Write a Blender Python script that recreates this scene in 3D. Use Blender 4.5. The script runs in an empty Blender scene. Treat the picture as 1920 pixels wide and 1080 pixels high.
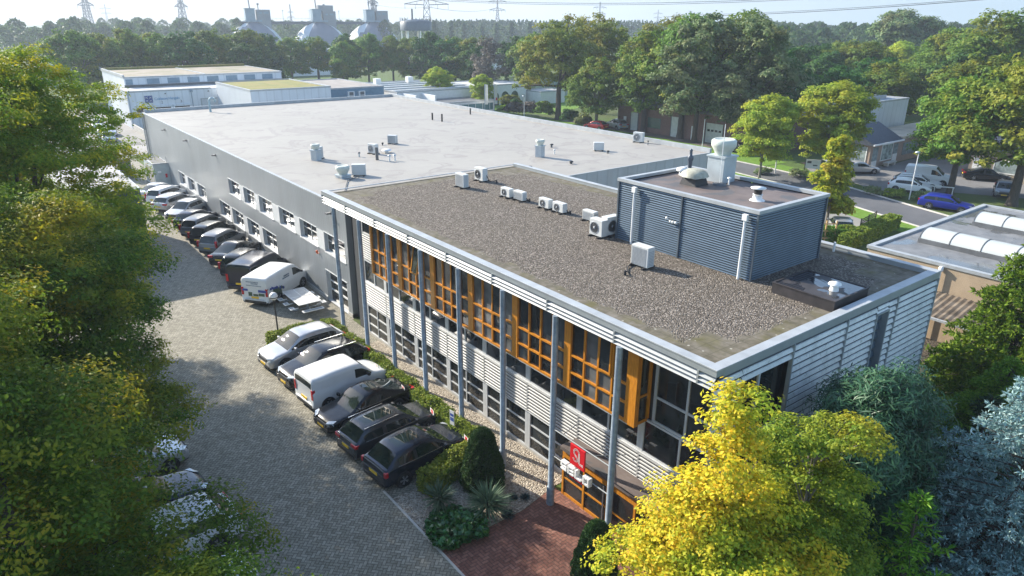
import bpy, math, random
import numpy as np
from mathutils import Vector, Matrix
PI = math.pi
RAD = math.radians
SC = bpy.context.scene
COL = SC.collection
rng = random.Random(7)

# ------------------------------------------------------------------ node helpers
class NT:
    def __init__(s, name):
        s.mat = bpy.data.materials.new(name)
        s.mat.use_nodes = True
        s.t = s.mat.node_tree
        s.t.nodes.clear()
        s.out = s.t.nodes.new('ShaderNodeOutputMaterial')
        s._co = None
    def n(s, typ, ins=None, **props):
        nd = s.t.nodes.new(typ)
        for k, v in props.items():
            setattr(nd, k, v)
        for k, v in (ins or {}).items():
            sk = nd.inputs[k]
            if isinstance(v, bpy.types.NodeSocket):
                s.t.links.new(v, sk)
            else:
                sk.default_value = v
        return nd
    def m(s, op, a, b=0.0, c=0.0, clamp=False):
        nd = s.n('ShaderNodeMath', {0: a, 1: b, 2: c}, operation=op)
        nd.use_clamp = clamp
        return nd.outputs[0]
    def co(s, which='Object'):
        if s._co is None:
            s._co = s.n('ShaderNodeTexCoord')
        return s._co.outputs[which]
    def sep(s, v):
        return s.n('ShaderNodeSeparateXYZ', {0: v}).outputs
    def comb(s, x=0.0, y=0.0, z=0.0):
        return s.n('ShaderNodeCombineXYZ', {0: x, 1: y, 2: z}).outputs[0]
    def vm(s, op, a, b=(0, 0, 0)):
        return s.n('ShaderNodeVectorMath', {0: a, 1: b}, operation=op).outputs[0]
    def noise(s, scale, detail=3.0, vec=None, rough=0.55, out='Fac', dist=0.0):
        return s.n('ShaderNodeTexNoise', {'Vector': vec if vec is not None else s.co(), 'Scale': scale, 'Detail': detail,
                   'Roughness': rough, 'Distortion': dist}).outputs[out]
    def ramp(s, fac, stops, interp='LINEAR'):
        nd = s.n('ShaderNodeValToRGB', {0: fac})
        cr = nd.color_ramp
        cr.interpolation = interp
        while len(cr.elements) < len(stops):
            cr.elements.new(0.5)
        for e, (p, c) in zip(cr.elements, stops):
            e.position = p
            e.color = (c[0], c[1], c[2], 1.0)
        return nd.outputs[0]
    def mix(s, fac, a, b, mode='MIX'):
        nd = s.n('ShaderNodeMix', data_type='RGBA', blend_type=mode)
        for i, v in ((0, fac), (6, a), (7, b)):
            if isinstance(v, bpy.types.NodeSocket):
                s.t.links.new(v, nd.inputs[i])
            else:
                nd.inputs[i].default_value = v if i == 0 else (v[0], v[1], v[2], 1.0)
        return nd.outputs[2]
    def bump(s, h, strength=0.3, dist=0.02):
        return s.n('ShaderNodeBump', {'Height': h, 'Strength': strength, 'Distance': dist}).outputs[0]
    def bsdf(s, color, rough=0.6, metal=0.0, normal=None, spec=0.5, extra=None):
        c = color if isinstance(color, bpy.types.NodeSocket) else (color[0], color[1], color[2], 1.0)
        ins = {'Base Color': c, 'Roughness': rough, 'Metallic': metal, 'Specular IOR Level': spec}
        if normal is not None:
            ins['Normal'] = normal
        ins.update(extra or {})
        return s.n('ShaderNodeBsdfPrincipled', ins).outputs[0]
    def done(s, sh):
        s.t.links.new(sh, s.out.inputs[0])
        return s.mat

MATS = {}
def plain(name, color, rough=0.6, metal=0.0, var=0.12, scale=2.0, spec=0.5, coat=0.0):
    """painted / metal / plastic surface with slight mottling"""
    if name in MATS:
        return MATS[name]
    k = NT(name)
    f = k.noise(scale, 4.0)
    lo = [max(0, c * (1 - var)) for c in color]
    hi = [min(1, c * (1 + var)) for c in color]
    c = k.ramp(f, [(0.3, lo), (0.7, hi)])
    r = k.m('ADD', rough - 0.06, k.m('MULTIPLY', k.noise(scale * 3, 2.0), 0.12))
    MATS[name] = k.done(k.bsdf(c, r, metal, spec=spec, extra={'Coat Weight': coat, 'Coat Roughness': 0.05}))
    return MATS[name]

def glassy(name, color=(0.02, 0.026, 0.03), rough=0.03, var=0.5, spec=0.7):
    if name in MATS:
        return MATS[name]
    k = NT(name)
    f = k.noise(0.9, 2.0)
    c = k.ramp(f, [(0.35, [x * (1 - var) for x in color]), (0.65, [x * (1 + var) for x in color])], 'LINEAR')
    nb = k.bump(k.noise(1.2, 1.0), 0.03, 0.02)
    MATS[name] = k.done(k.bsdf(c, rough, 0.0, normal=nb, spec=spec))
    return MATS[name]

def leaf_mat(name, cols, patch=None, patch_scale=0.5, trans=0.3, rough=0.6, spec=0.18):
    """cols: list of colours picked per leaf; patch: second list used in soft patches"""
    k = NT(name)
    g = k.n('ShaderNodeNewGeometry').outputs['Random Per Island']
    st = [(i / max(1, len(cols) - 1), c) for i, c in enumerate(cols)]
    c = k.ramp(g, st)
    if patch:
        st2 = [(i / max(1, len(patch) - 1), q) for i, q in enumerate(patch)]
        c2 = k.ramp(g, st2)
        w = k.n('ShaderNodeObjectInfo').outputs['Random']
        v = k.vm('ADD', k.co(), k.comb(k.m('MULTIPLY', w, 50.0), 0.0, 0.0))
        f = k.ramp(k.noise(patch_scale, 3.0, v), [(0.48, (0, 0, 0)), (0.66, (1, 1, 1))])
        c = k.mix(f, c, c2)
    oi = k.n('ShaderNodeObjectInfo').outputs['Random']
    hsv = k.n('ShaderNodeHueSaturation', {'Hue': k.m('ADD', 0.485, k.m('MULTIPLY', oi, 0.03)), 'Saturation': 1.0,
              'Value': k.m('ADD', 0.85, k.m('MULTIPLY', oi, 0.3)), 'Color': c}).outputs[0]
    d = k.bsdf(hsv, rough, 0.0, spec=spec)
    t = k.n('ShaderNodeBsdfTranslucent', {'Color': hsv}).outputs[0]
    sh = k.n('ShaderNodeMixShader', {0: trans, 1: d, 2: t}).outputs[0]
    return k.done(sh)

def bark_mat(name, a=(0.09, 0.07, 0.05), b=(0.16, 0.13, 0.1)):
    if name in MATS:
        return MATS[name]
    k = NT(name)
    s = k.n('ShaderNodeMapping', {'Vector': k.co(), 'Scale': (6, 6, 1.2)}).outputs[0]
    f = k.noise(2.0, 5.0, s)
    MATS[name] = k.done(k.bsdf(k.ramp(f, [(0.35, a), (0.65, b)]), 0.9, normal=k.bump(f, 0.6, 0.05)))
    return MATS[name]

# ------------------------------------------------------------------ geometry helpers
class MB:
    def __init__(s):
        s.v = []; s.f = []; s.mi = []; s.sm = []
    def add(s, vs, fs, mi=0, smooth=False):
        o = len(s.v)
        s.v += [tuple(p) for p in vs]
        for f in fs:
            s.f.append(tuple(o + i for i in f)); s.mi.append(mi); s.sm.append(smooth)
        return s
    def box(s, x0, x1, y0, y1, z0, z1, mi=0):
        vs = [(x0, y0, z0), (x1, y0, z0), (x1, y1, z0), (x0, y1, z0), (x0, y0, z1), (x1, y0, z1), (x1, y1, z1), (x0, y1, z1)]
        return s.add(vs, [(0, 3, 2, 1), (4, 5, 6, 7), (0, 1, 5, 4), (1, 2, 6, 5), (2, 3, 7, 6), (3, 0, 4, 7)], mi)
    def prism(s, poly, z0, z1, mi=0):
        n = len(poly)
        vs = [(p[0], p[1], z0) for p in poly] + [(p[0], p[1], z1) for p in poly]
        fs = [tuple(range(n - 1, -1, -1)), tuple(range(n, 2 * n))] + [(i, (i + 1) % n, n + (i + 1) % n, n + i) for i in range(n)]
        return s.add(vs, fs, mi)
    def tube(s, p0, p1, r0, r1=None, n=8, mi=0, cap=True):
        r1 = r0 if r1 is None else r1
        a, b = Vector(p0), Vector(p1)
        d = (b - a).normalized()
        u = d.orthogonal().normalized(); w = d.cross(u)
        vs = []
        for c, r in ((a, r0), (b, r1)):
            for i in range(n):
                t = 2 * PI * i / n
                vs.append(tuple(c + u * (r * math.cos(t)) + w * (r * math.sin(t))))
        fs = [(i, (i + 1) % n, n + (i + 1) % n, n + i) for i in range(n)]
        s.add(vs, fs, mi, True)
        if cap:
            s.add(vs[:n], [tuple(range(n - 1, -1, -1))], mi); s.add(vs[n:], [tuple(range(n))], mi)
        return s
    def path(s, pts, r, n=6, mi=0):
        for a, b in zip(pts, pts[1:]):
            s.tube(a, b, r, None, n, mi)
        return s
    def bar(s, p0, p1, w, h=None, mi=0, up=(0, 0, 1)):
        h = w if h is None else h
        a, b = Vector(p0), Vector(p1)
        d = (b - a).normalized()
        u = d.cross(Vector(up))
        if u.length < 1e-4:
            u = d.orthogonal()
        u.normalize(); v = u.cross(d)
        vs = []
        for c in (a, b):
            for su, sv in ((-1, -1), (1, -1), (1, 1), (-1, 1)):
                vs.append(tuple(c + u * (su * w / 2) + v * (sv * h / 2)))
        return s.add(vs, [(0, 1, 2, 3), (7, 6, 5, 4), (0, 4, 5, 1), (1, 5, 6, 2), (2, 6, 7, 3), (3, 7, 4, 0)], mi)
    def lathe(s, prof, c=(0, 0, 0), n=16, mi=0, smooth=True):
        vs = []
        for r, z in prof:
            for i in range(n):
                t = 2 * PI * i / n
                vs.append((c[0] + r * math.cos(t), c[1] + r * math.sin(t), c[2] + z))
        fs = []
        for j in range(len(prof) - 1):
            for i in range(n):
                fs.append((j * n + i, j * n + (i + 1) % n, (j + 1) * n + (i + 1) % n, (j + 1) * n + i))
        s.add(vs, fs, mi, smooth)
        k = (len(prof) - 1) * n
        s.add(vs[:n], [tuple(range(n - 1, -1, -1))], mi); s.add(vs[k:], [tuple(range(n))], mi)
        return s
    def sheet(s, poly, z, mi=0):
        return s.add([(p[0], p[1], z) for p in poly], [tuple(range(len(poly)))], mi)
    def build(s, name, mats, parent=None, loc=None, bevel=0.0, rz=0.0):
        me = bpy.data.meshes.new(name)
        me.from_pydata(s.v, [], s.f)
        if not isinstance(mats, (list, tuple)):
            mats = [mats]
        for m in mats:
            me.materials.append(m)
        me.polygons.foreach_set('material_index', s.mi)
        me.polygons.foreach_set('use_smooth', s.sm)
        me.update()
        return link(name, me, parent, loc, bevel, rz)

def link(name, me, parent=None, loc=None, bevel=0.0, rz=0.0):
    o = bpy.data.objects.new(name, me)
    COL.objects.link(o)
    if parent is not None:
        o.parent = parent
    if loc is not None:
        o.location = loc
    o.rotation_euler.z = rz
    if bevel:
        b = o.modifiers.new('bevel', 'BEVEL'); b.width = bevel; b.segments = 2; b.limit_method = 'ANGLE'
    return o

def tag(o, label, cat, group=None, kind=None):
    o['label'] = label; o['category'] = cat
    if group: o['group'] = group
    if kind: o['kind'] = kind
    return o
def adj(x, y):
    d = math.hypot(x + 14.5, y + 9.9)
    if d < 55 or d > 160: return (x, y)
    k = 1 + .038 * (d / 126) ** 2
    return ((x + 14.5) * k - 14.5, (y + 9.9) * k - 9.9)
def thing(name, label, cat, loc=(0, 0, 0), rz=0.0, group=None):
    if loc[2] < .5:
        loc = (*adj(loc[0], loc[1]), loc[2])
    o = bpy.data.objects.new(name, None)
    o.empty_display_size = 0.3
    COL.objects.link(o)
    o.location = loc; o.rotation_euler.z = rz
    return tag(o, label, cat, group)
def struct(name, mb, mat):
    o = mb.build(name, mat); o['kind'] = 'structure'
    return o
def copy_tree(o, parent=None):
    c = o.copy(); COL.objects.link(c)
    if parent is not None: c.parent = parent
    for ch in list(o.children):
        copy_tree(ch, c)
    return c
def dup(o, loc, rz, label, group=None, scale=None):
    c = copy_tree(o); c.location = loc; c.rotation_euler.z = rz
    if scale is not None: c.scale = (scale, scale, scale) if not isinstance(scale, tuple) else scale
    c['label'] = label
    if group: c['group'] = group
    return c
def text_mesh(name, body, size, mat, parent, loc, rot, depth=0.01, spacing=1.0):
    cu = bpy.data.curves.new(name, 'FONT')
    cu.body = body; cu.size = size; cu.extrude = depth; cu.space_character = spacing; cu.align_x = 'LEFT'
    tmp = bpy.data.objects.new(name, cu); COL.objects.link(tmp)
    dg = bpy.context.evaluated_depsgraph_get()
    me = bpy.data.meshes.new_from_object(tmp.evaluated_get(dg))
    bpy.data.objects.remove(tmp); bpy.data.curves.remove(cu)
    me.materials.clear(); me.materials.append(mat)
    o = link(name, me, parent, loc); o.rotation_euler = rot
    return o

def quads_mesh(name, C, T, Nn, la, wb, mat):
    """leaf quads as diamonds: centres C, long axes T, normals Nn, half length la, half width wb"""
    B = np.cross(Nn, T)
    B /= np.linalg.norm(B, axis=1, keepdims=True) + 1e-9
    la = np.asarray(la).reshape(-1, 1); wb = np.asarray(wb).reshape(-1, 1)
    n = len(C)
    V = np.empty((n, 4, 3), np.float32)
    droop = Nn * (la * 0.25)
    V[:, 0] = C - T * la - droop; V[:, 1] = C + B * wb; V[:, 2] = C + T * la - droop; V[:, 3] = C - B * wb
    me = bpy.data.meshes.new(name)
    me.vertices.add(4 * n); me.vertices.foreach_set('co', V.reshape(-1))
    me.loops.add(4 * n); me.loops.foreach_set('vertex_index', np.arange(4 * n, dtype=np.int32))
    me.polygons.add(n)
    me.polygons.foreach_set('loop_start', np.arange(0, 4 * n, 4, dtype=np.int32))
    me.polygons.foreach_set('loop_total', np.full(n, 4, np.int32))
    me.materials.append(mat)
    me.update(calc_edges=True); me.validate()
    return me
def unit(a):
    return a / (np.linalg.norm(a, axis=1, keepdims=True) + 1e-9)

# ------------------------------------------------------------------ world, sun, camera
SUN_AZ = RAD(108.0)      # direction towards the sun, from +x counter-clockwise
SUN_EL = RAD(28.0)
w = bpy.data.worlds.new("World"); SC.world = w
w.use_nodes = True
wt = w.node_tree
bg = wt.nodes['Background']
sky = wt.nodes.new('ShaderNodeTexSky')
sky.sky_type = 'NISHITA'; sky.sun_disc = False
sky.sun_elevation = SUN_EL
sky.sun_rotation = PI / 2 - SUN_AZ
sky.air_density = 1.0; sky.dust_density = 0.5; sky.ozone_density = 1.0
# hazy horizon: the band of thick air near the horizon is paler towards the sun and bluer away from it
def wn(typ, ins=None, **pr):
    nd = wt.nodes.new(typ)
    for a_, b_ in pr.items(): setattr(nd, a_, b_)
    for a_, b_ in (ins or {}).items():
        if isinstance(b_, bpy.types.NodeSocket): wt.links.new(b_, nd.inputs[a_])
        else: nd.inputs[a_].default_value = b_
    return nd
gdir = wn('ShaderNodeTexCoord').outputs['Generated']
gs = wn('ShaderNodeSeparateXYZ', {0: gdir}).outputs
toward = wn('ShaderNodeVectorMath', {0: gdir, 1: (math.cos(SUN_AZ), math.sin(SUN_AZ), 0)}, operation='DOT_PRODUCT').outputs['Value']
hr = wn('ShaderNodeValToRGB', {0: toward})
BGS = 0.15
els = [(0.0, (.2, .275, .32)), (0.3, (.245, .30, .33)), (0.56, (.30, .33, .342)), (0.94, (.36, .352, .338))]
while len(hr.color_ramp.elements) < len(els): hr.color_ramp.elements.new(.5)
for e_, (p_, c_) in zip(hr.color_ramp.elements, els):
    e_.position = p_; e_.color = (c_[0] / BGS / 4, c_[1] / BGS / 4, c_[2] / BGS / 4, 1)
wisp = wn('ShaderNodeTexNoise', {'Vector': wn('ShaderNodeMapping', {'Vector': gdir, 'Scale': (3, 3, 40)}).outputs[0], 'Scale': 2.0, 'Detail': 4.0}).outputs[0]
gain = wn('ShaderNodeMath', {0: wisp, 1: .5, 2: 3.75}, operation='MULTIPLY_ADD').outputs[0]
hc = wn('ShaderNodeVectorMath', {0: hr.outputs[0], 'Scale': gain}, operation='SCALE').outputs[0]
up_ = wn('ShaderNodeMapRange', {0: gs[2], 1: .03, 2: .22}, interpolation_type='SMOOTHSTEP').outputs[0]
mx = wn('ShaderNodeMix', {0: up_, 6: hc, 7: sky.outputs[0]}, data_type='RGBA')
wt.links.new(mx.outputs[2], bg.inputs[0]); bg.inputs[1].default_value = BGS
sl = bpy.data.lights.new('sun', 'SUN'); sl.energy = 4.5; sl.angle = RAD(0.5); sl.color = (1.0, 0.92, 0.79)
so = bpy.data.objects.new('sun', sl); COL.objects.link(so)
sd = Vector((math.cos(SUN_AZ) * math.cos(SUN_EL), math.sin(SUN_AZ) * math.cos(SUN_EL), math.sin(SUN_EL)))
so.rotation_euler = sd.to_track_quat('Z', 'Y').to_euler(); so.location = (0, 0, 60)

cd = bpy.data.cameras.new('camera'); cam = bpy.data.objects.new('camera', cd); COL.objects.link(cam)
F_PX, PITCH, ROLL, YAW = 1312.1138, 0.366564, 0.005515, 0.654889
cd.sensor_width = 36.0; cd.lens = F_PX / 1920 * 36; cd.clip_end = 20000; cd.clip_start = 0.3
fw = Vector((math.sin(YAW) * math.cos(PITCH), math.cos(YAW) * math.cos(PITCH), -math.sin(PITCH)))
rt = Vector((math.cos(YAW), -math.sin(YAW), 0)); upv = rt.cross(fw)
r2 = rt * math.cos(ROLL) + upv * math.sin(ROLL); u2 = -rt * math.sin(ROLL) + upv * math.cos(ROLL)
cam.matrix_world = Matrix(((r2.x, u2.x, -fw.x, -14.525), (r2.y, u2.y, -fw.y, -9.8829), (r2.z, u2.z, -fw.z, 17.1505), (0, 0, 0, 1)))
SC.camera = cam
SC.view_settings.view_transform = 'Standard'; SC.view_settings.look = 'None'
SC.view_settings.gamma = 1.0; SC.view_settings.use_curve_mapping = False
SC.view_settings.exposure = 1.22
SC.cycles.use_denoising = True
SC.cycles.max_bounces = 8; SC.cycles.diffuse_bounces = 3; SC.cycles.glossy_bounces = 3; SC.cycles.transparent_max_bounces = 8
SC.cycles.volume_bounces = 0
HAZE_D = 0.00042
# ------------------------------------------------------------------ ground materials
def herring(name, ramp_stops, joint, ang=0.0, brick=0.1, moss=0.35, wear=(0.05, 0.05, 0.045)):
    k = NT(name)
    mp = k.n('ShaderNodeMapping', {'Vector': k.co(), 'Rotation': (0, 0, ang), 'Scale': (1 / brick, 1 / brick, 1)}).outputs[0]
    s = k.sep(mp)
    i = k.m('FLOOR', s[0]); j = k.m('FLOOR', s[1])
    fx = k.m('FRACT', s[0]); fy = k.m('FRACT', s[1])
    d = k.m('FLOORED_MODULO', k.m('SUBTRACT', i, j), 4.0)
    is1 = k.m('COMPARE', d, 1.0, 0.1); is2 = k.m('COMPARE', d, 2.0, 0.1); is0 = k.m('COMPARE', d, 0.0, 0.1); is3 = k.m('COMPARE', d, 3.0, 0.1)
    idx = k.m('SUBTRACT', i, is1); idy = k.m('SUBTRACT', j, is2)
    hor = k.m('ADD', is0, is1)
    rnd = k.n('ShaderNodeTexWhiteNoise', {0: k.comb(idx, idy, hor)}, noise_dimensions='3D').outputs[0]
    L = k.m('MULTIPLY', fx, 1.0); Rr = k.m('SUBTRACT', 1.0, fx); D = fy; U = k.m('SUBTRACT', 1.0, fy)
    big = 5.0
    eL = k.m('ADD', L, k.m('MULTIPLY', is1, big)); eR = k.m('ADD', Rr, k.m('MULTIPLY', is0, big))
    eD = k.m('ADD', D, k.m('MULTIPLY', is2, big)); eU = k.m('ADD', U, k.m('MULTIPLY', is3, big))
    e = k.m('MINIMUM', k.m('MINIMUM', eL, eR), k.m('MINIMUM', eD, eU))
    jm = k.m('SUBTRACT', 1.0, k.m('SMOOTH_MIN', k.m('DIVIDE', e, 0.15), 1.0, 0.2), clamp=True)
    c = k.ramp(rnd, ramp_stops)
    big_n = k.noise(0.35, 5.0)
    c = k.mix(k.m('MULTIPLY', k.ramp(big_n, [(0.4, (0, 0, 0)), (0.75, (1, 1, 1))]), moss), c, wear)
    st_ = k.noise(0.9, 4.0, dist=1.5)
    c = k.mix(k.ramp(st_, [(0.6, (0, 0, 0)), (0.72, (0.45, 0.45, 0.45))]), c, [x * .45 for x in ramp_stops[0][1]])
    fine = k.noise(9.0, 3.0)
    c = k.mix(0.35, c, k.ramp(fine, [(0.3, [x * 0.6 for x in ramp_stops[0][1]]), (0.7, [min(1, x * 1.25) for x in ramp_stops[-1][1]])]))
    c = k.mix(k.m('MULTIPLY', jm, 0.95), c, joint)
    h = k.m('ADD', k.m('MULTIPLY', k.m('SUBTRACT', 1.0, jm), 1.0), k.m('MULTIPLY', rnd, 0.35))
    return k.done(k.bsdf(c, 0.82, normal=k.bump(h, 0.55, 0.006), spec=0.3))

M_PAVER = herring('grey_clinker_paving', [(0.0, (0.175, 0.158, 0.12)), (0.5, (0.265, 0.245, 0.193)), (1.0, (0.37, 0.345, 0.28))], (0.06, 0.06, 0.04), RAD(45), 0.125, 0.35, (0.2, 0.19, 0.14))
M_BRICK_PATH = herring('red_brick_paving', [(0.0, (0.14, 0.055, 0.04)), (0.5, (0.22, 0.092, 0.066)), (1.0, (0.31, 0.15, 0.11))], (0.06, 0.045, 0.035), RAD(0), 0.13, 0.25, (0.14, 0.09, 0.07))

def gravel(name, stops, scale=16.0, warm=(0.3, 0.26, 0.2), warm_amt=0.25, bump=1.0):
    k = NT(name)
    v = k.n('ShaderNodeTexVoronoi', {'Vector': k.co(), 'Scale': scale, 'Randomness': 1.0})
    v2 = k.n('ShaderNodeTexVoronoi', {'Vector': k.co(), 'Scale': scale * 2.3, 'Randomness': 1.0})
    r1 = k.n('ShaderNodeTexWhiteNoise', {0: v.outputs['Color']}, noise_dimensions='3D').outputs[0]
    c = k.ramp(r1, stops)
    c2 = k.ramp(k.sep(v2.outputs['Color'])[0], stops)
    c = k.mix(0.3, c, c2)
    c = k.mix(k.m('MULTIPLY', k.noise(0.5, 4.0), warm_amt), c, warm)
    gap = k.m('MULTIPLY', v.outputs['Distance'], 1.4)
    return k, c, k.m('SUBTRACT', k.m('SUBTRACT', 1.0, gap), k.m('MULTIPLY', r1, 0.5))

def gravel_simple(name, stops, scale=16.0, warm=(0.3, 0.26, 0.2), wa=0.25):
    k, c, h = gravel(name, stops, scale, warm, wa)
    return k.done(k.bsdf(c, 0.85, normal=k.bump(h, 1.0, 0.05), spec=0.3))
M_BED = gravel_simple('pebble_bed', [(0.0, (0.13, 0.105, 0.08)), (0.45, (0.34, 0.29, 0.225)), (1.0, (0.66, 0.59, 0.49))], 15.0)
M_SOIL = gravel_simple('dark_soil', [(0.0, (0.03, 0.024, 0.018)), (1.0, (0.08, 0.062, 0.045))], 9.0)

def grass_mat():
    k = NT('grass_ground')
    a = k.noise(0.06, 4.0); b = k.noise(2.5, 6.0); c0 = k.noise(22.0, 3.0)
    c = k.ramp(b, [(0.3, (0.05, 0.085, 0.02)), (0.7, (0.11, 0.17, 0.035))])
    c = k.mix(k.ramp(a, [(0.42, (0, 0, 0)), (0.7, (1, 1, 1))]), c, (0.085, 0.085, 0.04))
    c = k.mix(0.35, c, k.ramp(c0, [(0.3, (0.03, 0.05, 0.012)), (0.75, (0.16, 0.24, 0.05))]))
    return k.done(k.bsdf(c, 0.9, normal=k.bump(c0, 0.8, 0.06), spec=0.2))
M_GRASS = grass_mat()
def lawn_mat():
    k = NT('lawn')
    b = k.noise(1.5, 5.0); c0 = k.noise(20.0, 3.0)
    c = k.ramp(b, [(0.3, (0.1, 0.2, 0.02)), (0.7, (0.17, 0.29, 0.035))])
    c = k.mix(0.3, c, k.ramp(c0, [(0.3, (0.05, 0.1, 0.012)), (0.75, (0.2, 0.32, 0.05))]))
    return k.done(k.bsdf(c, 0.9, normal=k.bump(c0, 0.8, 0.06), spec=0.2))
M_LAWN = lawn_mat()
def asphalt_mat(name, lo, hi):
    k = NT(name)
    b = k.noise(0.25, 5.0); c0 = k.noise(45.0, 2.0)
    c = k.ramp(b, [(0.35, lo), (0.65, hi)])
    c = k.mix(0.3, c, k.ramp(c0, [(0.3, [x * .6 for x in lo]), (0.7, [x * 1.5 for x in hi])]))
    return k.done(k.bsdf(c, 0.85, normal=k.bump(c0, 0.4, 0.01), spec=0.3))
M_ASPH = asphalt_mat('asphalt', (0.085, 0.088, 0.095), (0.13, 0.132, 0.14))
M_PAVE_TAN = asphalt_mat('tan_paving', (0.24, 0.215, 0.18), (0.33, 0.3, 0.25))
M_CONC = plain('concrete', (0.42, 0.40, 0.37), 0.85, var=0.18, scale=1.5)
M_KERB = plain('kerb_stone', (0.5, 0.48, 0.44), 0.85)

# ------------------------------------------------------------------ ground
g = MB()
ring = [(1900 * math.cos(2 * PI * i / 96), 1900 * math.sin(2 * PI * i / 96)) for i in range(96)]
g.sheet(ring, 0.0)
struct('ground', g, M_GRASS)
g = MB()      # paved yard, car park and lane along the buildings
g.sheet([(-22, -40), (-4.7, -40), (-4.7, 10.3), (-0.5, 10.3), (-0.5, 23.4), (1.6, 23.4), (1.6, 27.0), (1.78, 27.2), (1.78, 92), (-22, 92)], 0.012)
struct('car_park', g, M_PAVER)
g = MB().sheet([(-4.68, -6), (5, -6), (5, 0.0), (1.5, 0.0), (0.75, 7.0), (0.75, 7.25), (-1.1, 6.85), (-4.68, 6.85)], 0.016)
struct('brick_path', g, M_BRICK_PATH)
g = MB().sheet([(-4.68, 6.86), (-1.1, 6.86), (0.74, 7.26), (1.52, 7.26), (1.52, 23.39), (-0.49, 23.39), (-0.49, 10.4), (-4.68, 10.4)], 0.02)
struct('gravel_bed', g, M_BED)
g = MB()
for i in range(17):       # edging stones between gravel and paving
    g.box(-4.76, -4.68, -6 + i, -5.01 + i, 0.0, 0.05)
struct('kerb_edging', g, M_KERB)
g = MB().sheet([(-3, -12), (40, -12), (40, 7), (13.6, 7), (13.6, 0), (-2.2, 0.0), (-2.8, -3)], 0.008)
struct('garden_soil', g, M_SOIL)
# tan yard beyond the hall, cross lane with red edge
g = MB().sheet([adj(*q) for q in [(-22, 92.01), (5.5, 92.01), (5.5, 84), (60, 84), (60, 100), (-22, 100)]], 0.012)
struct('cross_lane', g, asphalt_mat('pale_asphalt', (0.27, 0.255, 0.235), (0.34, 0.325, 0.30)))
g = MB().sheet([adj(*q) for q in [(-22, 100.01), (7, 100.01), (7, 160), (-22, 160)]], 0.012)
struct('loading_yard', g, asphalt_mat('yard_asphalt', (0.2, 0.19, 0.175), (0.28, 0.27, 0.25)))
# road at the right, running roughly parallel to the hall
road_c = [adj(*q) for q in [(47.5, -60), (49.3, -10), (51.5, 10), (54.6, 20), (58.0, 30), (59.5, 40), (60.5, 55), (61, 80), (61, 140)]]
def strip(c, hw, off=0.0):
    P = [Vector((a, b)) for a, b in c]; Lp = []; Rp = []
    for i, p in enumerate(P):
        d = (P[min(i + 1, len(P) - 1)] - P[max(i - 1, 0)]).normalized(); n = Vector((-d.y, d.x))
        Lp.append(p + n * (hw + off)); Rp.append(p - n * (hw - off))
    return Lp, Rp
def strip_mesh(c, hw, z, off=0.0, z0=None):
    m = MB(); Lp, Rp = strip(c, hw, off)
    for i in range(len(Lp) - 1):
        q = [Lp[i], Rp[i], Rp[i + 1], Lp[i + 1]]
        if z0 is None:
            m.add([(p.x, p.y, z) for p in q], [(0, 1, 2, 3)])
        else:
            m.prism([(p.x, p.y) for p in q], z0, z)
    return m
struct('road', strip_mesh(road_c, 2.8, 0.016), M_ASPH)
mk = strip_mesh(road_c, 0.09, 0.11, 2.9, 0.0)
m2 = strip_mesh(road_c, 0.09, 0.11, -2.9, 0.0)
mk.add(m2.v, m2.f)
struct('road_kerb', mk, M_KERB)
lawnm = strip_mesh(road_c, 1.4, 0.03, 4.4)
m2 = strip_mesh(road_c[5:], 2.5, 0.03, -5.5)
lawnm.add(m2.v, m2.f)
m2 = strip_mesh(road_c[4:6], 1.5, 0.03, -4.5)
lawnm.add(m2.v, m2.f)
struct('verge', lawnm, M_LAWN)
g = MB().sheet([adj(*q) for q in [(33.5, 14.5), (48, 17.5), (53.5, 27), (55.5, 40), (56, 60), (56.5, 84), (33.5, 84)]], 0.008)
struct('tan_pavement', g, M_PAVE_TAN)
g = MB().sheet([adj(*q) for q in [(34, 27.5), (40, 27.5), (44, 17), (49, 18), (50.5, 25), (48, 60), (34, 60)]], 0.02)
struct('side_parking', g, asphalt_mat('side_asphalt', (0.22, 0.21, 0.19), (0.29, 0.28, 0.255)))
# visitors' parking in front of the shops
g = MB().sheet([adj(*q) for q in [(63.0, 33.0), (62.5, 27.5), (60.2, 24.5), (66.6, 19.5), (70, 13.5), (84, 13.5), (78, 22), (92, 27), (140, 29), (140, 31), (90, 31), (75, 30.6), (66, 36)]], 0.016)
struct('shop_parking', g, asphalt_mat('shop_asphalt', (0.15, 0.145, 0.14), (0.21, 0.205, 0.2)))
g = MB().sheet([adj(*q) for q in [(67.5, 36.2), (75, 31.6), (95, 31.9), (95, 33), (75, 33), (68, 38)]], 0.1)
struct('shop_pavement', g, herring('shop_bricks', [(0, (0.2, 0.1, 0.08)), (1, (0.3, 0.17, 0.13))], (0.1, 0.07, 0.06)))
g = MB().sheet([adj(*q) for q in [(64.5, 44), (70.8, 44), (70.8, 84), (64.5, 84)]], 0.016)
struct('garage_forecourt', g, asphalt_mat('brown_paving', (0.11, 0.092, 0.078), (0.16, 0.135, 0.115)))
g = MB().sheet([(160, 60), (330, 60), (330, 130), (200, 140)], 0.02)
g.sheet([(75, 95), (110, 110), (100, 125), (70, 112)], 0.02)
struct('meadow', g, lawn_mat())
g = MB().sheet([(-22.5, 158), (7, 158), (10, 178), (-25, 178)], 0.02)
struct('back_meadow', g, M_LAWN)
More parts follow.
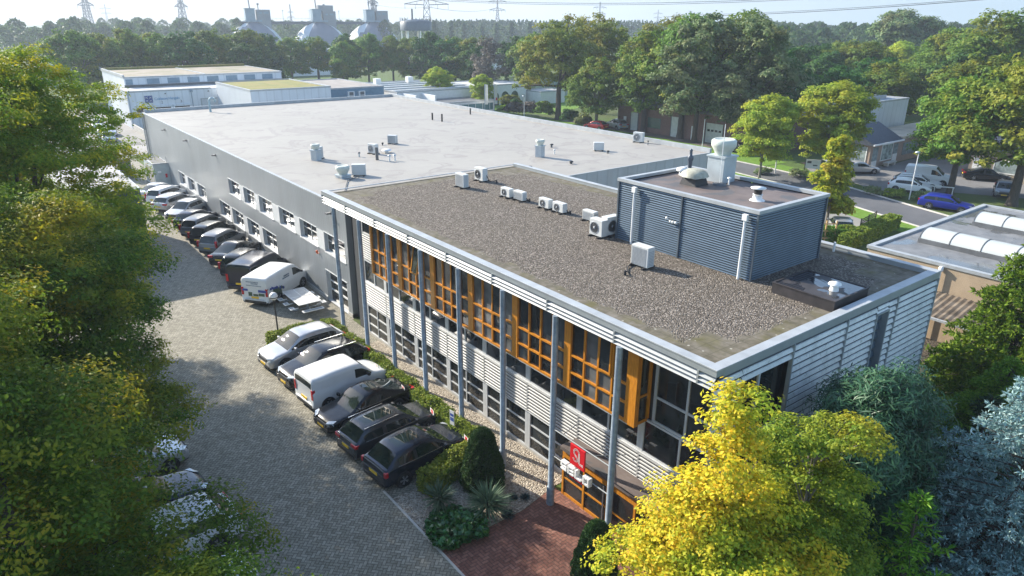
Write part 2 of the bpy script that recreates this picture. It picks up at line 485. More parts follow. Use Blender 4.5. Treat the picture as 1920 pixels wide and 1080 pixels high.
# ------------------------------------------------------------------ building materials
def clad_mat(name, color, rough=0.42, metal=0.35, rib=None, rib_axis=1, streak=0.25):
    k = NT(name)
    co = k.co()
    s = k.sep(co)
    st = k.n('ShaderNodeMapping', {'Vector': co, 'Scale': (1.2, 1.2, 0.12)}).outputs[0]
    f = k.noise(1.6, 5.0, st)
    g2 = k.noise(0.35, 3.0)
    c = k.ramp(f, [(0.3, [x * (1 - streak) for x in color]), (0.7, [min(1, x * (1 + streak * .5)) for x in color])])
    c = k.mix(0.3, c, k.ramp(g2, [(0.35, [x * .8 for x in color]), (0.65, [min(1, x * 1.12) for x in color])]))
    nrm = None
    if rib:
        ph = k.m('FRACT', k.m('DIVIDE', s[rib_axis], rib))
        seam = k.m('SUBTRACT', 1.0, k.m('SMOOTH_MIN', k.m('DIVIDE', k.m('MINIMUM', ph, k.m('SUBTRACT', 1.0, ph)), 0.12), 1.0, 0.3), clamp=True)
        c = k.mix(k.m('MULTIPLY', seam, 0.35), c, [x * .55 for x in color])
        nrm = k.bump(k.m('SUBTRACT', k.m('MULTIPLY', f, 0.15), seam), 0.6, 0.02)
    r = k.m('ADD', rough - .1, k.m('MULTIPLY', f, 0.2))
    return k.done(k.bsdf(c, r, metal, normal=nrm, spec=0.5))
M_HALL = clad_mat('hall_cladding', (0.30, 0.325, 0.345), 0.42, 0.4, 0.3, 1, 0.16)
M_HALL_X = clad_mat('hall_cladding_end', (0.40, 0.44, 0.48), 0.42, 0.3, 1.05, 0, 0.1)
M_BAND = clad_mat('ribbed_silver_cladding', (0.42, 0.42, 0.41), 0.55, 0.1)
def dirty_clad():
    k = NT('weathered_side_cladding')
    st = k.n('ShaderNodeMapping', {'Vector': k.co(), 'Scale': (1.0, 1.0, 0.35)}).outputs[0]
    f = k.noise(1.5, 6.0, st, 0.65)
    c = k.ramp(f, [(0.35, (0.55, 0.58, 0.59)), (0.5, (0.68, 0.71, 0.72)), (0.7, (0.74, 0.77, 0.79))])
    sp = k.noise(9.0, 4.0)
    c = k.mix(k.ramp(sp, [(0.58, (0, 0, 0)), (0.75, (0.6, 0.6, 0.6))]), c, (0.2, 0.21, 0.16))
    return k.done(k.bsdf(c, 0.45, 0.3))
M_SIDE = dirty_clad()
M_CAP = plain('parapet_cap', (0.37, 0.39, 0.40), 0.5, 0.15, var=0.14, scale=1.6)
M_FASCIA = plain('fascia_grey', (0.34, 0.37, 0.38), 0.45, 0.3, var=0.08)
M_LOUV = plain('fascia_blade', (0.33, 0.35, 0.355), 0.55, 0.05, var=0.08)
M_GALV = plain('galvanised_steel', (0.27, 0.33, 0.39), 0.5, 0.35, var=0.22, scale=5.0)
M_ORANGE = None
def orange():
    k = NT('orange_varnished_wood')
    st = k.n('ShaderNodeMapping', {'Vector': k.co(), 'Scale': (9, 9, 1.2)}).outputs[0]
    f = k.noise(3.0, 5.0, st)
    c = k.ramp(f, [(0.3, (0.42, 0.15, 0.012)), (0.7, (0.66, 0.27, 0.026))])
    return k.done(k.bsdf(c, 0.4, spec=0.4))
M_ORANGE = orange()
M_WHITE = plain('white_frame', (0.58, 0.59, 0.59), 0.4, var=0.06)
M_ALU = plain('silver_frame', (0.56, 0.58, 0.59), 0.4, 0.2, var=0.07)
M_GLASS = glassy('window_glass', (0.04, 0.046, 0.05), 0.03, .7)
M_GLASS_D = glassy('dark_glass', (0.022, 0.025, 0.026), .03, .7)
M_GLASS_B = glassy('blind_glass', (0.12, 0.122, 0.118), 0.04, 0.5)
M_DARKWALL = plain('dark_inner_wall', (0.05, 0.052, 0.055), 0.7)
M_PLINTH = plain('plinth_concrete', (0.4, 0.385, 0.35), 0.8)
M_BLACK = plain('black_rubber', (0.018, 0.018, 0.02), 0.6)
M_DKGREY = plain('dark_grey_paint', (0.1, 0.105, 0.11), 0.5)
M_WPAINT = plain('white_paint', (0.74, 0.74, 0.72), 0.5, var=0.07)
M_RED = plain('red_sign_paint', (0.62, 0.012, 0.02), 0.4, var=0.05)

def ribs(axis, a0, a1, off, z0, z1, pitch, depth, sign, prof='sine'):
    """ribbed sheet: runs along `axis` (0=x,1=y) from a0 to a1 at plane `off`, ribs stacked in z; bulging towards sign"""
    m = MB()
    n = max(1, round((z1 - z0) / pitch)); p = (z1 - z0) / n
    def P(a, z, d):
        q = off + sign * d
        return (q, a, z) if axis == 1 else (a, q, z)
    if prof == 'sine': sh = [(0.12, 0.0), (0.2, .8), (0.42, 1.0), (0.68, .95), (0.86, .55)]
    elif prof == 'saw': sh = [(0.0, .5), (0.02, 1.0), (0.52, .62), (0.58, .35)]
    else: sh = [(0.0, .4), (0.03, 1.0), (0.48, .6), (0.52, .3)]
    vs = []; fs = []
    for k in range(n):
        o = len(vs)
        for a in (a0, a1):
            vs += [P(a, z0 + (k + t) * p, d * depth) for t, d in sh]
        L = len(sh)
        fs += [(o + i, o + i + 1, o + L + i + 1, o + L + i) for i in range(L - 1)]
    m.add(vs, fs, 0, False)
    m.add([P(a0, z0, -.004), P(a1, z0, -.004), P(a1, z1, -.004), P(a0, z1, -.004)], [(0, 1, 2, 3)], 1)   # backing sheet; its colour paints in the shade between ribs
    return m
M_GAP = plain('cladding_gap_shade', (0.03, 0.035, 0.04), 0.8)  # near-black colour stands in for shaded metal in the rib gaps
M_GAPSHADE_S = plain('side_gap_shade', (0.12, 0.135, 0.14), 0.7)  # greyer version of the painted gap shade, for the side wall blades

# ------------------------------------------------------------------ office building
office = thing('office_building', 'long office with gravel roof, orange window bays and silver ribbed cladding behind grey columns', 'office building')
OW, OL, OH = 13.49, 26.21, 8.4
XF = 1.5
JOINT = [3.72 + 3.075 * i for i in range(8)]      # module joints along the front: 3.72 ... 25.25
m = MB()
m.box(XF + 0.12, 13.2, 0.35, 26.0, 0.0, 7.75)
m.build('wall', M_DARKWALL, office)
MB().box(0.21, 13.4, 0.14, 26.18, 7.76, 7.98).build('roof_slab', M_FASCIA, office)
MB().box(XF, XF + 0.14, 0.35, 24.7, 0.0, 0.14).build('plinth', M_PLINTH, office)

# gravel roof with mossy slab border
def roof_gravel():
    k, c, h = gravel('roof_gravel', [(0.0, (0.025, 0.02, 0.017)), (0.35, (0.09, 0.074, 0.062)), (0.7, (0.19, 0.161, 0.137)), (1.0, (0.54, 0.475, 0.41))], 19.0, (0.17, 0.145, 0.1), 0.4)
    s = k.sep(k.co())
    nz = k.m('MULTIPLY', k.m('SUBTRACT', k.noise(1.1, 4.0), 0.5), 1.1)
    dx = k.m('MINIMUM', s[0], k.m('SUBTRACT', OW, s[0])); dy = k.m('MINIMUM', s[1], k.m('SUBTRACT', OL, s[1]))
    e = k.m('MINIMUM', k.m('SUBTRACT', dx, 1.15), k.m('SUBTRACT', dy, 1.1))
    corner = k.m('MAXIMUM', k.m('SUBTRACT', dx, 2.3), k.m('SUBTRACT', dy, 2.1))     # slab squares at the corners
    e = k.m('ADD', k.m('MINIMUM', e, corner), nz)
    mask = k.m('MULTIPLY_ADD', e, 5.0, 0.5, clamp=True)
    sv = k.vm('MULTIPLY', k.co(), (2.0, 2.0, 2.0))
    ss = k.sep(sv)
    px_, py_ = k.m('FRACT', ss[0]), k.m('FRACT', ss[1])
    sj = k.m('MINIMUM', k.m('MINIMUM', px_, k.m('SUBTRACT', 1.0, px_)), k.m('MINIMUM', py_, k.m('SUBTRACT', 1.0, py_)))
    slab = k.ramp(k.noise(3.0, 6.0), [(0.3, (0.085, 0.075, 0.05)), (0.55, (0.15, 0.132, 0.1)), (0.75, (0.2, 0.18, 0.15))])
    slab = k.mix(k.ramp(k.noise(1.3, 4.0), [(0.5, (0, 0, 0)), (0.72, (0.6, 0.6, 0.6))]), slab, (0.11, 0.1, 0.025))
    slab = k.mix(k.ramp(sj, [(0.0, (0.6, 0.6, 0.6)), (0.05, (0, 0, 0))]), slab, (0.06, 0.055, 0.035))
    lich = k.n('ShaderNodeTexVoronoi', {'Vector': k.co(), 'Scale': 2.6}).outputs[0]
    slab = k.mix(k.ramp(lich, [(0.07, (0.75, 0.75, 0.75)), (0.12, (0, 0, 0))]), slab, (0.45, 0.43, 0.36))
    c = k.mix(mask, slab, c)
    hh = k.m('MULTIPLY', h, mask)
    return k.done(k.bsdf(c, 0.88, normal=k.bump(hh, 1.0, 0.06), spec=0.25))
ZG = 8.2
gr = MB()
gr.box(0.34, OW - 0.3, 0.34, OL - 0.06, 7.99, ZG)
gr.build('gravel_roof', roof_gravel(), office)

# parapet cap and fascia
m = MB()
m.box(0, 0.34, 0, OL, OH - 0.05, OH); m.box(0.343, OW, 0, 0.34, OH - 0.05, OH - 0.002)
m.box(OW - 0.3, OW, 0.343, OL, OH - 0.05, OH - 0.004); m.box(0.343, OW - 0.303, OL - 0.1, OL, OH - 0.1, OH - 0.06)
m.build('parapet_cap', M_CAP, office, bevel=0.008)
m = MB()
m.box(0.02, 0.33, 0.02, OL - 0.01, 8.17, 8.349); m.box(0.335, OW - 0.02, 0.02, 0.33, 8.1, 8.349)
m.box(OW - 0.28, OW - 0.02, 0.335, OL - 0.01, 8.0, 8.348)
m.build('fascia', M_FASCIA, office)
m = MB()
fj = [0.03] + [0.62 + 3.235 * i for i in range(8)] + [OL - 0.02]
for a, b in zip(fj, fj[1:]):
    for k in range(3):
        z = 7.755 + 0.137 * k
        m.add([(0.0, a + .03, z), (0.0, b - .03, z), (0.1, b - .03, z + 0.085), (0.1, a + .03, z + 0.085), (0.02, a + .03, z - .012), (0.02, b - .03, z - .012)],
              [(0, 1, 2, 3), (3, 2, 5, 4), (1, 0, 4, 5), (0, 3, 4), (1, 5, 2)])
    m.box(0.01, 0.19, b - 0.03, b + 0.03, 7.74, 8.17, 1)
m.build('fascia_louvre', [M_LOUV, M_FASCIA], office)
MB().box(0.15, 0.2, 0.05, OL - 0.03, 7.74, 8.168).build('fascia_gap_shade', M_GAP, office)  # dark sheet painting the shade between the fascia blades

# columns
for j in range(8):
    y = 3.5356 + 3.01386 * j
    m = MB()
    m.lathe([(0.15, 0.0), (0.15, 0.72), (0.145, 0.76), (0.112, 0.78), (0.112, 7.76)], (-0.02 + 0.02, y, 0), 18)
    m.build('column', M_GALV, office, (-0.02, 0, 0))

# ground floor and first floor windows by module
edges = [0.42] + JOINT[:-1] + [24.68]
def window(name, y0, y1, x, z0, z1, cols, rows, fw, mat, glass, post=0.16, depth=0.09, parent=None, proud=0.0):
    m = MB()
    xa, xb = x - proud, x + depth
    m.box(xa, xb, y0, y0 + post, z0, z1); m.box(xa, xb, y1 - post, y1, z0, z1)
    m.box(xa + .004, xb, y0 + post, y1 - post, z0, z0 + fw); m.box(xa + .004, xb, y0 + post, y1 - post, z1 - fw, z1)
    for c in cols:
        y = y0 + (y1 - y0) * c
        m.box(xa + .006, xb, y - fw / 2, y + fw / 2, z0 + fw, z1 - fw)
    for r in rows:
        m.box(xa + .012, xb, y0 + post, y1 - post, r - fw / 2, r + fw / 2)
    o = m.build(name, mat, parent if parent is not None else office)
    p = MB().box(x + depth - .04, x + depth - .02, y0 + post * .6, y1 - post * .6, z0 + fw * .5, z1 - fw * .5).build('pane', glass, o)
    return o
for i, (a, b) in enumerate(zip(edges, edges[1:])):
    if i >= 2:
        window('window', a + .004, b - .004, XF, 0.14, 1.9, [0.5], [0.72, 1.31], 0.06, M_ALU, M_GLASS_D)
    elif i == 1:
        window('window', a + 2.5, b - .004, XF, 0.14, 1.9, [], [0.72, 1.31], 0.06, M_ALU, M_GLASS_D)
    b2 = ribs(1, a + 0.03, b - 0.03, XF + 0.02, 1.93, 3.26, 0.148, 0.07, -1)
    b2.box(XF - 0.045, XF + .03, b - 0.03, b + 0.03, 1.9, 3.28)
    b2.build('ribbed_panel', [M_BAND, M_GAP], office)
    window('window', a + .004, b - .004, XF - 0.02, 3.29, 4.62, [0.5], [], 0.07, M_WHITE, M_GLASS if i % 2 else M_GLASS_D, 0.13)
m = MB(); m.box(XF - .06, XF + .1, 0.42, 24.68, 3.262, 3.286); m.box(XF - .05, XF + .1, 0.42, 24.68, 1.902, 1.926)
m.build('sill', M_WHITE, office)
# left end of the front above the windows (beside the orange bay)
ribs(1, 22.35, 24.66, XF + 0.02, 4.66, 6.1, 0.133, 0.05, -1).build('ribbed_panel', [M_BAND, M_GAP], office)
window('window', 22.35, 24.66, XF, 6.12, 7.7, [], [], 0.08, M_WHITE, M_GLASS, 0.1)
window('window', 0.6, 3.3, XF, 4.64, 7.74, [0.5], [5.6], 0.08, M_ALU, M_GLASS_D, 0.1)
MB().box(XF + .02, XF + .4, 24.69, 24.8, 0, 7.75).build('end_wall', M_ALU, office)

# orange timber bays, one per module, hung below the roof edge
XB = 0.8
bays = [(JOINT[i], JOINT[i + 1]) for i in range(6)]
rngb = random.Random(3)
for bi, (a, b) in enumerate(bays):
    m = MB(); z0, z1 = 4.62, 7.75
    m.box(XB - 0.02, XB + 0.14, a, a + 0.17, z0, z1); m.box(XB - 0.02, XB + 0.14, b - 0.17, b, z0, z1)
    yy = [a + 0.17 + (b - a - 0.34) * t for t in (0.25, 0.5, 0.75)]
    for y in yy:
        m.box(XB, XB + 0.12, y - 0.035, y + 0.035, z0 + .08, z1)
    m.box(XB - .01, XB + 0.13, a + .17, b - .17, z0, z0 + .08)
    ys = [a + .17] + yy + [b - .17]
    for q, r in zip(ys, ys[1:]):
        for z in (5.32, 6.0):
            m.box(XB - .005, XB + 0.11, q + (.035 if q in yy else 0), r - (.035 if r in yy else 0), z - .035, z + .035)
    bay = m.build('orange_bay', M_ORANGE, office)
    gl = M_GLASS_B if bi % 2 == 0 else M_GLASS
    pm = MB()
    for ci, (q, r) in enumerate(zip(ys, ys[1:])):
        for (p0, p1) in ((4.68, 5.3), (5.34, 5.98), (6.02, 7.74)):
            tilt = rngb.uniform(-0.006, 0.006)
            pm.add([(XB + .07, q, p0), (XB + .07 + tilt, r, p0), (XB + .07 - tilt, r, p1), (XB + .07, q, p1)], [(0, 3, 2, 1)], 1 if (ci + bi) % 3 == 0 else 0)
    pm.build('pane', [gl, M_GLASS_D], bay)
    if bi in (4, 2, 0, 3):      # opening casements with a frame of their own
        q, r = ys[1], ys[2]
        tilt = 0.28 if bi == 4 else 0.03
        cm = MB()
        for (u0, u1, w0, w1) in ((q + .04, r - .04, 6.05, 6.11), (q + .04, r - .04, 7.62, 7.68), (q + .04, q + .1, 6.115, 7.615), (r - .1, r - .04, 6.115, 7.615)):
            x0 = XB - .03 - tilt * (7.7 - w0) / 1.6; x1 = XB - .03 - tilt * (7.7 - w1) / 1.6
            cm.add([(x0, u0, w0), (x0, u1, w0), (x0 + .05, u1, w0), (x0 + .05, u0, w0), (x1, u0, w1), (x1, u1, w1), (x1 + .05, u1, w1), (x1 + .05, u0, w1)],
                   [(0, 3, 2, 1), (4, 5, 6, 7), (0, 1, 5, 4), (1, 2, 6, 5), (2, 3, 7, 6), (3, 0, 4, 7)])
        cas = cm.build('casement', M_ORANGE, office)
        x0 = XB - .01 - tilt * 1.0; x1 = XB - .01
        MB().add([(XB - tilt, q + .1, 6.11), (XB - tilt, r - .1, 6.11), (XB, r - .1, 7.62), (XB, q + .1, 7.62)], [(0, 3, 2, 1)]).build('pane', M_GLASS_D, cas)
m = MB()
m.box(XB - .03, XB + .16, JOINT[0] - 0.3, JOINT[0] - .003, 4.6, 7.75); m.box(XB + 0.17, XF - .03, JOINT[0] - .25, JOINT[0] - .19, 4.6, 4.7)
m.box(XB + .62, XF - .01, JOINT[0] - .3, JOINT[0] - .2, 4.72, 7.75); m.box(XB + .17, XF - .09, JOINT[0] - .25, JOINT[0] - .19, 5.6, 5.68)
o = m.build('bay_end_post', M_ORANGE, office)
MB().box(XB + .16, XF - .1, JOINT[0] - .22, JOINT[0] - .2, 4.7, 7.75).build('pane', M_GLASS_D, o)
MB().box(XB + .01, XF - .03, JOINT[0] + .02, JOINT[6] - .02, 4.56, 4.615).build('bay_floor', M_ALU, office)

# side wall (facing the garden): louvred cladding, recess and slot window
segs = [(0.04, 1.28), (3.82, 6.9), (6.96, 8.9), (9.74, 10.3), (10.36, 13.44)]
for a, b in segs:
    lo = 0.1
    ribs(0, a, b, 0.12, lo, 8.08, 0.24, 0.1, -1, 'saw').build('side_cladding', [M_SIDE, M_GAPSHADE_S], office)
ribs(0, 1.3, 3.8, 0.12, 7.62, 8.08, 0.24, 0.1, -1, 'saw').build('side_cladding', [M_SIDE, M_GAPSHADE_S], office)
ribs(0, 8.92, 9.72, 0.12, 0.1, 2.9, 0.24, 0.1, -1, 'saw').build('side_cladding', [M_SIDE, M_GAPSHADE_S], office)
ribs(0, 8.92, 9.72, 0.12, 7.72, 8.08, 0.24, 0.1, -1, 'saw').build('side_cladding', [M_SIDE, M_GAPSHADE_S], office)
m = MB()
for x in (6.93, 10.33, 3.81):
    m.box(x - .03, x + .03, 0.0, .13, 0.1, 8.09)
m.box(13.44, 13.5, 0.0, .16, 0.1, 8.09)
m.box(8.88, 8.93, -0.01, .34, 2.9, 7.74); m.box(9.7, 9.76, -0.01, .34, 2.9, 7.74); m.box(8.93, 9.7, -0.01, .34, 7.7, 7.76)
m.build('side_trim', M_FASCIA, office)
ribs(0, 8.93, 9.7, 0.3, 2.9, 7.7, 0.36, 0.1, -1, 'saw').build('slot_louvre', [plain('slot_louvre_paint', (0.09, 0.13, 0.17), 0.5, 0.2), M_GAP], office)
MB().box(1.3, 3.78, 0.28, 0.33, 0.2, 7.6).build('pane', M_GLASS_D, office)
m = MB(); m.box(1.3, 3.78, 0.2, .27, 5.3, 5.4); m.box(2.4, 2.5, 0.21, .27, 5.4, 7.6); m.box(2.4, 2.5, 0.21, .27, .2, 5.3)
m.build('side_window_frame', M_ALU, office)
ribs(1, 0.14, OL - .1, OW - 0.2, 0.1, 8.0, 0.215, 0.08, 1, 'saw').build('back_cladding', [M_SIDE, M_GAPSHADE_S], office)

# plant room on the roof (part of the office), blue-grey louvres
M_PENT = plain('blue_grey_louvre', (0.105, 0.15, 0.2), 0.42, 0.35, var=0.1)
PX0, PX1, PY0, PY1, PZ = 7.05, 11.65, 3.88, 10.8, 10.87
pent = MB().box(PX0 + .08, PX1 - .08, PY0 + .08, PY1 - .08, ZG - .01, PZ - .2).build('plant_room', M_DARKWALL, office)
for a, b in ((PY0 + .05, 7.3), (7.36, PY1 - .05)):
    ribs(1, a, b, PX0 + .07, ZG + .02, PZ - .13, 0.094, 0.034, -1, 'louvre').build('plant_louvre', [M_PENT, M_GAP], pent)
    ribs(1, a, b, PX1 - .07, ZG + .02, PZ - .13, 0.094, 0.034, 1, 'louvre').build('plant_louvre', [M_PENT, M_GAP], pent)
ribs(0, PX0 + .05, PX1 - .05, PY0 + .07, ZG + .02, PZ - .13, 0.094, 0.034, -1, 'louvre').build('plant_louvre', [M_PENT, M_GAP], pent)
ribs(0, PX0 + .05, PX1 - .05, PY1 - .07, ZG + .02, PZ - .13, 0.094, 0.034, 1, 'louvre').build('plant_louvre', [M_PENT, M_GAP], pent)
M_SLATE = plain('slate_trim', (0.1, 0.125, 0.15), 0.45, 0.3)
for x in (PX0, PX1 - .07):
    for y in (PY0, PY1 - .07):
        MB().box(x, x + .07, y, y + .07, ZG, PZ - .13).build('corner_trim', M_SLATE, pent)
MB().box(PX0 - .004, PX0 + .05, 7.3, 7.36, ZG, PZ - .13).build('panel_trim', M_SLATE, pent)
m = MB()
m.box(PX0 - .03, PX0 + .18, PY0 - .03, PY1 + .03, PZ - .128, PZ); m.box(PX1 - .18, PX1 + .03, PY0 - .03, PY1 + .03, PZ - .128, PZ)
m.box(PX0 + .183, PX1 - .183, PY0 - .028, PY0 + .18, PZ - .126, PZ - .002); m.box(PX0 + .183, PX1 - .183, PY1 - .18, PY1 + .028, PZ - .126, PZ - .002)
m.build('plant_parapet', M_CAP, pent)
def brown_felt():
    k = NT('brown_roofing_felt')
    c = k.ramp(k.noise(1.1, 6.0), [(0.3, (0.1, 0.078, 0.07)), (0.7, (0.17, 0.135, 0.12))])
    c = k.mix(k.ramp(k.noise(0.7, 3.0, dist=0.5), [(0.56, (0, 0, 0)), (0.62, (0.7, 0.7, 0.7))]), c, (0.075, 0.08, 0.085))
    return k.done(k.bsdf(c, 0.7))
MB().box(PX0 + .19, PX1 - .19, PY0 + .19, PY1 - .19, PZ - .19, PZ - .17).build('plant_roof', brown_felt(), pent)
for y, zb in ((9.75, ZG + .35), (4.35, ZG)):
    m = MB(); m.tube((PX0 - .09, y, ZG), (PX0 - .09, y, PZ - .3), 0.05, n=10); m.box(PX0 - .17, PX0 - .035, y - .1, y + .1, PZ - .42, PZ - .2)
    m.build('downpipe', M_WPAINT, pent)
m = MB(); 
for i, q in enumerate((7.95, 7.75, 7.62, 7.48)):
    m.lathe([(0.0, 0), (0.055, 0.01), (0.06, .09), (0.0, .1)], (PX0 - .06, q, 9.62 + (0.07 if i == 0 else -0.03)), 8)
m.build('wall_lamp', M_WPAINT, pent)

# entrance box with orange doors (below the sign)
m = MB(); m.box(0.62, XF - .05, 0.9, 6.8, 2.05, 2.2); m.build('entrance_roof', brown_felt(), office)
m = MB()
ex = 0.72
m.box(ex, ex + .1, 0.95, 6.76, 1.72, 2.05)
posts = [6.76, 5.62, 4.42, 4.3, 3.1, 1.9, 0.98]
for y in posts:
    m.box(ex - .006, ex + .11, y - .09, y, 0.0, 1.72)
for a, b in zip(posts[1:], posts):
    if a - b > -0.2: continue
    m.box(ex + .006, ex + .1, a, b - .09, 0.02, 0.14); m.box(ex + .006, ex + .1, a, b - .09, 0.78, 0.84)
m.box(ex + .1, XF, 6.66, 6.75, 0, 2.04)
ent = m.build('entrance_door', M_ORANGE, office)
MB().box(ex + .04, ex + .06, 1.0, 6.7, 0.05, 1.75).build('pane', M_GLASS_D, ent)
MB().tube((ex - .06, 4.5, 0.1), (ex - .06, 4.5, 1.7), 0.02).build('handle', M_ALU, ent)
MB().box(ex - .03, ex, 1.0, 6.7, 2.052, 2.07).build('canopy_edge', M_DKGREY, office)

# ------------------------------------------------------------------ SL sign between two columns
sign = thing('hanging_sign', 'red square SL sign over white SELO block letters hung between two columns at the entrance', 'sign', (-0.06, 5.05, 0))
m = MB()
m.tube((0, -1.42, 3.36), (0, 1.42, 3.36), 0.022); m.tube((0, -1.42, 2.24), (0, 1.42, 2.24), 0.022); m.tube((0, .9, 3.36), (1.5, 1.6, 3.0), 0.015); m.tube((0, -.7, 3.36), (1.5, -.9, 2.9), .015)
m.build('support_rod', M_LOUV, sign)
MB().box(-.09, -.03, -.36, .38, 2.52, 3.34).build('red_panel', M_RED, sign, bevel=.01)
MB().box(-.09, -.03, -.32, .38, 1.97, 2.05).build('red_strip', M_RED, sign)
def pline(m, pts, w, x):
    for a, b in zip(pts, pts[1:]):
        d = Vector((b[0] - a[0], b[1] - a[1]))
        if d.length < 1e-6: continue
        d.normalize(); n = Vector((-d.y, d.x)) * w / 2; e = d * w * .3
        m.add([(x, a[0] + n.x - e.x, a[1] + n.y - e.y), (x, a[0] - n.x - e.x, a[1] - n.y - e.y), (x, b[0] - n.x + e.x, b[1] - n.y + e.y), (x, b[0] + n.x + e.x, b[1] + n.y + e.y)], [(0, 1, 2, 3)])
def arc(cx, cy, r, a0, a1, n=12):
    return [(cx + r * math.cos(RAD(a0 + (a1 - a0) * i / n)), cy + r * math.sin(RAD(a0 + (a1 - a0) * i / n))) for i in range(n + 1)]
m = MB()
# seen from -x the panel's left side is +y, so horizontal letter axis h runs along -y
def H(pts): return [(-p[0], p[1]) for p in pts]
for r in (0.105, 0.155):        # inline S joined to an L: double white line
    k = r - 0.13
    pts = arc(-0.06, 3.08, r, -30, 190) + arc(-0.06, 3.08, r, 190, 270)[1:]
    pts = [(x, z) for x, z in pts]
    low = arc(-0.1, 2.86, 0.13 - k, 80, -140)
    pline(m, H(arc(-0.05, 3.1, r, 0, 250)), 0.024, -.094)
    pline(m, H([(-0.05 + r * math.cos(RAD(250)), 3.1 + r * math.sin(RAD(250))), (-0.1 + (0.1 - k) * math.cos(RAD(60)), 2.85 + (0.1 - k) * math.sin(RAD(60)))]), 0.024, -.0945)
    pline(m, H(arc(-0.1, 2.85, 0.1 - k, 60, -170)), 0.024, -.0942)
    pline(m, H([(-0.05 + r, 3.1), (-0.05 + r, 2.72 - k), (0.27, 2.72 - k)]), 0.024, -.0944)
pline(m, H([(0.27, 2.67), (0.27, 2.77)]), .024, -.0946)
m.build('logo', M_WPAINT, sign)
lx = MB()
def block(cells, y0, w=.3, h=.34, z0=2.09):
    for (u0, u1, v0, v1) in cells:
        lx.box(-.16, .02, y0 - u1 * w, y0 - u0 * w, z0 + v0 * h, z0 + v1 * h)
E_ = [(0, .3, 0, 1), (.302, 1, 0, .22), (.302, 1, .39, .61), (.302, 1, .78, 1)]
S_ = [(0, 1, 0, .22), (0, 1, .39, .61), (0, 1, .78, 1), (.7, 1, .222, .388), (0, .3, .612, .778)]
L_ = [(0, .3, 0, 1), (.302, 1, 0, .25)]
O_ = [(0, .28, 0, 1), (.72, 1, 0, 1), (.282, .718, 0, .25), (.282, .718, .75, 1)]
for cells, y0 in ((S_, .79), (E_, .42), (L_, .05), (O_, -.36)):
    block(cells, y0, .32)
lx.build('letters', M_WPAINT, sign, bevel=.015)

# ------------------------------------------------------------------ production hall
hall = thing('production_hall', 'large silver clad production hall with a wide flat white roof', 'hall', (0, 0, 0))
HX0, HX1, HY0, HY1, HZ = 1.78, 34.0, 27.3, 81.3, 6.9
m = MB()
m.box(HX0 + .36, HX1 - .1, 26.4, HY1 - .05, 0, HZ - .06)
m.build('wall_core', M_DARKWALL, hall)
MB().box(HX0 + .35, 13.5, 26.23, 26.39, 0, 6.8).build('wall_core', M_HALL_X, hall)
def wall_with_holes(x, y0, y1, z0, z1, holes):
    """wall sheet at x facing -x with rectangular holes and 0.3 m reveals"""
    m = MB(); ys = sorted({y0, y1, *[h[0] for h in holes], *[h[1] for h in holes]}); zs = sorted({z0, z1, *[h[2] for h in holes], *[h[3] for h in holes]})
    for a, b in zip(ys, ys[1:]):
        for c, d in zip(zs, zs[1:]):
            if any(h[0] <= a and b <= h[1] and h[2] <= c and d <= h[3] for h in holes): continue
            m.add([(x, a, c), (x, b, c), (x, b, d), (x, a, d)], [(0, 3, 2, 1)])
    return m
UP = [(27.75, 30.75), (31.9, 34.75), (35.75, 38.6), (40.0, 42.8), (43.8, 46.4), (47.4, 50.3)]
LO = [(39.9, 42.8), (43.7, 46.4), (47.45, 50.3), (51.0, 53.9)]
FA = [(58.2, 60.9), (61.9, 64.4), (65.5, 67.9)]
holes = [(a, b, 3.4, 4.68) for a, b in UP] + [(a, b, 0.78, 2.16) for a, b in LO] + [(a, b, 1.1, 2.4) for a, b in FA] + [(27.9, 31.0, 0.0, 2.1)]
w0 = wall_with_holes(HX0, HY0, HY1, 0.22, HZ - .02, [h for h in holes])
w0.add([(HX0 + .4, HY0, 0), (HX0, HY0, 0), (HX0, HY0, HZ - .02), (HX0 + .4, HY0, HZ - .02)], [(0, 1, 2, 3)])
w0.add([(HX0, HY1, 0), (HX1, HY1, 0), (HX1, HY1, HZ), (HX0, HY1, HZ)], [(0, 1, 2, 3)])
w0.build('wall', M_HALL, hall)
m = MB(); m.box(HX1 - .09, HX1, 26.4, HY1, 0, HZ); m.build('wall', M_HALL, hall)
m = MB(); m.box(13.6, HX1 - .1, 26.3, 26.39, 0, HZ - .002); m.build('wall', M_HALL_X, hall)
m = MB(); m.box(HX0 - .06, HX0 + .3, 31.01, HY1, 0.0, 0.22); m.box(HX0 - .05, HX0 + .3, HY0, 27.89, 0.0, 0.219)
m.build('plinth', M_PLINTH, hall)
MB().box(HX0 - .015, HX0 + .01, 31.02, HY1, .225, .26).build('base_flashing', M_WHITE, hall)
M_REV = plain('window_reveal', (0.48, 0.51, 0.54), 0.5, 0.2, var=.05)
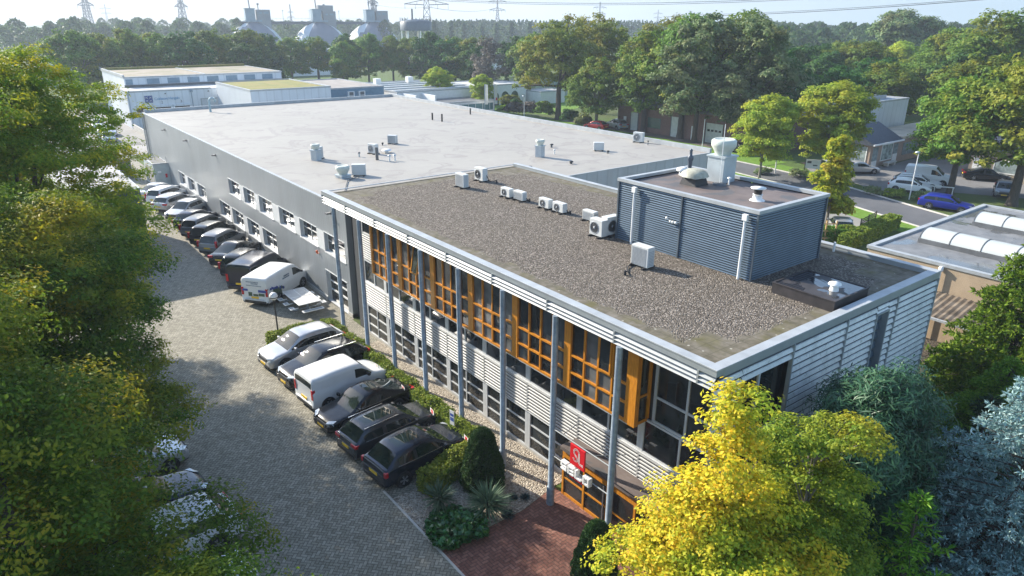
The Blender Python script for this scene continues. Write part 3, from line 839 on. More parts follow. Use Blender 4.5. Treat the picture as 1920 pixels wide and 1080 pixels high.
for (a, b, z0, z1) in holes:
    d = 0.3
    m = MB()
    m.box(HX0 + .005, HX0 + d, b - .02, b + .0, z0, z1, 1); m.box(HX0 + .005, HX0 + d, a, a + .02, z0, z1, 1)
    m.box(HX0 - .02, HX0 + d, a - .06, b + .06, z1, z1 + .05); m.box(HX0 - .05, HX0 + d, a - .06, b + .06, z0 - .05, z0 + .012)
    if z1 - z0 > 1.6:      # the door: frame with two leaves
        m.box(HX0 + .2, HX0 + .29, a + .02, a + .12, z0, z1); m.box(HX0 + .2, HX0 + .29, b - .12, b - .02, z0, z1)
        m.box(HX0 + .2, HX0 + .29, a + .12, b - .12, z1 - .1, z1); m.box(HX0 + .2, HX0 + .29, a + .12, b - .12, .75, .85); m.box(HX0 + .2, HX0 + .29, (a + b) / 2 - .04, (a + b) / 2 + .04, .02, z1 - .1)
        m.box(HX0 + .2, HX0 + .29, a + .12, b - .12, 1.35, 1.42)
        o = m.build('door', [M_WHITE, M_REV], hall)
        MB().box(HX0 + .24, HX0 + .26, a + .1, b - .1, .02, z1 - .05).build('pane', M_GLASS_D, o)
        continue
    m.box(HX0 + .2, HX0 + .28, a + .02, a + .08, z0 + .012, z1); m.box(HX0 + .2, HX0 + .28, b - .08, b - .02, z0 + .012, z1)
    m.box(HX0 + .2, HX0 + .28, a + .08, b - .08, z1 - .06, z1); m.box(HX0 + .2, HX0 + .28, a + .08, b - .08, z0 + .012, z0 + .07)
    m.box(HX0 + .2, HX0 + .28, a + .08, b - .08, (z0 + z1) / 2 + .08, (z0 + z1) / 2 + .115); m.box(HX0 + .2, HX0 + .28, (a + b) / 2 - .02, (a + b) / 2 + .02, z0 + .07, z1 - .06)
    o = m.build('window', [M_WHITE, M_REV], hall)
    MB().box(HX0 + .24, HX0 + .255, a + .06, b - .06, z0 + .03, z1 - .03).build('pane', M_GLASS if (int(a) % 2) else M_GLASS_B, o)
# white infill panels between windows
for row, z0, z1 in ((UP, 3.4, 4.68), (LO, .78, 2.16), (FA, 1.1, 2.4)):
    for (a, b), (c, d) in zip(row, row[1:]):
        MB().box(HX0 - .012, HX0 + .05, b + .002, c - .002, z0 + .012, z1).build('window_pier', M_WHITE, hall)
def hall_roof_mat():
    k = NT('white_roof_membrane')
    s = k.sep(k.co())
    c = k.ramp(k.noise(0.09, 6.0, rough=0.62), [(0.3, (0.295, 0.274, 0.238)), (0.55, (0.33, 0.308, 0.27)), (0.75, (0.347, 0.324, 0.285))])
    c = k.mix(0.18, c, k.ramp(k.noise(1.2, 5.0), [(0.35, (0.25, 0.232, 0.208)), (0.65, (0.352, 0.331, 0.297))]))
    ph = k.m('FRACT', k.m('DIVIDE', s[1], 1.95))
    seam = k.ramp(ph, [(0.0, (0.6, 0.6, 0.6)), (0.035, (0, 0, 0))])
    c = k.mix(seam, c, (0.24, 0.226, 0.205))
    puddle = k.ramp(k.noise(0.22, 3.0, dist=1.2), [(0.52, (0, 0, 0)), (0.56, (0.75, 0.75, 0.75)), (0.6, (0.12, 0.12, 0.12))])
    c = k.mix(puddle, c, (0.25, 0.226, 0.205))
    return k.done(k.bsdf(c, 0.62, spec=0.35))
M_HROOF = hall_roof_mat()
m = MB(); m.prism([(HX0 + .12, 27.2), (HX0 + .12, HY1 - .2), (HX1 - .2, HY1 - .2), (HX1 - .2, 26.36), (13.62, 26.36), (13.62, 26.27), (HX0 + .36, 26.27)], HZ - .04, HZ)
m.build('roof', M_HROOF, hall)
m = MB()
m.box(HX0 - .03, HX0 + .16, HY0 - .02, HY1 + .03, HZ - .05, HZ + .03)
m.box(HX0 + .17, HX1 - .002, HY1 - .2, HY1 + .03, HZ - .03, HZ + .34)
m.box(HX1 - .2, HX1 + .03, 26.28, HY1 - .205, HZ - .03, HZ + .36); m.box(13.62, HX1 - .205, 26.28, 26.4, HZ - .03, HZ + .03)
m.build('roof_edge', M_CAP, hall)
m = MB()
for dx in (-.12, -.3):
    m.tube((HX0 + dx + .05, HY1 - .4 + dx, 0), (HX0 + dx + .05, HY1 - .4 + dx, HZ - .1), 0.06)
m.tube((HX0 - .1, 72.5, 0), (HX0 - .1, 72.5, 3.2), .03)
m.build('downpipe', M_LOUV, hall)
for y in (71.0, 62.5, 53.0, 29.3):
    m = MB(); m.box(HX0 - .35, HX0 - .01, y - .12, y + .12, HZ - .75, HZ - .66); m.box(HX0 - .06, HX0 - .004, y - .05, y + .05, HZ - .8, HZ - .6)
    m.build('floodlight', M_DKGREY, hall)
m = MB(); m.lathe([(.0, 0), (.07, .01), (.08, .1), (.05, .18), (0, .2)], (HX0 - .12, 31.9, 3.0), 10); m.box(HX0 - .14, HX0 - .004, 31.85, 31.95, 2.95, 3.0)
m.build('alarm_beacon', plain('orange_beacon', (.7, .12, .02), .4), hall)
m = MB(); m.path([(2.2, 28.6, HZ + .06), (5.0, 33.8, HZ + .06), (6.2, 34.6, HZ + .06)], .03); m.build('roof_cable', M_DKGREY, hall)
# ------------------------------------------------------------------ roof equipment
M_ACW = plain('ac_housing', (0.56, 0.57, 0.55), 0.45, var=0.06)
M_ACG = plain('ac_grille', (0.33, 0.35, 0.37), 0.5, 0.1)
def ac_unit(name, w, d, h, label, loc, rz, group, kind='fan', feet=True, cable=None):
    """outdoor unit; local x = width, local -y = front"""
    t = thing(name, label, 'air conditioner', loc, rz, group)
    m = MB(); m.box(-w / 2, w / 2, -d / 2, d / 2, .07, h); m.build('housing', M_ACW, t, bevel=.015)
    m = MB()
    if kind == 'fan':
        r = min(w * .36, h * .4)
        m.lathe([(r, -.0), (r, .012), (r * .93, .016), (r * .9, .006), (r * .25, .006), (r * .22, .02), (0, .02)], (0, 0, 0), 20)
        for i in range(1, 5):
            q = r * i / 5
            m.lathe([(q, .012), (q + .006, .016), (q + .012, .012)], (0, 0, 0), 20)
        m.v = [(-w * .1 + v[0], -d / 2 - v[2], h * .52 + v[1]) for v in m.v]
        m.build('fan_grille', M_ACG, t)
    else:
        for i in range(int((h - .14) / .05)):
            m.box(-w / 2 + .04, w / 2 - .1, -d / 2 - .012, -d / 2 - .001, .11 + i * .05, .135 + i * .05)
        for i in range(11):
            x = -w / 2 + .045 + i * (w - .16) / 10.0
            m.box(x, x + .008, -d / 2 - .016, -d / 2 - .0125, .1, h - .06)
        m.build('coil_grille', M_ACG, t)
        m = MB()
        for i in range(int((h - .2) / .06)):
            m.box(w / 2 + .001, w / 2 + .01, -d / 2 + .05, d / 2 - .05, .14 + i * .06, .165 + i * .06)
        m.build('side_grille', M_ACG, t)
    if feet:
        for x in (-w * .36, w * .36):
            MB().box(x - .04, x + .04, -d / 2 - .16, d / 2 + .16, 0, .068).build('rubber_foot', M_BLACK, t)
    if cable:
        m = MB(); m.path(cable, .022); m.lathe([(.05, 0), (.05, .16), (.03, .19)], (cable[-1][0], cable[-1][1], 0), 8); m.build('cable', M_BLACK, t)
    return t
GA = 'air conditioners on the gravel roof'
# positions: far pair, row of small units, service unit and near unit
ac_unit('air_conditioner', .84, .36, .8, 'white air conditioner with dark side coil and trailing cable near the gravel roof far edge', (7.1, 23.0, ZG), RAD(-90), GA, 'coil', cable=[(-.3, .18, .3), (-.55, .25, .05), (-.8, .2, .03), (-.95, .3, .15)])
ac_unit('air_conditioner', .84, .36, .8, 'white air conditioner with round fan standing hard against the gravel roof far edge', (8.95, 23.75, ZG), RAD(-90), GA, 'fan', cable=[(.4, .1, .4), (.6, .2, .06), (.9, .25, .1), (1.15, .3, .22)])
small = [(7.75, 19.6, 'small white air conditioner, farthest of the low row on the gravel roof'),
         (7.85, 18.6, 'small white air conditioner, second from far end of the low gravel roof row'),
         (7.9, 16.55, 'small white air conditioner with dark feet, third of the low row on the gravel roof'),
         (7.93, 15.5, 'small white air conditioner, fourth of the low row on the gravel roof'),
         (8.05, 13.45, 'small white air conditioner nearest the blue grey plant room, last of the low row')]
for i, (x, y, l) in enumerate(small):
    ac_unit('air_conditioner', .78, .3, .52, l, (x, y, ZG), RAD(-90), GA, 'fan' if i in (0, 2, 3) else 'coil', cable=[(.35, .1, .2), (.55, .2, .03)] if i in (1, 3) else None)
ac_unit('air_conditioner', .78, .38, .8, 'white air conditioner with its side cover open, tight beside the plant room corner', (6.62, 11.4, ZG), RAD(-90), GA, 'fan')
m = MB(); m.box(-.1, .1, -.02, .0, 0, .5)
ac_unit('air_conditioner', .8, .38, .88, 'white air conditioner standing behind the open one, half hidden by the plant room wall', (7.2, 11.25, ZG), RAD(0), GA, 'fan')
ac_unit('air_conditioner', .84, .4, .86, 'large white air conditioner with ribbed coil alone in front of the plant room', (5.15, 7.45, ZG), RAD(-88), GA, 'coil', cable=[(-.4, -.1, .1), (-.2, -.6, .05), (.1, -.95, .04), (.25, -1.25, .14)])
GH = 'air conditioners on the white hall roof'
ac_unit('air_conditioner', .9, .4, .95, 'white air conditioner behind a square duct on the white hall roof', (6.75, 42.9, HZ), RAD(-70), GH, 'coil')
ac_unit('air_conditioner', .95, .45, .8, 'dark backed air conditioner beside the low round fan on the white hall roof', (6.5, 35.1, HZ), RAD(150), GH, 'coil')
ac_unit('air_conditioner', .8, .4, .75, 'pale air conditioner standing farthest of the middle group on the white hall roof', (14.8, 45.6, HZ), RAD(-50), GH, 'coil')
ac_unit('air_conditioner', .85, .4, .8, 'white air conditioner right behind the dark post on the white hall roof', (11.2, 42.2, HZ), RAD(-75), GH, 'fan')
ac_unit('air_conditioner', .85, .4, .7, 'slanted dark air conditioner near the right edge of the white hall roof', (27.1, 32.5, HZ), RAD(140), GH, 'coil')
ac_unit('air_conditioner', .95, .4, .9, 'white fan unit against the right parapet of the white hall roof', (33.0, 33.5, HZ), RAD(-75), GH, 'fan')

M_TURB = plain('pale_green_fan', (0.50, 0.53, 0.47), 0.55, var=0.12)
M_DUCT = plain('duct_steel', (0.42, 0.47, 0.50), 0.45, 0.3, var=0.1)
def roof_fan(label, loc, r, box, hb, rz=0, base='box'):
    t = thing('roof_fan', label, 'roof fan', loc, rz, 'round exhaust fans on the roofs')
    b = box / 2
    m = MB(); m.box(-b, b, -b, b, 0, hb); m.box(-b - .05, b + .05, -b - .05, b + .05, hb + .001, hb + .07)
    m.build('duct', M_DUCT, t)
    m = MB(); m.lathe([(r * .62, hb + .07), (r * .72, hb + .07 + r * .3), (r * 1.0, hb + .07 + r * .75), (r, hb + .07 + r * 1.15), (r * .8, hb + .07 + r * 1.3), (r * .72, hb + .07 + r * 1.22), (0, hb + .07 + r * 1.2)], (0, 0, 0), 24)
    m.build('fan_bowl', M_TURB, t)
    return t
PR = PZ - .17
roof_fan('big round fan on a tall pale square duct on the plant room roof', (10.75, 8.35, PR), .52, .85, 1.05)
roof_fan('round fan on a tall square duct standing alone on the white hall roof', (21.3, 33.2, HZ), .36, .55, .85, RAD(20))
roof_fan('squat round fan on a low base at the near left of the hall roof', (5.3, 35.1, HZ), .48, .75, .16, RAD(10))
roof_fan('short square duct with a small bowl at the left of the white hall roof', (6.35, 42.2, HZ), .34, .55, .75, RAD(25))
t = thing('dome_vent', 'shallow pleated dome vent on a dark square base on the plant room roof', 'roof vent', (9.25, 8.55, PR))
m = MB(); m.add([(-.42, -.42, 0), (.42, -.42, 0), (.42, .42, 0), (-.42, .42, 0), (-.34, -.34, .3), (.34, -.34, .3), (.34, .34, .3), (-.34, .34, .3)], [(0, 1, 5, 4), (1, 2, 6, 5), (2, 3, 7, 6), (3, 0, 4, 7), (4, 5, 6, 7)])
m.build('base', M_BLACK, t)
MB().box(-.36, .36, -.36, .36, .301, .34).build('collar', M_DUCT, t)
m = MB()
prof = [(.58, .36), (.5, .52), (.34, .62), (.16, .66), (.0, .67)]
n = 32; vs = []
for j, (r, z) in enumerate(prof):
    for i in range(n):
        q = r * (1 + (.04 if i % 2 else -.03) * (1 if j < 2 else .3)); vs.append((q * math.cos(2 * PI * i / n), q * math.sin(2 * PI * i / n), z))
m.add(vs, [(j * n + i, j * n + (i + 1) % n, (j + 1) * n + (i + 1) % n, (j + 1) * n + i) for j in range(len(prof) - 1) for i in range(n)], 0, True)
m.build('dome', plain('weathered_dome', (.36, .35, .27), .6, var=.25, scale=6), t)
def pipe_vent(label, loc, prof, mats, cat='vent pipe', n=12):
    t = thing('vent_pipe', label, cat, loc, 0, 'vent pipes on the roofs')
    for nm, pr, mt in prof:
        MB().lathe(pr, (0, 0, 0), n).build(nm, mt, t)
    return t
pipe_vent('white cowl with black neck and flat cap near the plant room roof front corner', (9.0, 5.3, PR), [('base', [(.3, 0), (.26, .03), (.18, .06), (.17, .2), (.2, .24)], M_WPAINT), ('neck', [(.14, .24), (.17, .46)], M_BLACK), ('cap', [(.28, .46), (.3, .49), (.05, .53)], M_WPAINT)], None)
pipe_vent('dark stepped flue pipe at the back of the plant room roof', (11.1, 10.3, PR), [('base', [(.18, 0), (.12, .2)], M_WPAINT), ('flue', [(.09, .2), (.1, .5), (.14, .6), (.13, .72), (.07, .78), (.06, .95), (.08, 1.0), (.03, 1.06)], plain('flue_blue', (.05, .07, .1), .4))], None)
pipe_vent('white mushroom vent beside the dark flue on the plant room roof', (10.35, 10.1, PR), [('neck', [(.14, 0), (.12, .2)], M_WPAINT), ('cap', [(.26, .2), (.25, .3), (.1, .36)], M_WPAINT)], None)
pipe_vent('small white mushroom pipe next to the tall duct on the plant room roof', (10.35, 7.6, PR), [('pipe', [(.035, 0), (.035, .28)], M_WPAINT), ('cap', [(.09, .28), (.08, .32), (.02, .34)], M_WPAINT)], None)
t = thing('lightning_rod', 'thin white rod on a round weight on the plant room roof', 'lightning rod', (10.05, 7.85, PR))
MB().tube((0, 0, .06), (.03, .05, 2.5), .013).build('rod', M_WPAINT, t)
MB().lathe([(.3, 0), (.28, .07), (.05, .09)], (0, 0, 0), 14).build('weight', M_DKGREY, t)
# small vents on the hall roof
def post(label, x, y, h, r, mat, capm=None):
    t = thing('vent_pipe', label, 'vent pipe', (x, y, HZ), 0, 'vent pipes on the roofs')
    MB().tube((0, 0, 0), (0, 0, h), r, n=10).build('pipe', mat, t)
    if capm: MB().lathe([(r * 1.9, h), (r * 1.7, h + .08), (r * .4, h + .1)], (0, 0, 0), 10).build('cap', capm, t)
post('tall dark square looking post in the middle of the white hall roof', 10.2, 39.6, .98, .12, M_DKGREY)
post('left of two white stub pipes with grey caps beside the dark post', 10.75, 38.6, .38, .07, M_WPAINT, M_DUCT)
post('right of two white stub pipes with grey caps beside the dark post', 11.15, 38.5, .4, .07, M_WPAINT, M_DUCT)
post('single black stub pipe far back on the white hall roof, left of its twin', 25.8, 57.0, .75, .09, M_BLACK)
post('single black stub pipe far back on the white hall roof, right of its twin', 25.9, 55.2, .8, .09, M_BLACK)
post('black stub pipe by the right parapet of the white hall roof', 31.8, 58.5, .7, .08, M_BLACK)
post('short grey stub pipe between the square duct and the dark post', 9.65, 41.6, .28, .06, M_DUCT, M_DKGREY)
post('short black capped pipe near the farthest air conditioner of the hall roof', 13.7, 45.4, .15, .06, M_DKGREY, M_BLACK)
post('black bowl topped pipe right of the tall fan on the white hall roof', 24.9, 36.0, .22, .09, M_DKGREY, M_BLACK)
post('thin white pipe in front of the black bowl pipe on the hall roof', 23.0, 33.4, .3, .04, M_WPAINT, M_DUCT)
post('low black cap pipe nearest the office end of the hall roof', 21.4, 29.6, .12, .1, M_DKGREY, M_BLACK)
post('low black cap pipe right beside the gravel roof corner', 17.7, 30.0, .1, .1, M_DKGREY, M_BLACK)
post('black capped pipe beside the slanted air conditioner', 26.8, 31.1, .15, .07, M_DKGREY, M_BLACK)
post('thin dark pipe near the right parapet fan unit', 32.6, 32.0, .3, .04, M_DKGREY, M_BLACK)
t = thing('roof_vent', 'flat pale vent cap beside the dark post on the hall roof', 'roof vent', (12.3, 42.0, HZ))
MB().lathe([(.16, 0), (.16, .18)], (0, 0, 0), 12).build('neck', M_WPAINT, t); MB().lathe([(.4, .18), (.36, .26), (.1, .3)], (0, 0, 0), 14).build('cap', M_WPAINT, t)
t = thing('gooseneck_pipe', 'blue grey gooseneck pipe bent over at the far edge of the hall roof', 'vent pipe', (8.3, 77.6, HZ))
m = MB(); pts = [(0, 0, 0), (0, 0, 1.25)] + [(.32 - .32 * math.cos(a), -.1 * math.sin(a), 1.25 + .32 * math.sin(a)) for a in [PI * i / 8 for i in range(1, 8)]] + [(.64, 0, 1.1)]
m.path(pts, .13, 10); m.build('pipe', plain('pipe_blue', (.3, .42, .47), .4, .2), t)
# dark raised skylight tray with standing water, near the side edge of the gravel roof
t = thing('roof_tray', 'black felted raised box with rain water pooled on top by the gravel roof edge', 'skylight box', (7.85, 1.65, ZG))
def tray_mat():
    k = NT('black_felt_wet')
    s = k.sep(k.co())
    f = k.noise(0.85, 3.0, dist=0.6)
    f = k.m('ADD', f, k.m('MULTIPLY', s[0], 0.03))
    wet = k.ramp(f, [(0.47, (0, 0, 0)), (0.485, (1, 1, 1))])
    dry = k.bsdf(k.ramp(k.noise(3.0, 5.0), [(.3, (.025, .023, .025)), (.7, (.05, .045, .046))]), .6)
    water = k.bsdf((0.03, 0.03, 0.035), 0.02, spec=1.0, extra={'IOR': 1.6})
    return k.done(k.n('ShaderNodeMixShader', {0: wet, 1: dry, 2: water}).outputs[0])
M_FELT = plain('black_felt', (.032, .027, .028), .65, var=.4, scale=3)
m = MB(); m.box(-1.1, 1.1, -1.15, 1.15, 0, .36); m.box(-1.12, 1.12, -1.17, -1.1, .362, .4); m.box(-1.12, 1.12, 1.1, 1.17, .362, .4); m.box(-1.12, -1.05, -1.1, 1.1, .362, .4); m.box(1.05, 1.12, -1.1, 1.1, .362, .4)
m.build('upstand', M_FELT, t)
MB().box(-1.05, 1.05, -1.1, 1.1, .362, .375).build('tray_top', tray_mat(), t)
pipe_vent('white mushroom vent standing in the puddle of the black roof box', (7.75, 1.1, ZG + .376), [('neck', [(.16, 0), (.11, .22)], M_WPAINT), ('cap', [(.22, .22), (.2, .27), (.05, .32)], M_WPAINT)], None)
pipe_vent('small white pipe at the far edge slabs of the gravel roof', (13.0, 4.0, ZG), [('pipe', [(.05, 0), (.045, .4)], M_WPAINT)], None)

# ------------------------------------------------------------------ things in the yard
# white steel table with separate seats
t = thing('picnic_table', 'white steel table with fixed stool seats on the paving near the lamp post', 'picnic table', (-0.07, 30.78, 0.02))
m = MB(); m.box(-.66, .66, -1.38, 1.38, .735, .75); m.build('tabletop', plain('table_panel', (.52, .52, .5), .5), t)
m = MB(); m.box(-.72, -.66, -1.44, 1.44, .72, .76); m.box(.66, .72, -1.44, 1.44, .72, .76); m.box(-.66, .66, -1.44, -1.38, .72, .76); m.box(-.66, .66, 1.38, 1.44, .72, .76); m.box(-.66, .66, -.03, .03, .752, .762); m.box(-.03, .03, -1.38, 1.38, .751, .761)
m.build('table_frame', M_WPAINT, t)
for y in (-.9, .9):
    m = MB(); m.box(-.05, .05, y - .05, y + .05, 0, .72); m.box(-.85, .85, y - .03, y + .03, .25, .3); m.box(-.4, .4, y - .06, y + .06, 0, .03)
    m.build('table_leg', M_GALV, t)
for sx in (-1, 1):
    for y in (-.95, 0, .95):
        m = MB(); x0, x1 = sorted((sx * .86, sx * 1.16))
        m.box(x0, x0 + .05, y - .22, y + .22, .42, .46); m.box(x1 - .05, x1, y - .22, y + .22, .42, .46); m.box(x0 + .05, x1 - .05, y - .22, y - .17, .42, .46); m.box(x0 + .05, x1 - .05, y + .17, y + .22, .42, .46)
        m.box(min(sx * .6, sx * .86), max(sx * .6, sx * .86), y - .03, y + .03, .36, .41); m.box(x0 + .051, x1 - .051, y - .169, y + .169, .425, .44, 1)
        m.build('seat', [M_WPAINT, M_ACG], t)
m = MB(); m.box(-.66, .66, -1.98, -1.93, .4, .45); m.box(-.66, .66, -1.7, -1.65, .4, .45); m.box(-.66, -.6, -1.93, -1.7, .4, .45); m.box(.6, .66, -1.93, -1.7, .4, .45); m.box(-.6, .6, -1.929, -1.701, .41, .42, 1); m.box(-.03, .03, -1.65, -1.2, .3, .35)
m.build('end_bench', [M_WPAINT, M_ACG], t)
# globe lamp
t = thing('lamp_post', 'black lamp post with a white globe beside the end of the hedge', 'lamp post', (-3.0, 26.95, 0))
m = MB(); m.lathe([(.09, 0), (.07, .3), (.045, .35), (.04, 2.38), (.09, 2.42), (.09, 2.46)], (0, 0, 0), 12); m.build('pole', M_BLACK, t)
m = MB(); m.lathe([(.0, 2.44)] + [(.23 * math.sin(a), 2.67 - .23 * math.cos(a)) for a in [PI * i / 12 for i in range(1, 12)]] + [(0, 2.9)], (0, 0, 0), 20)
m.build('globe', plain('opal_globe', (.8, .78, .74), .25, var=.03), t)
m = MB(); m.lathe([(.236, 2.6), (.238, 2.62), (.236, 2.64)], (0, 0, 0), 20); m.build('globe_ring', M_BLACK, t)
# reserved-bay markers in the hedge
for i, (y, l) in enumerate([(18.9, 'beside the white van nose'), (16.2, 'behind the black coupe'), (13.6, 'in front of the grey estate car'), (10.9, 'at the near end of the hedge')]):
    t = thing('bay_marker', 'red and white reserved bay plate ' + l, 'sign', (-.88, y, 0), RAD(-8), 'reserved bay plates in the hedge')
    MB().tube((0, 0, 0), (0, 0, .85), .02).build('post', M_GALV, t)
    MB().box(-.03, -.022, -.2, .2, .84, 1.06).build('plate', M_WPAINT, t); MB().box(-.034, -.031, -.1, .1, .86, 1.04).build('red_field', M_RED, t)
t = thing('info_board', 'narrow blue and white board on a post behind the dark hatchback nose', 'sign', (-.75, 12.15, 0), RAD(8))
MB().tube((0, 0, 0), (0, 0, 1.5), .03).build('post', M_GALV, t)
MB().box(-.05, -.035, -.14, .14, .95, 1.65).build('board', M_WPAINT, t); MB().box(-.056, -.051, -.11, .11, 1.15, 1.32).build('blue_field', plain('sign_blue', (.02, .08, .35), .4), t); MB().box(-.056, -.051, -.11, .11, 1.38, 1.5).build('blue_field', MATS['sign_blue'], t)
# container units at the far end of the yard
def steel_box(name, label, cat, x0, x1, y0, y1, h, wall, roofm, trim, group=None, door=None):
    t = thing(name, label, cat, ((x0 + x1) / 2, (y0 + y1) / 2, 0), 0, group)
    a, b = (x1 - x0) / 2, (y1 - y0) / 2
    MB().box(-a, a, -b, b, 0, h - .1).build('wall', wall, t)
    m = MB(); m.box(-a - .04, a + .04, -b - .04, -b + .12, h - .1, h + .03); m.box(-a - .04, a + .04, b - .12, b + .04, h - .1, h + .03); m.box(-a - .04, -a + .12, -b + .12, b - .12, h - .1, h + .029); m.box(a - .12, a + .04, -b + .12, b - .12, h - .1, h + .029)
    m.build('roof_trim', trim, t)
    MB().box(-a + .12, a - .12, -b + .12, b - .12, h - .1, h - .03).build('roof', roofm, t)
    return t, a, b
M_BITU = plain('bitumen_roof', (.1, .105, .11), .75, var=.3, scale=1.2)
t, a, b = steel_box('switch_container', 'pale grey steel container with a dark flat roof beside the hall wall', 'container', .0, 1.62, 70.9, 75.6, 2.55, plain('container_grey', (.42, .47, .46), .5, .1), M_BITU, M_CAP)
m = MB()
for y in (-1.4, -.1, 1.2):
    m.box(-a - .03, -a - .002, y - .6, y + .5, .2, 2.1)
m.build('vent_door', plain('container_louvre', (.3, .28, .25), .6), t)
MB().box(.25, .45, -b - .05, -b - .002, 1.0, 1.4).build('red_box', M_RED, t)
m = MB(); m.box(-.45, -.1, -b - .012, -b - .002, 1.55, 1.75); m.build('plate', M_WPAINT, t)
m = MB()
for x in (-a + .03, a - .03): m.box(x - .035, x + .035, -b - .03, -b - .002, .05, 2.4)
m.build('corner_post', M_CAP, t)
steel_box('meter_cabinet', 'narrow olive brown cabinet with an open pale side at the yard end', 'cabinet', -2.3, -1.0, 77.2, 78.7, 2.3, plain('olive_panel', (.15, .14, .11), .7), plain('pale_roof', (.3, .28, .23), .8), plain('pale_trim', (.36, .34, .26), .7))
steel_box('brick_shed', 'low dark brick shed with a flat brown roof at the far end of the yard', 'shed', -5.6, -1.8, 80.5, 84.5, 2.4, plain('shed_brick', (.1, .08, .07), .85, var=.3, scale=5), plain('shed_roof', (.16, .14, .13), .8), plain('shed_fascia', (.07, .065, .06), .6))
t, a, b = steel_box('annex_building', 'dark blue grey flat roofed annex behind the oak trees with a white roof edge', 'building', -14.0, -5.55, 46.0, 59.0, 5.5, plain('slate_cladding', (.045, .055, .075), .5, .1), plain('annex_roof', (.3, .29, .275), .7, var=.15), M_CAP)
m = MB(); m.box(-a + .6, a - .6, -b - .02, -b - .002, 1.2, 2.6); m.build('pane', M_GLASS_D, t)
# ------------------------------------------------------------------ vehicles
def pchip(x, y, xi):
    x = np.asarray(x, float); y = np.asarray(y, float)
    h = np.diff(x); d = np.diff(y) / h
    m = np.zeros_like(y)
    for i in range(1, len(y) - 1):
        if d[i - 1] * d[i] > 0:
            w1 = 2 * h[i] + h[i - 1]; w2 = h[i] + 2 * h[i - 1]
            m[i] = (w1 + w2) / (w1 / d[i - 1] + w2 / d[i])
    m[0], m[-1] = d[0], d[-1]
    i = np.clip(np.searchsorted(x, xi, side='right') - 1, 0, len(x) - 2)
    t = (xi - x[i]) / h[i]
    return (y[i] * (2 * t**3 - 3 * t**2 + 1) + h[i] * m[i] * (t**3 - 2 * t**2 + t) + y[i + 1] * (-2 * t**3 + 3 * t**2) + h[i] * m[i + 1] * (t**3 - t**2))

M_CARGLASS = glassy('car_glass', (.010, .018, .017), .02, .3, .55)
M_TYRE = plain('tyre', (.017, .017, .018), .8)
M_RIM = plain('alloy_rim', (.42, .43, .45), .3, .7, var=.1)
M_RIMD = plain('dark_rim', (.05, .05, .055), .35, .5)
M_HEAD = plain('headlight_glass', (.5, .54, .57), .08, .2, var=.2, scale=12)
M_TAIL = plain('tail_light_red', (.42, .008, .014), .15, var=.2, scale=8)
M_PLATE = plain('yellow_number_plate', (.75, .48, .03), .5)
M_TRIM = plain('black_trim', (.022, .022, .024), .55)
M_CHROME = plain('chrome_strip', (.62, .63, .64), .15, .9)
PAINT = {}
def paint(name, c, metal=.5, rough=.28):
    if name not in PAINT:
        k = NT('car_paint_' + name)
        f = k.noise(1.5, 3.0)
        dirt = k.ramp(f, [(.3, [x * .93 for x in c]), (.7, c)])
        PAINT[name] = k.done(k.bsdf(dirt, rough, metal, spec=.5, extra={'Coat Weight': .3, 'Coat Roughness': .03}))
    return PAINT[name]
P_SILVER = paint('silver', (.47, .48, .49)); P_BLACK = paint('black', (.006, .0065, .009), .3, .2); P_WHITE = paint('white', (.72, .73, .73), 0, .35)
P_GREY = paint('grey', (.022, .03, .046), .45, .2); P_DGREY = paint('graphite', (.05, .056, .066), .5, .2); P_NAVY = paint('navy', (.007, .01, .028), .3, .2); P_BLUE = paint('blue', (.015, .03, .3), .3); P_RED = paint('red', (.45, .01, .015), .1)
P_MGREY = paint('mid_grey', (.2, .205, .215)); P_PALE = paint('pale_blue_silver', (.4, .45, .5))

KINDS = {   # L, W, H, sill, hood, belt, xcowl, xws, xroofrear, xglassbottom, tailtop, (wheel front, rear), wheel radius
 'hatch': dict(L=4.2, W=1.78, H=1.47, hood=.88, belt=.93, cowl=1.02, ws=1.85, rr=3.5, gb=4.0, tail=.98, wf=.82, wr=3.4, r=.31),
 'suv':   dict(L=4.65, W=1.88, H=1.64, hood=1.02, belt=1.04, cowl=1.12, ws=1.95, rr=3.95, gb=4.45, tail=1.1, wf=.86, wr=3.68, r=.35),
 'wagon': dict(L=4.78, W=1.84, H=1.48, hood=.87, belt=.93, cowl=1.22, ws=2.05, rr=4.15, gb=4.62, tail=1.0, wf=.88, wr=3.7, r=.33),
 'sedan': dict(L=4.7, W=1.83, H=1.45, hood=.86, belt=.93, cowl=1.18, ws=2.0, rr=3.2, gb=4.15, tail=1.02, wf=.86, wr=3.66, r=.33),
 'mpv':   dict(L=4.2, W=1.76, H=1.62, hood=.98, belt=.98, cowl=.85, ws=1.7, rr=3.85, gb=4.1, tail=1.0, wf=.78, wr=3.42, r=.31),
 'small_van': dict(L=4.25, W=1.83, H=1.8, hood=1.05, belt=1.08, cowl=.95, ws=1.62, rr=4.14, gb=4.22, tail=1.08, wf=.85, wr=3.5, r=.32),
 'van':   dict(L=4.85, W=1.97, H=1.97, hood=1.12, belt=1.18, cowl=.7, ws=1.55, rr=4.72, gb=4.82, tail=1.15, wf=.9, wr=3.75, r=.34),
}
CARMESH = {}
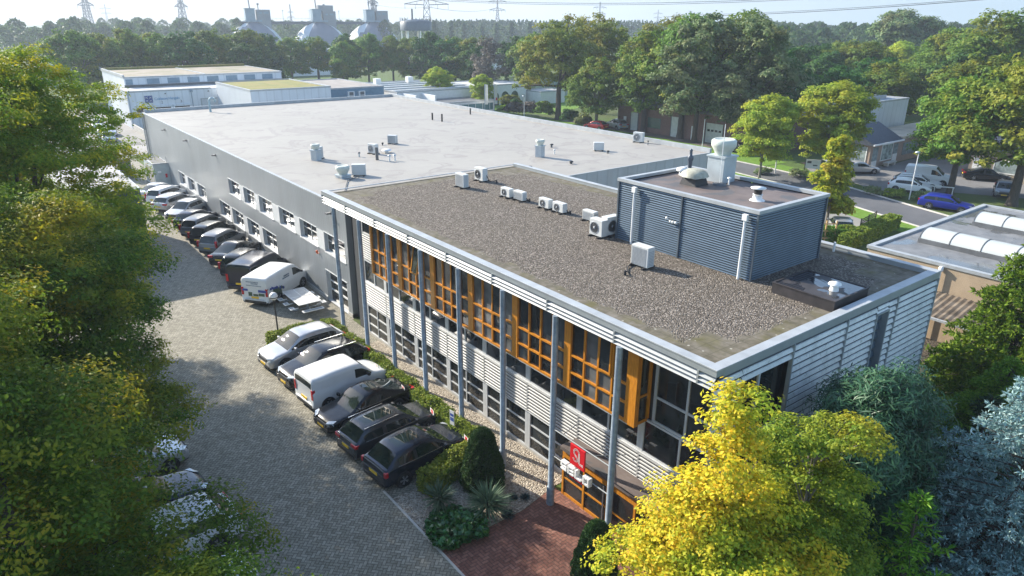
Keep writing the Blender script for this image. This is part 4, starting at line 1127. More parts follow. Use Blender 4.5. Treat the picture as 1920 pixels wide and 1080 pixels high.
def car_meshes(kind, cargo=False, sun=False, rails=False):
    key = (kind, cargo, sun)
    if key in CARMESH: return CARMESH[key]
    K = KINDS[kind]; L, Wd, H = K['L'], K['W'], K['H']; w = Wd / 2; zs = .2
    hood, belt, cw, ws, rr, gb, tail = K['hood'], K['belt'], K['cowl'], K['ws'], K['rr'], K['gb'], K['tail']
    X = [0.0, .06, .25, cw * .55, cw - .02, ws, ws + .35, (ws + rr) / 2, rr - .25, rr, gb, (gb + L) / 2 + .0, L - .03, L]
    top = [hood * .62, hood * .74, hood * .86, hood * .95, hood * 1.03, H * .955, H * .992, H, H * .975, H * .925, tail, tail * .985, tail * .9, tail * .7]
    ww = [.74, .86, .93, .97, .99, 1, 1, 1, .985, .968, .945, .92, .88, .8]
    if kind in ('van', 'small_van'):
        ww = [.82, .9, .95, .98, .99, 1, 1, 1, 1, 1, .995, .99, .975, .96]
        top[9] = H * .975; top[10] = H * .9 if kind == 'van' else H * .88; top[11] = H * .75; top[12] = H * .6; top[13] = zs + .25
        if kind == 'small_van': top[11], top[12] = H * .72, H * .55
    green = [0, 0, 0, 0, 0, 1, 1, 1, 1, 1, 0, 0, 0, 0]
    wroof = .76 if kind not in ('van', 'small_van') else .90
    rows = []
    for i in range(len(X)):
        wi = w * ww[i]; t = top[i]
        gflag = green[i] or (kind in ('van', 'small_van') and 5 <= i <= 12)
        if gflag:
            b = min(belt * (1 + .03 * (X[i] / L)), t - .1); wrf = wi * (wroof if i <= 9 else wroof)
            if kind in ('van', 'small_van') and i >= 10: b = min(belt, t - .12); wrf = wi * .93
            pr = [(0, zs), (wi * .86, zs), (wi * .96, zs + .1), (wi, zs + .5 * (b - zs)), (wi * .985, b - .06), (wi * .955, b), (wrf * 1.0, t - .09), (wrf * .91, t - .028), (wrf * .5, t), (0, t + .006)]
        else:
            b = min(belt if i > 4 else hood * .98, t - .045)
            z_low = zs + (.1 if i in (0, len(X) - 1) else 0)
            pr = [(0, z_low), (wi * .86, z_low), (wi * .96, z_low + .1), (wi, zs + .55 * (b - zs)), (wi * .985, b - .05), (wi * .95, b), (wi * .9, b + (t - b) * .55), (wi * .82, b + (t - b) * .85), (wi * .45, t), (0, t + .01)]
        rows.append(pr)
    A = np.array(rows)                  # stations x rows x 2
    SUB = 4
    ui = np.arange(len(X)); uf = np.linspace(0, len(X) - 1, (len(X) - 1) * SUB + 1)
    Xf = pchip(ui, X, uf)
    Bf = np.stack([np.stack([pchip(ui, A[:, j, c], uf) for c in range(2)], -1) for j in range(A.shape[1])], 1)
    rowsub = [1, 1, 1, 2, 1, 4, 1, 2, 2]
    prof = []
    seg = []
    for j, ns in enumerate(rowsub):
        for q in range(ns):
            prof.append(Bf[:, j] * (1 - q / ns) + Bf[:, j + 1] * (q / ns)); seg.append((j, q))
    prof.append(Bf[:, -1])
    Pf = np.stack(prof, 1)              # nu x nr x 2
    # slight crown between rows
    nu, nr = Pf.shape[:2]
    V = []
    for i in range(nu):
        for r in range(nr): V.append((Xf[i] - L / 2, Pf[i, r, 0], Pf[i, r, 1]))
        for r in range(nr - 2, 0, -1): V.append((Xf[i] - L / 2, -Pf[i, r, 0], Pf[i, r, 1]))
    ring = nr + nr - 2
    faces = {'body': [], 'windscreen': [], 'rear_window': [], 'sideL': [], 'sideR': [], 'trim': [], 'roof_glass': []}
    pillar_x = [(ws + rr) / 2 + .1 - L / 2]
    for i in range(nu - 1):
        st = i // SUB; sub = i % SUB
        xm = (Xf[i] + Xf[i + 1]) / 2 - L / 2
        for r in range(ring):
            r2 = (r + 1) % ring
            left = r < nr - 1
            jj, q = seg[r] if left else seg[ring - 1 - r]
            k = 'body'
            van = kind in ('van', 'small_van')
            if st == 4 and jj in (7, 8): k = 'windscreen'
            elif st == 9 and jj in (7, 8) and not (van and cargo): k = 'rear_window'
            elif van and st in (10,) and jj in (7, 8): k = 'rear_window' if not cargo or kind == 'small_van' else 'body'
            elif jj == 5 and q < 3:
                ok = False
                if st == 4: ok = sub >= 1
                elif st in (5, 6): ok = True
                elif st in (7,): ok = not cargo
                elif st == 8: ok = (not cargo) and kind in ('wagon', 'suv', 'mpv', 'van', 'hatch')
                elif st == 9: ok = (not cargo) and kind in ('wagon', 'suv') and sub < 1
                if cargo and st == 6: ok = False
                if ok: k = 'sideL' if left else 'sideR'
                if ok and any(abs(xm - p) < .07 for p in pillar_x): k = 'trim'
            elif jj in (0, 1) : k = 'trim'
            elif sun and st in (6, 7) and jj == 8: k = 'roof_glass'
            faces[k].append((i * ring + r, i * ring + r2, (i + 1) * ring + r2, (i + 1) * ring + r))
    faces['body'].append(tuple(range(ring))); faces['body'].append(tuple((nu - 1) * ring + r for r in range(ring - 1, -1, -1)))
    out = {}
    for k, fs in faces.items():
        if not fs: continue
        used = sorted({v for f in fs for v in f}); mp = {v: i for i, v in enumerate(used)}
        me = bpy.data.meshes.new(k)
        me.from_pydata([V[v] for v in used], [], [tuple(mp[v] for v in reversed(f)) for f in fs])
        me.polygons.foreach_set('use_smooth', [len(f) == 4 for f in fs])
        me.materials.append(M_CARGLASS if k not in ('body', 'trim') else M_TRIM)
        me.update()
        out[k] = me
    CARMESH[key] = (K, out, lambda zz, end: np.interp(zz, [0], [0]))
    return CARMESH[key]
WHEEL = {}
def wheel_mesh(r, dark):
    if (r, dark) in WHEEL: return WHEEL[(r, dark)]
    m = MB(); m.lathe([(r * .62, -.1), (r * .95, -.1), (r, -.06), (r, .06), (r * .95, .1), (r * .66, .105), (r * .62, .08)], (0, 0, 0), 22)
    m.v = [(v[0], v[2], v[1]) for v in m.v]
    a = bpy.data.meshes.new('tyre'); a.from_pydata(m.v, [], m.f); a.materials.append(M_TYRE); a.polygons.foreach_set('use_smooth', m.sm)
    q = MB(); q.lathe([(r * .66, .06), (r * .66, .1), (r * .6, .1), (r * .58, .07), (0, .065)], (0, 0, 0), 22)
    for i in range(5):
        t = 2 * PI * i / 5
        for dt in (-.16, .16):
            q.bar((r * .14 * math.cos(t), r * .14 * math.sin(t), .09), (r * .62 * math.cos(t + dt), r * .62 * math.sin(t + dt), .095), r * .11, .03, 1)
    q.lathe([(r * .18, .07), (r * .16, .105), (0, .11)], (0, 0, 0), 10, 1)
    q.v = [(v[0], v[2], v[1]) for v in q.v]
    b = bpy.data.meshes.new('rim'); b.from_pydata(q.v, [], q.f); b.materials.append(M_BLACK); b.materials.append(M_RIMD if dark else M_RIM)
    b.polygons.foreach_set('material_index', q.mi)
    WHEEL[(r, dark)] = (a, b)
    return a, b
SMALL = {}
def small_mesh(key, fn, mat, bevel=0):
    if key not in SMALL:
        m = fn(); me = bpy.data.meshes.new(key[0]); me.from_pydata(m.v, [], m.f); me.materials.append(mat); me.update(); SMALL[key] = me
    return SMALL[key]
def car(label, kind, x, y, heading, col, cat='car', group=None, cargo=False, sun=False, rails=False, dark_rim=False, chrome=False, lights=True, name='parked_car', scale=1.0, plate=True):
    K, M, _ = car_meshes(kind, cargo, sun)
    L, w, r = K['L'], K['W'] / 2, K['r']
    # local +x of the mesh points to the tail; turn so that `heading` is where the nose points
    t = thing(name, label, cat, (x, y, 0.016), heading + PI, group)
    if scale != 1.0: t.scale = (scale,) * 3
    for k, nm in (('body', 'body'), ('windscreen', 'windscreen'), ('rear_window', 'rear_window'), ('sideL', 'side_window'), ('sideR', 'side_window'), ('trim', 'sill_trim'), ('roof_glass', 'roof_glass')):
        if k in M:
            o = link(nm, M[k], t)
            if k == 'body' or (k == 'trim'):
                o.material_slots[0].link = 'OBJECT'; o.material_slots[0].material = col if k == 'body' else M_TRIM
    tm, rm = wheel_mesh(r, dark_rim)
    for s in (-1, 1):
        for xw in (K['wf'], K['wr']):
            am = small_mesh(('arch', r, round(w, 2)), lambda: MB().lathe([(r * 1.13, -.05), (r * 1.13, .28)], (0, 0, 0), 24), M_TRIM)
            wy = w * 1.008
            a = link('wheel_arch', am, t, (xw - L / 2, s * (wy - .278), r * 1.02))
            a.rotation_euler = (RAD(-90 * s), 0, 0)
            o = link('wheel', tm, t, (xw - L / 2, s * (wy - .096), r)); o.rotation_euler.z = 0 if s > 0 else PI
            link('rim', rm, o)
    van = kind in ('van', 'small_van')
    hz = K['hood'] * .74
    for s in (-1, 1):
        hl = small_mesh(('headlight', kind, s), lambda: MB().add([(-L / 2 + .03, s * w * .52, hz - .05), (-L / 2 + .0, s * w * .52, hz + .04), (-L / 2 + .2, s * w * .9, hz + .1), (-L / 2 + .2, s * w * .93, hz - .04), (-L / 2 + .15, s * w * .5, hz + .1), (-L / 2 + .4, s * w * .86, hz + .15)],
             [(0, 1, 2, 3), (1, 4, 5, 2), (0, 3, 2, 1)] if s > 0 else [(3, 2, 1, 0), (2, 5, 4, 1), (0, 3, 2, 1)]), M_HEAD)
        link('headlight', hl, t)
        tl_z0, tl_z1 = (K['tail'] * .72, K['tail'] * .93) if not van else (.75, 1.25)
        def tl():
            m = MB()
            if kind in ('mpv', 'van', 'small_van', 'hatch'):
                m.box(L / 2 - .14, L / 2 - (.01 if not van else -.005), *sorted((s * w * .8, s * w * .955)), tl_z0, tl_z1 + (.25 if kind == 'mpv' else 0.0))
            else:
                m.box(L / 2 - .2, L / 2 - .005, *sorted((s * w * .5, s * w * .93)), tl_z0 + .06, tl_z1)
            return m
        link('tail_light', small_mesh(('tail_light', kind, s), tl, M_TAIL), t)
        mir = small_mesh(('mirror', kind, s), lambda: MB().box(K['cowl'] - L / 2 + .3, K['cowl'] - L / 2 + .42, *sorted((s * w * .96, s * (w * .96 + .2))), K['belt'], K['belt'] + .14), M_TRIM)
        o = link('mirror', mir, t, bevel=.02)
        if not van or True:
            o.material_slots[0].link = 'OBJECT'; o.material_slots[0].material = col if not cargo else M_TRIM
    grl = small_mesh(('grille', kind), lambda: MB().box(-L / 2 - .012, -L / 2 + .06, -w * .5, w * .5, hz - .18, hz - .01).box(-L / 2 - .008, -L / 2 + .08, -w * .66, w * .66, .26, .42), M_TRIM)
    link('grille', grl, t)
    bump = small_mesh(('bumper', kind), lambda: MB().box(L / 2 - .1, L / 2 + .012, -w * .8, w * .8, .26, .42), M_TRIM)
    link('bumper', bump, t, bevel=.03)
    if plate:
        for en in (0, 1):
            pl = small_mesh(('number_plate', kind, en), lambda: MB().box(L / 2 - .02, L / 2 + .018, -.26, .26, .56 if kind != 'sedan' else .6, .68 if kind != 'sedan' else .71) if en else MB().box(-L / 2 - .022, -L / 2 + .02, -.26, .26, .36, .47), M_PLATE)
            link('number_plate', pl, t)
    if rails:
        for sg in (-1, 1):
            rl = small_mesh(('roof_rail', kind, sg), lambda: MB().bar((K['ws'] - L / 2 + .3, sg * w * .72, K['H'] + .0), (K['rr'] - L / 2, sg * w * .72, K['H'] - .02), .035, .05), M_CHROME)
            link('roof_rail', rl, t)
    if chrome:
        A0 = K['ws'] - L / 2
        for s in (-1, 1):
            cm = MB(); cm.path([(K['cowl'] - L / 2 + .2, s * w * .965, K['belt'] + .01), (A0 + .8, s * w * .965, K['belt'] + .015), (K['rr'] - L / 2 + .1, s * w * .95, K['belt'] + .03)], .012, 5)
            cm.build('chrome_strip', M_CHROME, t)
    return t
# ------------------------------------------------------------------ parked vehicles
GF = 'cars parked by the hedge'; GL = 'cars parked along the hall wall'; GS = 'cars parked by the shops'
A6 = RAD(6)
car('silver crossover parked nose out at the lamp post end of the hedge row', 'suv', -2.72, 24.05, PI + A6, P_SILVER, group=GF, rails=False, scale=.96)
car('black off-road car parked nose out between the silver crossover and the white van', 'suv', -2.6, 21.45, PI + A6, P_BLACK, group=GF, rails=True, dark_rim=True, scale=.97)
car('small white delivery van parked nose in among the cars by the hedge', 'small_van', -2.62, 19.0, A6, P_WHITE, 'van', GF, cargo=True, lights=True)
car('black coupe shaped car parked nose out with a dark glass roof', 'sedan', -2.72, 16.6, PI + A6, P_BLACK, group=GF, sun=True, chrome=True, scale=.96)
car('dark grey estate car parked nose in with roof rails and glass roof', 'wagon', -2.66, 14.2, A6, P_DGREY, group=GF, rails=True, sun=True, chrome=True, scale=.94)
car('dark blue grey hatchback parked nose in, nearest the conical yew', 'hatch', -2.7, 11.8, A6, P_GREY, group=GF, sun=True, chrome=True, scale=1.02)
h0 = RAD(40)
vw = car('white van with blue printed pictures on its rear and side beside the steel table', 'van', -.45, 34.05, RAD(37), P_WHITE, 'van', GL, cargo=True)
# printed wrap on the van
K = KINDS['van']; L2, w2 = K['L'] / 2, K['W'] / 2
m = MB()
M_INK = plain('print_blue', (.03, .06, .3), .5, var=.4, scale=3); M_INKG = plain('print_green', (.05, .09, .05), .5, var=.6, scale=5); M_INKT = plain('print_grey', (.2, .25, .32), .5, var=.3, scale=4)
rngv = random.Random(5)
for i in range(9):      # blue and green shapes on the flank (right-hand side of the van is local +y)
    x = L2 - 1.75 + i * .17; z = .7 + .055 * i + rngv.uniform(-.05, .05)
    m.add([(x, w2 + .012, z), (x + .2, w2 + .012, z + .04), (x + .16, w2 + .012, z + .16 + rngv.uniform(0, .12)), (x - .03, w2 + .012, z + .12)], [(0, 3, 2, 1)], i % 2 if i < 5 else 0)
m.add([(L2 - .62, w2 + .011, .5), (L2 - 1.5, w2 + .011, .45), (L2 - 1.4, w2 + .011, .95), (L2 - .5, w2 + .011, 1.12)], [(0, 1, 2, 3)], 1)
m.build('side_print', [M_INK, M_INKG], vw)
for j, n in enumerate((7, 9)):
    m = MB()
    for i in range(n):
        m.box(L2 - 2.5 + i * .085, L2 - 2.44 + i * .085, w2 * .93, w2 * .965 + .004, 1.44 - j * .13, 1.52 - j * .13)
    m.build('lettering', M_INKT, vw)
for j, (n, z) in enumerate(((9, 1.6), (5, 1.5), (11, 1.38))):
    m = MB()
    for i in range(n):
        y = -.55 + i * .1 + (.35 if j == 1 else 0); m.box(L2 - .03, L2 + .012 - (z - 1.2) * .06, y, y + .075, z, z + (.07 if j != 2 else .045))
    m.build('lettering', M_INKT, vw)
m = MB()
m.box(L2 - .03, L2 + .016, -.86, -.5, 1.02, 1.14); m.box(L2 - .03, L2 + .016, .28, .86, 1.0, 1.15)
m.box(L2 - .03, L2 + .014, -.45, -.2, .7, .95, 1); m.box(L2 - .03, L2 + .014, -.1, .25, .72, .85, 1); m.box(L2 - .03, L2 + .0145, .3, .7, .75, .92, 1)
m.build('rear_print', [M_INK, M_INKG], vw)
car('dark blue passenger van with a pale roof between the white van and a black estate', 'van', -.55, 37.2, h0, P_NAVY, 'van', GL)
car('black estate car squeezed beside the dark blue passenger van', 'mpv', -.55, 40.0, h0, P_BLACK, group=GL)
car('black sedan with wide red tail lights parked below the lower hall windows', 'sedan', -.35, 43.0, RAD(42), P_BLACK, group=GL)
car('silver people carrier beside the black sedan', 'mpv', -.45, 45.8, h0, P_MGREY, group=GL)
car('black hatchback with tall red lights between two silver people carriers', 'mpv', -.45, 48.5, h0, P_BLACK, group=GL)
car('brownish silver people carrier behind the black hatchback', 'mpv', -.45, 51.2, h0, P_MGREY, group=GL)
car('dark estate car parked next to the nose-out silver hatchback', 'hatch', -.4, 53.9, h0, P_NAVY, group=GL)
car('silver hatchback parked nose out in the row along the hall', 'hatch', -.3, 57.5, h0 + PI, P_SILVER, group=GL)
car('silver estate car beside the nose-out silver hatchback', 'wagon', -.35, 61.3, h0, P_SILVER, group=GL)
car('small white car between two silver cars near the grey container', 'mpv', -.4, 64.2, h0, P_WHITE, group=GL)
car('silver fastback car nearest the grey container', 'sedan', -.6, 66.8, h0, P_SILVER, group=GL)
# half hidden below the oaks
GO = 'cars under the oak trees'
car('silver car half hidden below the oak leaves, farthest of the row under the trees', 'hatch', -12.3, 18.0, RAD(5), P_SILVER, group=GO)
car('dark car with a chrome line half hidden below the oak leaves', 'wagon', -12.6, 14.9, RAD(5), P_NAVY, group=GO, chrome=True)
car('white car half hidden below the oak branches at the bottom edge', 'suv', -12.2, 12.2, RAD(5) + PI, P_WHITE, group=GO)
car('pale car barely visible under the lowest oak branches', 'hatch', -12.3, 9.3, RAD(5), P_SILVER, group=GO)
# loading yard, far left
GY = 'cars in the loading yard'
car('pale blue car facing us, nearest in the loading yard', 'hatch', 1.1, 105.2, RAD(-95), P_PALE, group=GY, plate=True)
car('pale blue car second in the loading yard', 'hatch', 1.0, 108.6, RAD(-95), P_PALE, group=GY)
car('silver car third in the loading yard, half behind the second', 'hatch', 2.2, 111.0, RAD(-95), P_SILVER, group=GY)
car('white car farthest in the loading yard', 'hatch', 1.9, 119.5, RAD(-95), P_WHITE, group=GY)
# right side
car('silver hatchback parked behind the clipped hedge at the side parking', 'hatch', 43.0, 18.9, RAD(38), P_SILVER, group='cars in the side parking')
car('dark car parked below the small yellow green tree', 'wagon', 40.6, 21.9, RAD(38), P_DGREY, group='cars in the side parking')
car('blue estate car standing at the kerb of the road', 'wagon', 58.6, 16.9, RAD(-78), P_BLUE, group=GS, scale=.98)
car('white hatchback nearest the road on the shop parking', 'hatch', 63.4, 22.5, RAD(-68), P_WHITE, group=GS)
car('white estate car with dark windows beside the white delivery van', 'wagon', 65.9, 22.9, RAD(-68), P_WHITE, group=GS, rails=True)
car('white delivery van on the shop parking behind two white cars', 'small_van', 68.7, 22.9, RAD(-72), P_WHITE, 'van', GS, cargo=True, scale=1.15)
car('black sedan parked in front of the tan house wall', 'sedan', 76.0, 19.9, RAD(-60), P_BLACK, group=GS)
car('grey car facing us between the two oak trunks', 'hatch', 69.5, 15.8, RAD(-160), P_MGREY, group=GS)
car('dark blue van parked right of the grey car behind an oak trunk', 'van', 71.0, 12.2, RAD(-150), P_NAVY, 'van', GS)
car('silver sedan at the corner of the shop below the lime trees', 'sedan', 68.2, 30.6, RAD(-35), P_SILVER, group=GS)
car('silver car behind the lime tree crown at the shop', 'hatch', 66.7, 32.8, RAD(-35), P_SILVER, group=GS)
car('pale off-road car with a spare wheel in front of the brick garages', 'suv', 69.8, 72.0, RAD(75), P_PALE, group='cars at the garages', scale=1.0)
car('red car by the garages, mostly behind the roof parapet', 'hatch', 66.5, 73.5, RAD(100), P_RED, group='cars at the garages')
car('black car in front of the white garage door with windows', 'hatch', 67.5, 46.3, RAD(-120), P_BLACK, group='cars at the garages')
# ------------------------------------------------------------------ vegetation
def crown_mesh(name, seed, lobes, nclump, per, leaf, clump_r, mat, flat=.6, upbias=.55, surf=.55, aspect=.5, droop=0.0, radial=.6):
    """lobes: (x,y,z,rx,ry,rz) ellipsoids; clumps of leaves sit on and inside them"""
    R_ = np.random.RandomState(seed)
    L = np.array(lobes, float)
    area = (L[:, 3] * L[:, 4] + L[:, 3] * L[:, 5] + L[:, 4] * L[:, 5]); pr = area / area.sum()
    idx = R_.choice(len(L), nclump, p=pr)
    d = unit(R_.normal(size=(nclump, 3)))
    d[:, 2] = np.where(d[:, 2] < -.25, -d[:, 2] * .6, d[:, 2]); d = unit(d)
    rad = np.where(R_.rand(nclump) < surf, R_.uniform(.86, 1.06, nclump), R_.uniform(.35, .9, nclump))
    C = L[idx, :3] + d * L[idx, 3:] * rad[:, None]
    out = unit(d / L[idx, 3:])
    cr = clump_r * R_.uniform(.6, 1.35, nclump)
    n = nclump * per
    ci = np.repeat(np.arange(nclump), per)
    o = unit(R_.normal(size=(n, 3))); o[:, 2] = np.abs(o[:, 2]) * flat + np.where(R_.rand(n) < .3, -.3, 0)
    rr = R_.rand(n) ** .4
    P = C[ci] + o * (cr[ci] * rr)[:, None]
    P[:, 2] -= droop * cr[ci] * (o[:, 0] ** 2 + o[:, 1] ** 2) * rr
    Nn = unit(out[ci] * radial + o * .5 + np.array([0, 0, upbias]) + R_.normal(size=(n, 3)) * .45)
    T = unit(np.cross(Nn, R_.normal(size=(n, 3))))
    if droop:
        T = unit(T + np.array([0, 0, -droop * .8]))
    s = leaf * R_.uniform(.65, 1.3, n)
    return quads_mesh(name, P.astype(np.float32), T, Nn, s, s * aspect, mat), C

def trunk_mb(h, r, limbs, base=(0, 0), lean=(0, 0), fork=.45, n=9, seed=0):
    m = MB(); R_ = random.Random(seed)
    hf = h * fork
    top = Vector((base[0] + lean[0], base[1] + lean[1], hf))
    m.tube((base[0], base[1], -.1), (base[0] + lean[0] * .15, base[1] + lean[1] * .15, hf * .12), r * 1.35, r, n, cap=False)
    m.tube((base[0] + lean[0] * .15, base[1] + lean[1] * .15, hf * .12), tuple(top), r, r * .72, n, cap=False)
    for (x, y, z) in limbs:
        e = Vector((x, y, z)); md = top.lerp(e, .5) + Vector((R_.uniform(-.3, .3), R_.uniform(-.3, .3), R_.uniform(.1, .5)))
        rr = r * R_.uniform(.32, .5)
        m.tube(tuple(top - Vector((0, 0, .15))), tuple(md), rr, rr * .7, 6, cap=False); m.tube(tuple(md), tuple(e), rr * .7, rr * .2, 6, cap=False)
        for q in range(2):
            e2 = md + (e - md) * .4 + Vector((R_.uniform(-1, 1), R_.uniform(-1, 1), R_.uniform(0, .9))) * (h * .09)
            m.tube(tuple(md.lerp(e, .3 * q)), tuple(e2), rr * .4, rr * .12, 5, cap=False)
    return m
M_BARK = bark_mat('oak_bark'); M_BARKG = bark_mat('grey_bark', (.12, .105, .085), (.2, .18, .15)); M_BARKD = bark_mat('dark_bark', (.045, .036, .028), (.09, .07, .055))
L_OAK = leaf_mat('oak_leaves', [(.045, .105, .01), (.08, .17, .014), (.125, .22, .018), (.165, .245, .02)], [(.24, .28, .015), (.36, .33, .015), (.5, .38, .02), (.25, .28, .02)], .45, .45)
L_OAKY = leaf_mat('yellowing_oak_leaves', [(.085, .17, .012), (.14, .24, .016), (.24, .3, .018), (.2, .27, .02)], [(.4, .39, .015), (.52, .42, .015), (.58, .4, .02), (.38, .36, .02)], .5, .45)
L_YEL = leaf_mat('golden_leaves', [(.3, .31, .02), (.52, .45, .03), (.68, .5, .035), (.72, .4, .03)], [(.17, .27, .02), (.28, .36, .03), (.42, .43, .03), (.34, .38, .03)], .45, .42)
L_WIL = leaf_mat('narrow_dark_leaves', [(.012, .05, .024), (.024, .085, .04), (.045, .125, .055), (.08, .165, .075)], None, .5, .2, .45, .35)
L_BLUE = leaf_mat('blue_spruce_needles', [(.15, .27, .28), (.25, .41, .42), (.37, .54, .55), (.5, .66, .66)], None, .5, .2, .6)
L_CON = leaf_mat('fresh_conifer_needles', [(.055, .14, .014), (.11, .23, .02), (.18, .31, .028), (.24, .37, .035)], None, .5, .35, .55)
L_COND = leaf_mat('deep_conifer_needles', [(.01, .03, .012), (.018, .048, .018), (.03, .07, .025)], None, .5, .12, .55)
L_LIME = leaf_mat('light_green_leaves', [(.17, .29, .03), (.25, .39, .04), (.34, .46, .05), (.41, .49, .055)], [(.4, .47, .035), (.5, .47, .035), (.36, .44, .045)], .35, .48)
L_MIX = leaf_mat('mid_green_leaves', [(.06, .14, .018), (.105, .205, .026), (.15, .26, .034), (.19, .285, .042)], [(.17, .22, .028), (.24, .26, .03), (.3, .28, .03)], .25, .4)
L_BRN = leaf_mat('olive_leaves', [(.09, .15, .02), (.145, .205, .026), (.2, .25, .03), (.235, .265, .034)], [(.23, .22, .025), (.31, .27, .028), (.21, .2, .025)], .2, .4)
L_SILV = leaf_mat('silvery_leaves', [(.075, .15, .05), (.125, .21, .07), (.2, .275, .115), (.28, .335, .17)], [(.18, .2, .08), (.26, .26, .11)], .25, .4)
L_DARK = leaf_mat('dark_green_leaves', [(.03, .095, .018), (.05, .135, .023), (.075, .165, .03)], None, .3, .35)
L_HEDGE = leaf_mat('hedge_leaves', [(.09, .16, .018), (.16, .245, .025), (.24, .31, .035), (.31, .35, .045)], None, .5, .3)
L_YUC = leaf_mat('yucca_blades', [(.05, .1, .06), (.09, .16, .09), (.17, .24, .15)], None, .5, .12, .4)
L_IVY = leaf_mat('broad_glossy_leaves', [(.015, .07, .012), (.03, .11, .018), (.055, .16, .025)], None, .5, .15, .3, .6)
L_TWIG = leaf_mat('bare_brown_twigs', [(.12, .1, .085), (.17, .145, .12), (.14, .13, .1)], None, .5, .1)
L_LAV = leaf_mat('grey_blue_tufts', [(.06, .09, .09), (.1, .14, .14)], None, .5, .1)

def tree(name, label, loc, crown_me, trunk_me, group=None, rz=0.0, scale=1.0, cat='tree'):
    t = thing(name, label, cat, loc, rz, group)
    t.scale = scale if isinstance(scale, tuple) else (scale,) * 3
    link('crown', crown_me, t)
    if trunk_me is not None: link('trunk', trunk_me, t)
    return t
def mesh_of(mb, mat):
    me = bpy.data.meshes.new('trunk'); me.from_pydata(mb.v, [], mb.f); me.polygons.foreach_set('use_smooth', mb.sm); me.materials.append(mat); me.update(); return me
def rand_lobes(seed, h0, h1, rmax, n, squash=.75, shape='round'):
    R_ = np.random.RandomState(seed); out = []
    for i in range(n):
        t = (i + .5) / n
        z = h0 + (h1 - h0) * t
        env = {'round': math.sin(PI * min(1, .18 + .8 * t)) ** .6, 'oval': math.sin(PI * (.12 + .8 * t)) ** .8, 'cone': 1.02 - t, 'spread': math.sin(PI * min(1, .3 + .62 * t)) ** .5}[shape]
        a = i * 2.4 + R_.uniform(-.4, .4); rr = rmax * env * R_.uniform(.35, .75)
        lr = rmax * R_.uniform(.34, .52) * (.55 + .45 * env)
        out.append((rr * math.cos(a), rr * math.sin(a), z, lr, lr, lr * squash))
    return out

# --- the oaks between us and the car park (left)
def big_oak(seed, H, r, ncl, per, leaf, mat, bottom=.3, more=[]):
    lobes = rand_lobes(seed, H * bottom, H * .9, r, 22, .7, 'round') + more
    me, C = crown_mesh('crown', seed, lobes, ncl, per, leaf, .62, mat, .6, .55, .62, .48)
    R_ = np.random.RandomState(seed + 1)
    tips = [tuple(C[i]) for i in R_.choice(len(C), 16)]
    tm = mesh_of(trunk_mb(H, .38, tips, fork=.32, seed=seed), M_BARKD)
    return me, tm
oakA = big_oak(11, 14.0, 4.8, 1700, 120, .062, L_OAK, .2)
oakB = big_oak(12, 16.5, 5.6, 2100, 120, .068, L_OAKY, .25, rand_lobes(99, 4.5, 10.0, 5.5, 9, .6, 'round') + rand_lobes(98, 10.5, 15.0, 6.2, 11, .6, 'round'))
oakC = big_oak(14, 12.0, 4.4, 1000, 120, .058, L_OAK, .2)
GOAK = 'oaks along the car park'
OAKS = [((-13.7, 26.0, 0), 0.3, (.98, .98, 1.0), oakB, 'tall yellowing oak whose crown rises to the skyline at the upper left'),
        ((-16.0, 37.0, 0), 1.7, (1.02, 1.02, .95), oakA, 'dark green oak in front of the slate blue annex'),
        ((-14.7, 14.6, 0), 2.2, (.98, .98, .94), oakA, 'green oak in the middle of the left row beside the sunny paving'),
        ((-15.5, 6.4, 0), 4.1, (1.0, 1.0, .94), oakC, 'oak on the lower left with half hidden cars beneath it'),
        ((-13.3, 0.2, 0), 1.2, (.76, .76, .74), oakC, 'oak filling the bottom left corner of the view'),
        ((-18.6, 9.5, 0), 3.3, (.9, .9, .84), oakB, 'yellow tipped oak at the left edge of the view')]
for loc, rz, sc, (c_, t_), lab in OAKS:
    tree('oak_tree', lab, loc, c_, t_, GOAK, rz, sc)

# --- golden trees at the entrance
L_YG = leaf_mat('yellow_green_leaves', [(.1, .18, .02), (.17, .26, .025), (.26, .33, .03), (.32, .36, .035)], [(.36, .36, .03), (.46, .38, .03), (.26, .3, .03)], .4, .42)
def golden(seed, lob, mat, ncl, H, leaf=.05):
    me, C = crown_mesh('crown', seed, lob, ncl, 70, leaf, .36, mat, .3, .8, .62, .62, 0, .5)
    R_ = np.random.RandomState(seed)
    yt = MB(); yt.tube((0, 0, -.1), (0, 0, H * .45), .13, .09, 8); yt.tube((0, 0, H * .45), (.1, 0, H * .95), .09, .02, 6)
    for i in R_.choice(len(C), 50):
        p = C[i]; yt.tube((0, 0, max(.8, p[2] - 1.3)), tuple(p), .03, .008, 5)
    return me, mesh_of(yt, M_BARKG)
ga = golden(33, rand_lobes(31, 3.0, 9.7, 2.5, 18, .5, 'cone') + rand_lobes(32, 1.2, 7.0, 3.3, 20, .42, 'round'), L_YEL, 1500, 9.6)
tree('golden_tree', 'bright golden yellow tree in front of the office corner beside the brick path', (-2.7, -2.5, 0), ga[0], ga[1], 'golden trees at the office corner', .8, (1, 1, 1.0))
gb = golden(35, rand_lobes(36, 1.8, 8.6, 2.6, 18, .5, 'oval') + rand_lobes(37, 1.2, 6.2, 2.9, 14, .42, 'round'), L_YG, 1350, 8.6)
tree('golden_tree', 'yellow green tree right of the golden one, before the dark shrub', (-0.15, -3.1, 0), gb[0], gb[1], 'golden trees at the office corner', 2.0, (.88, .8, .98))

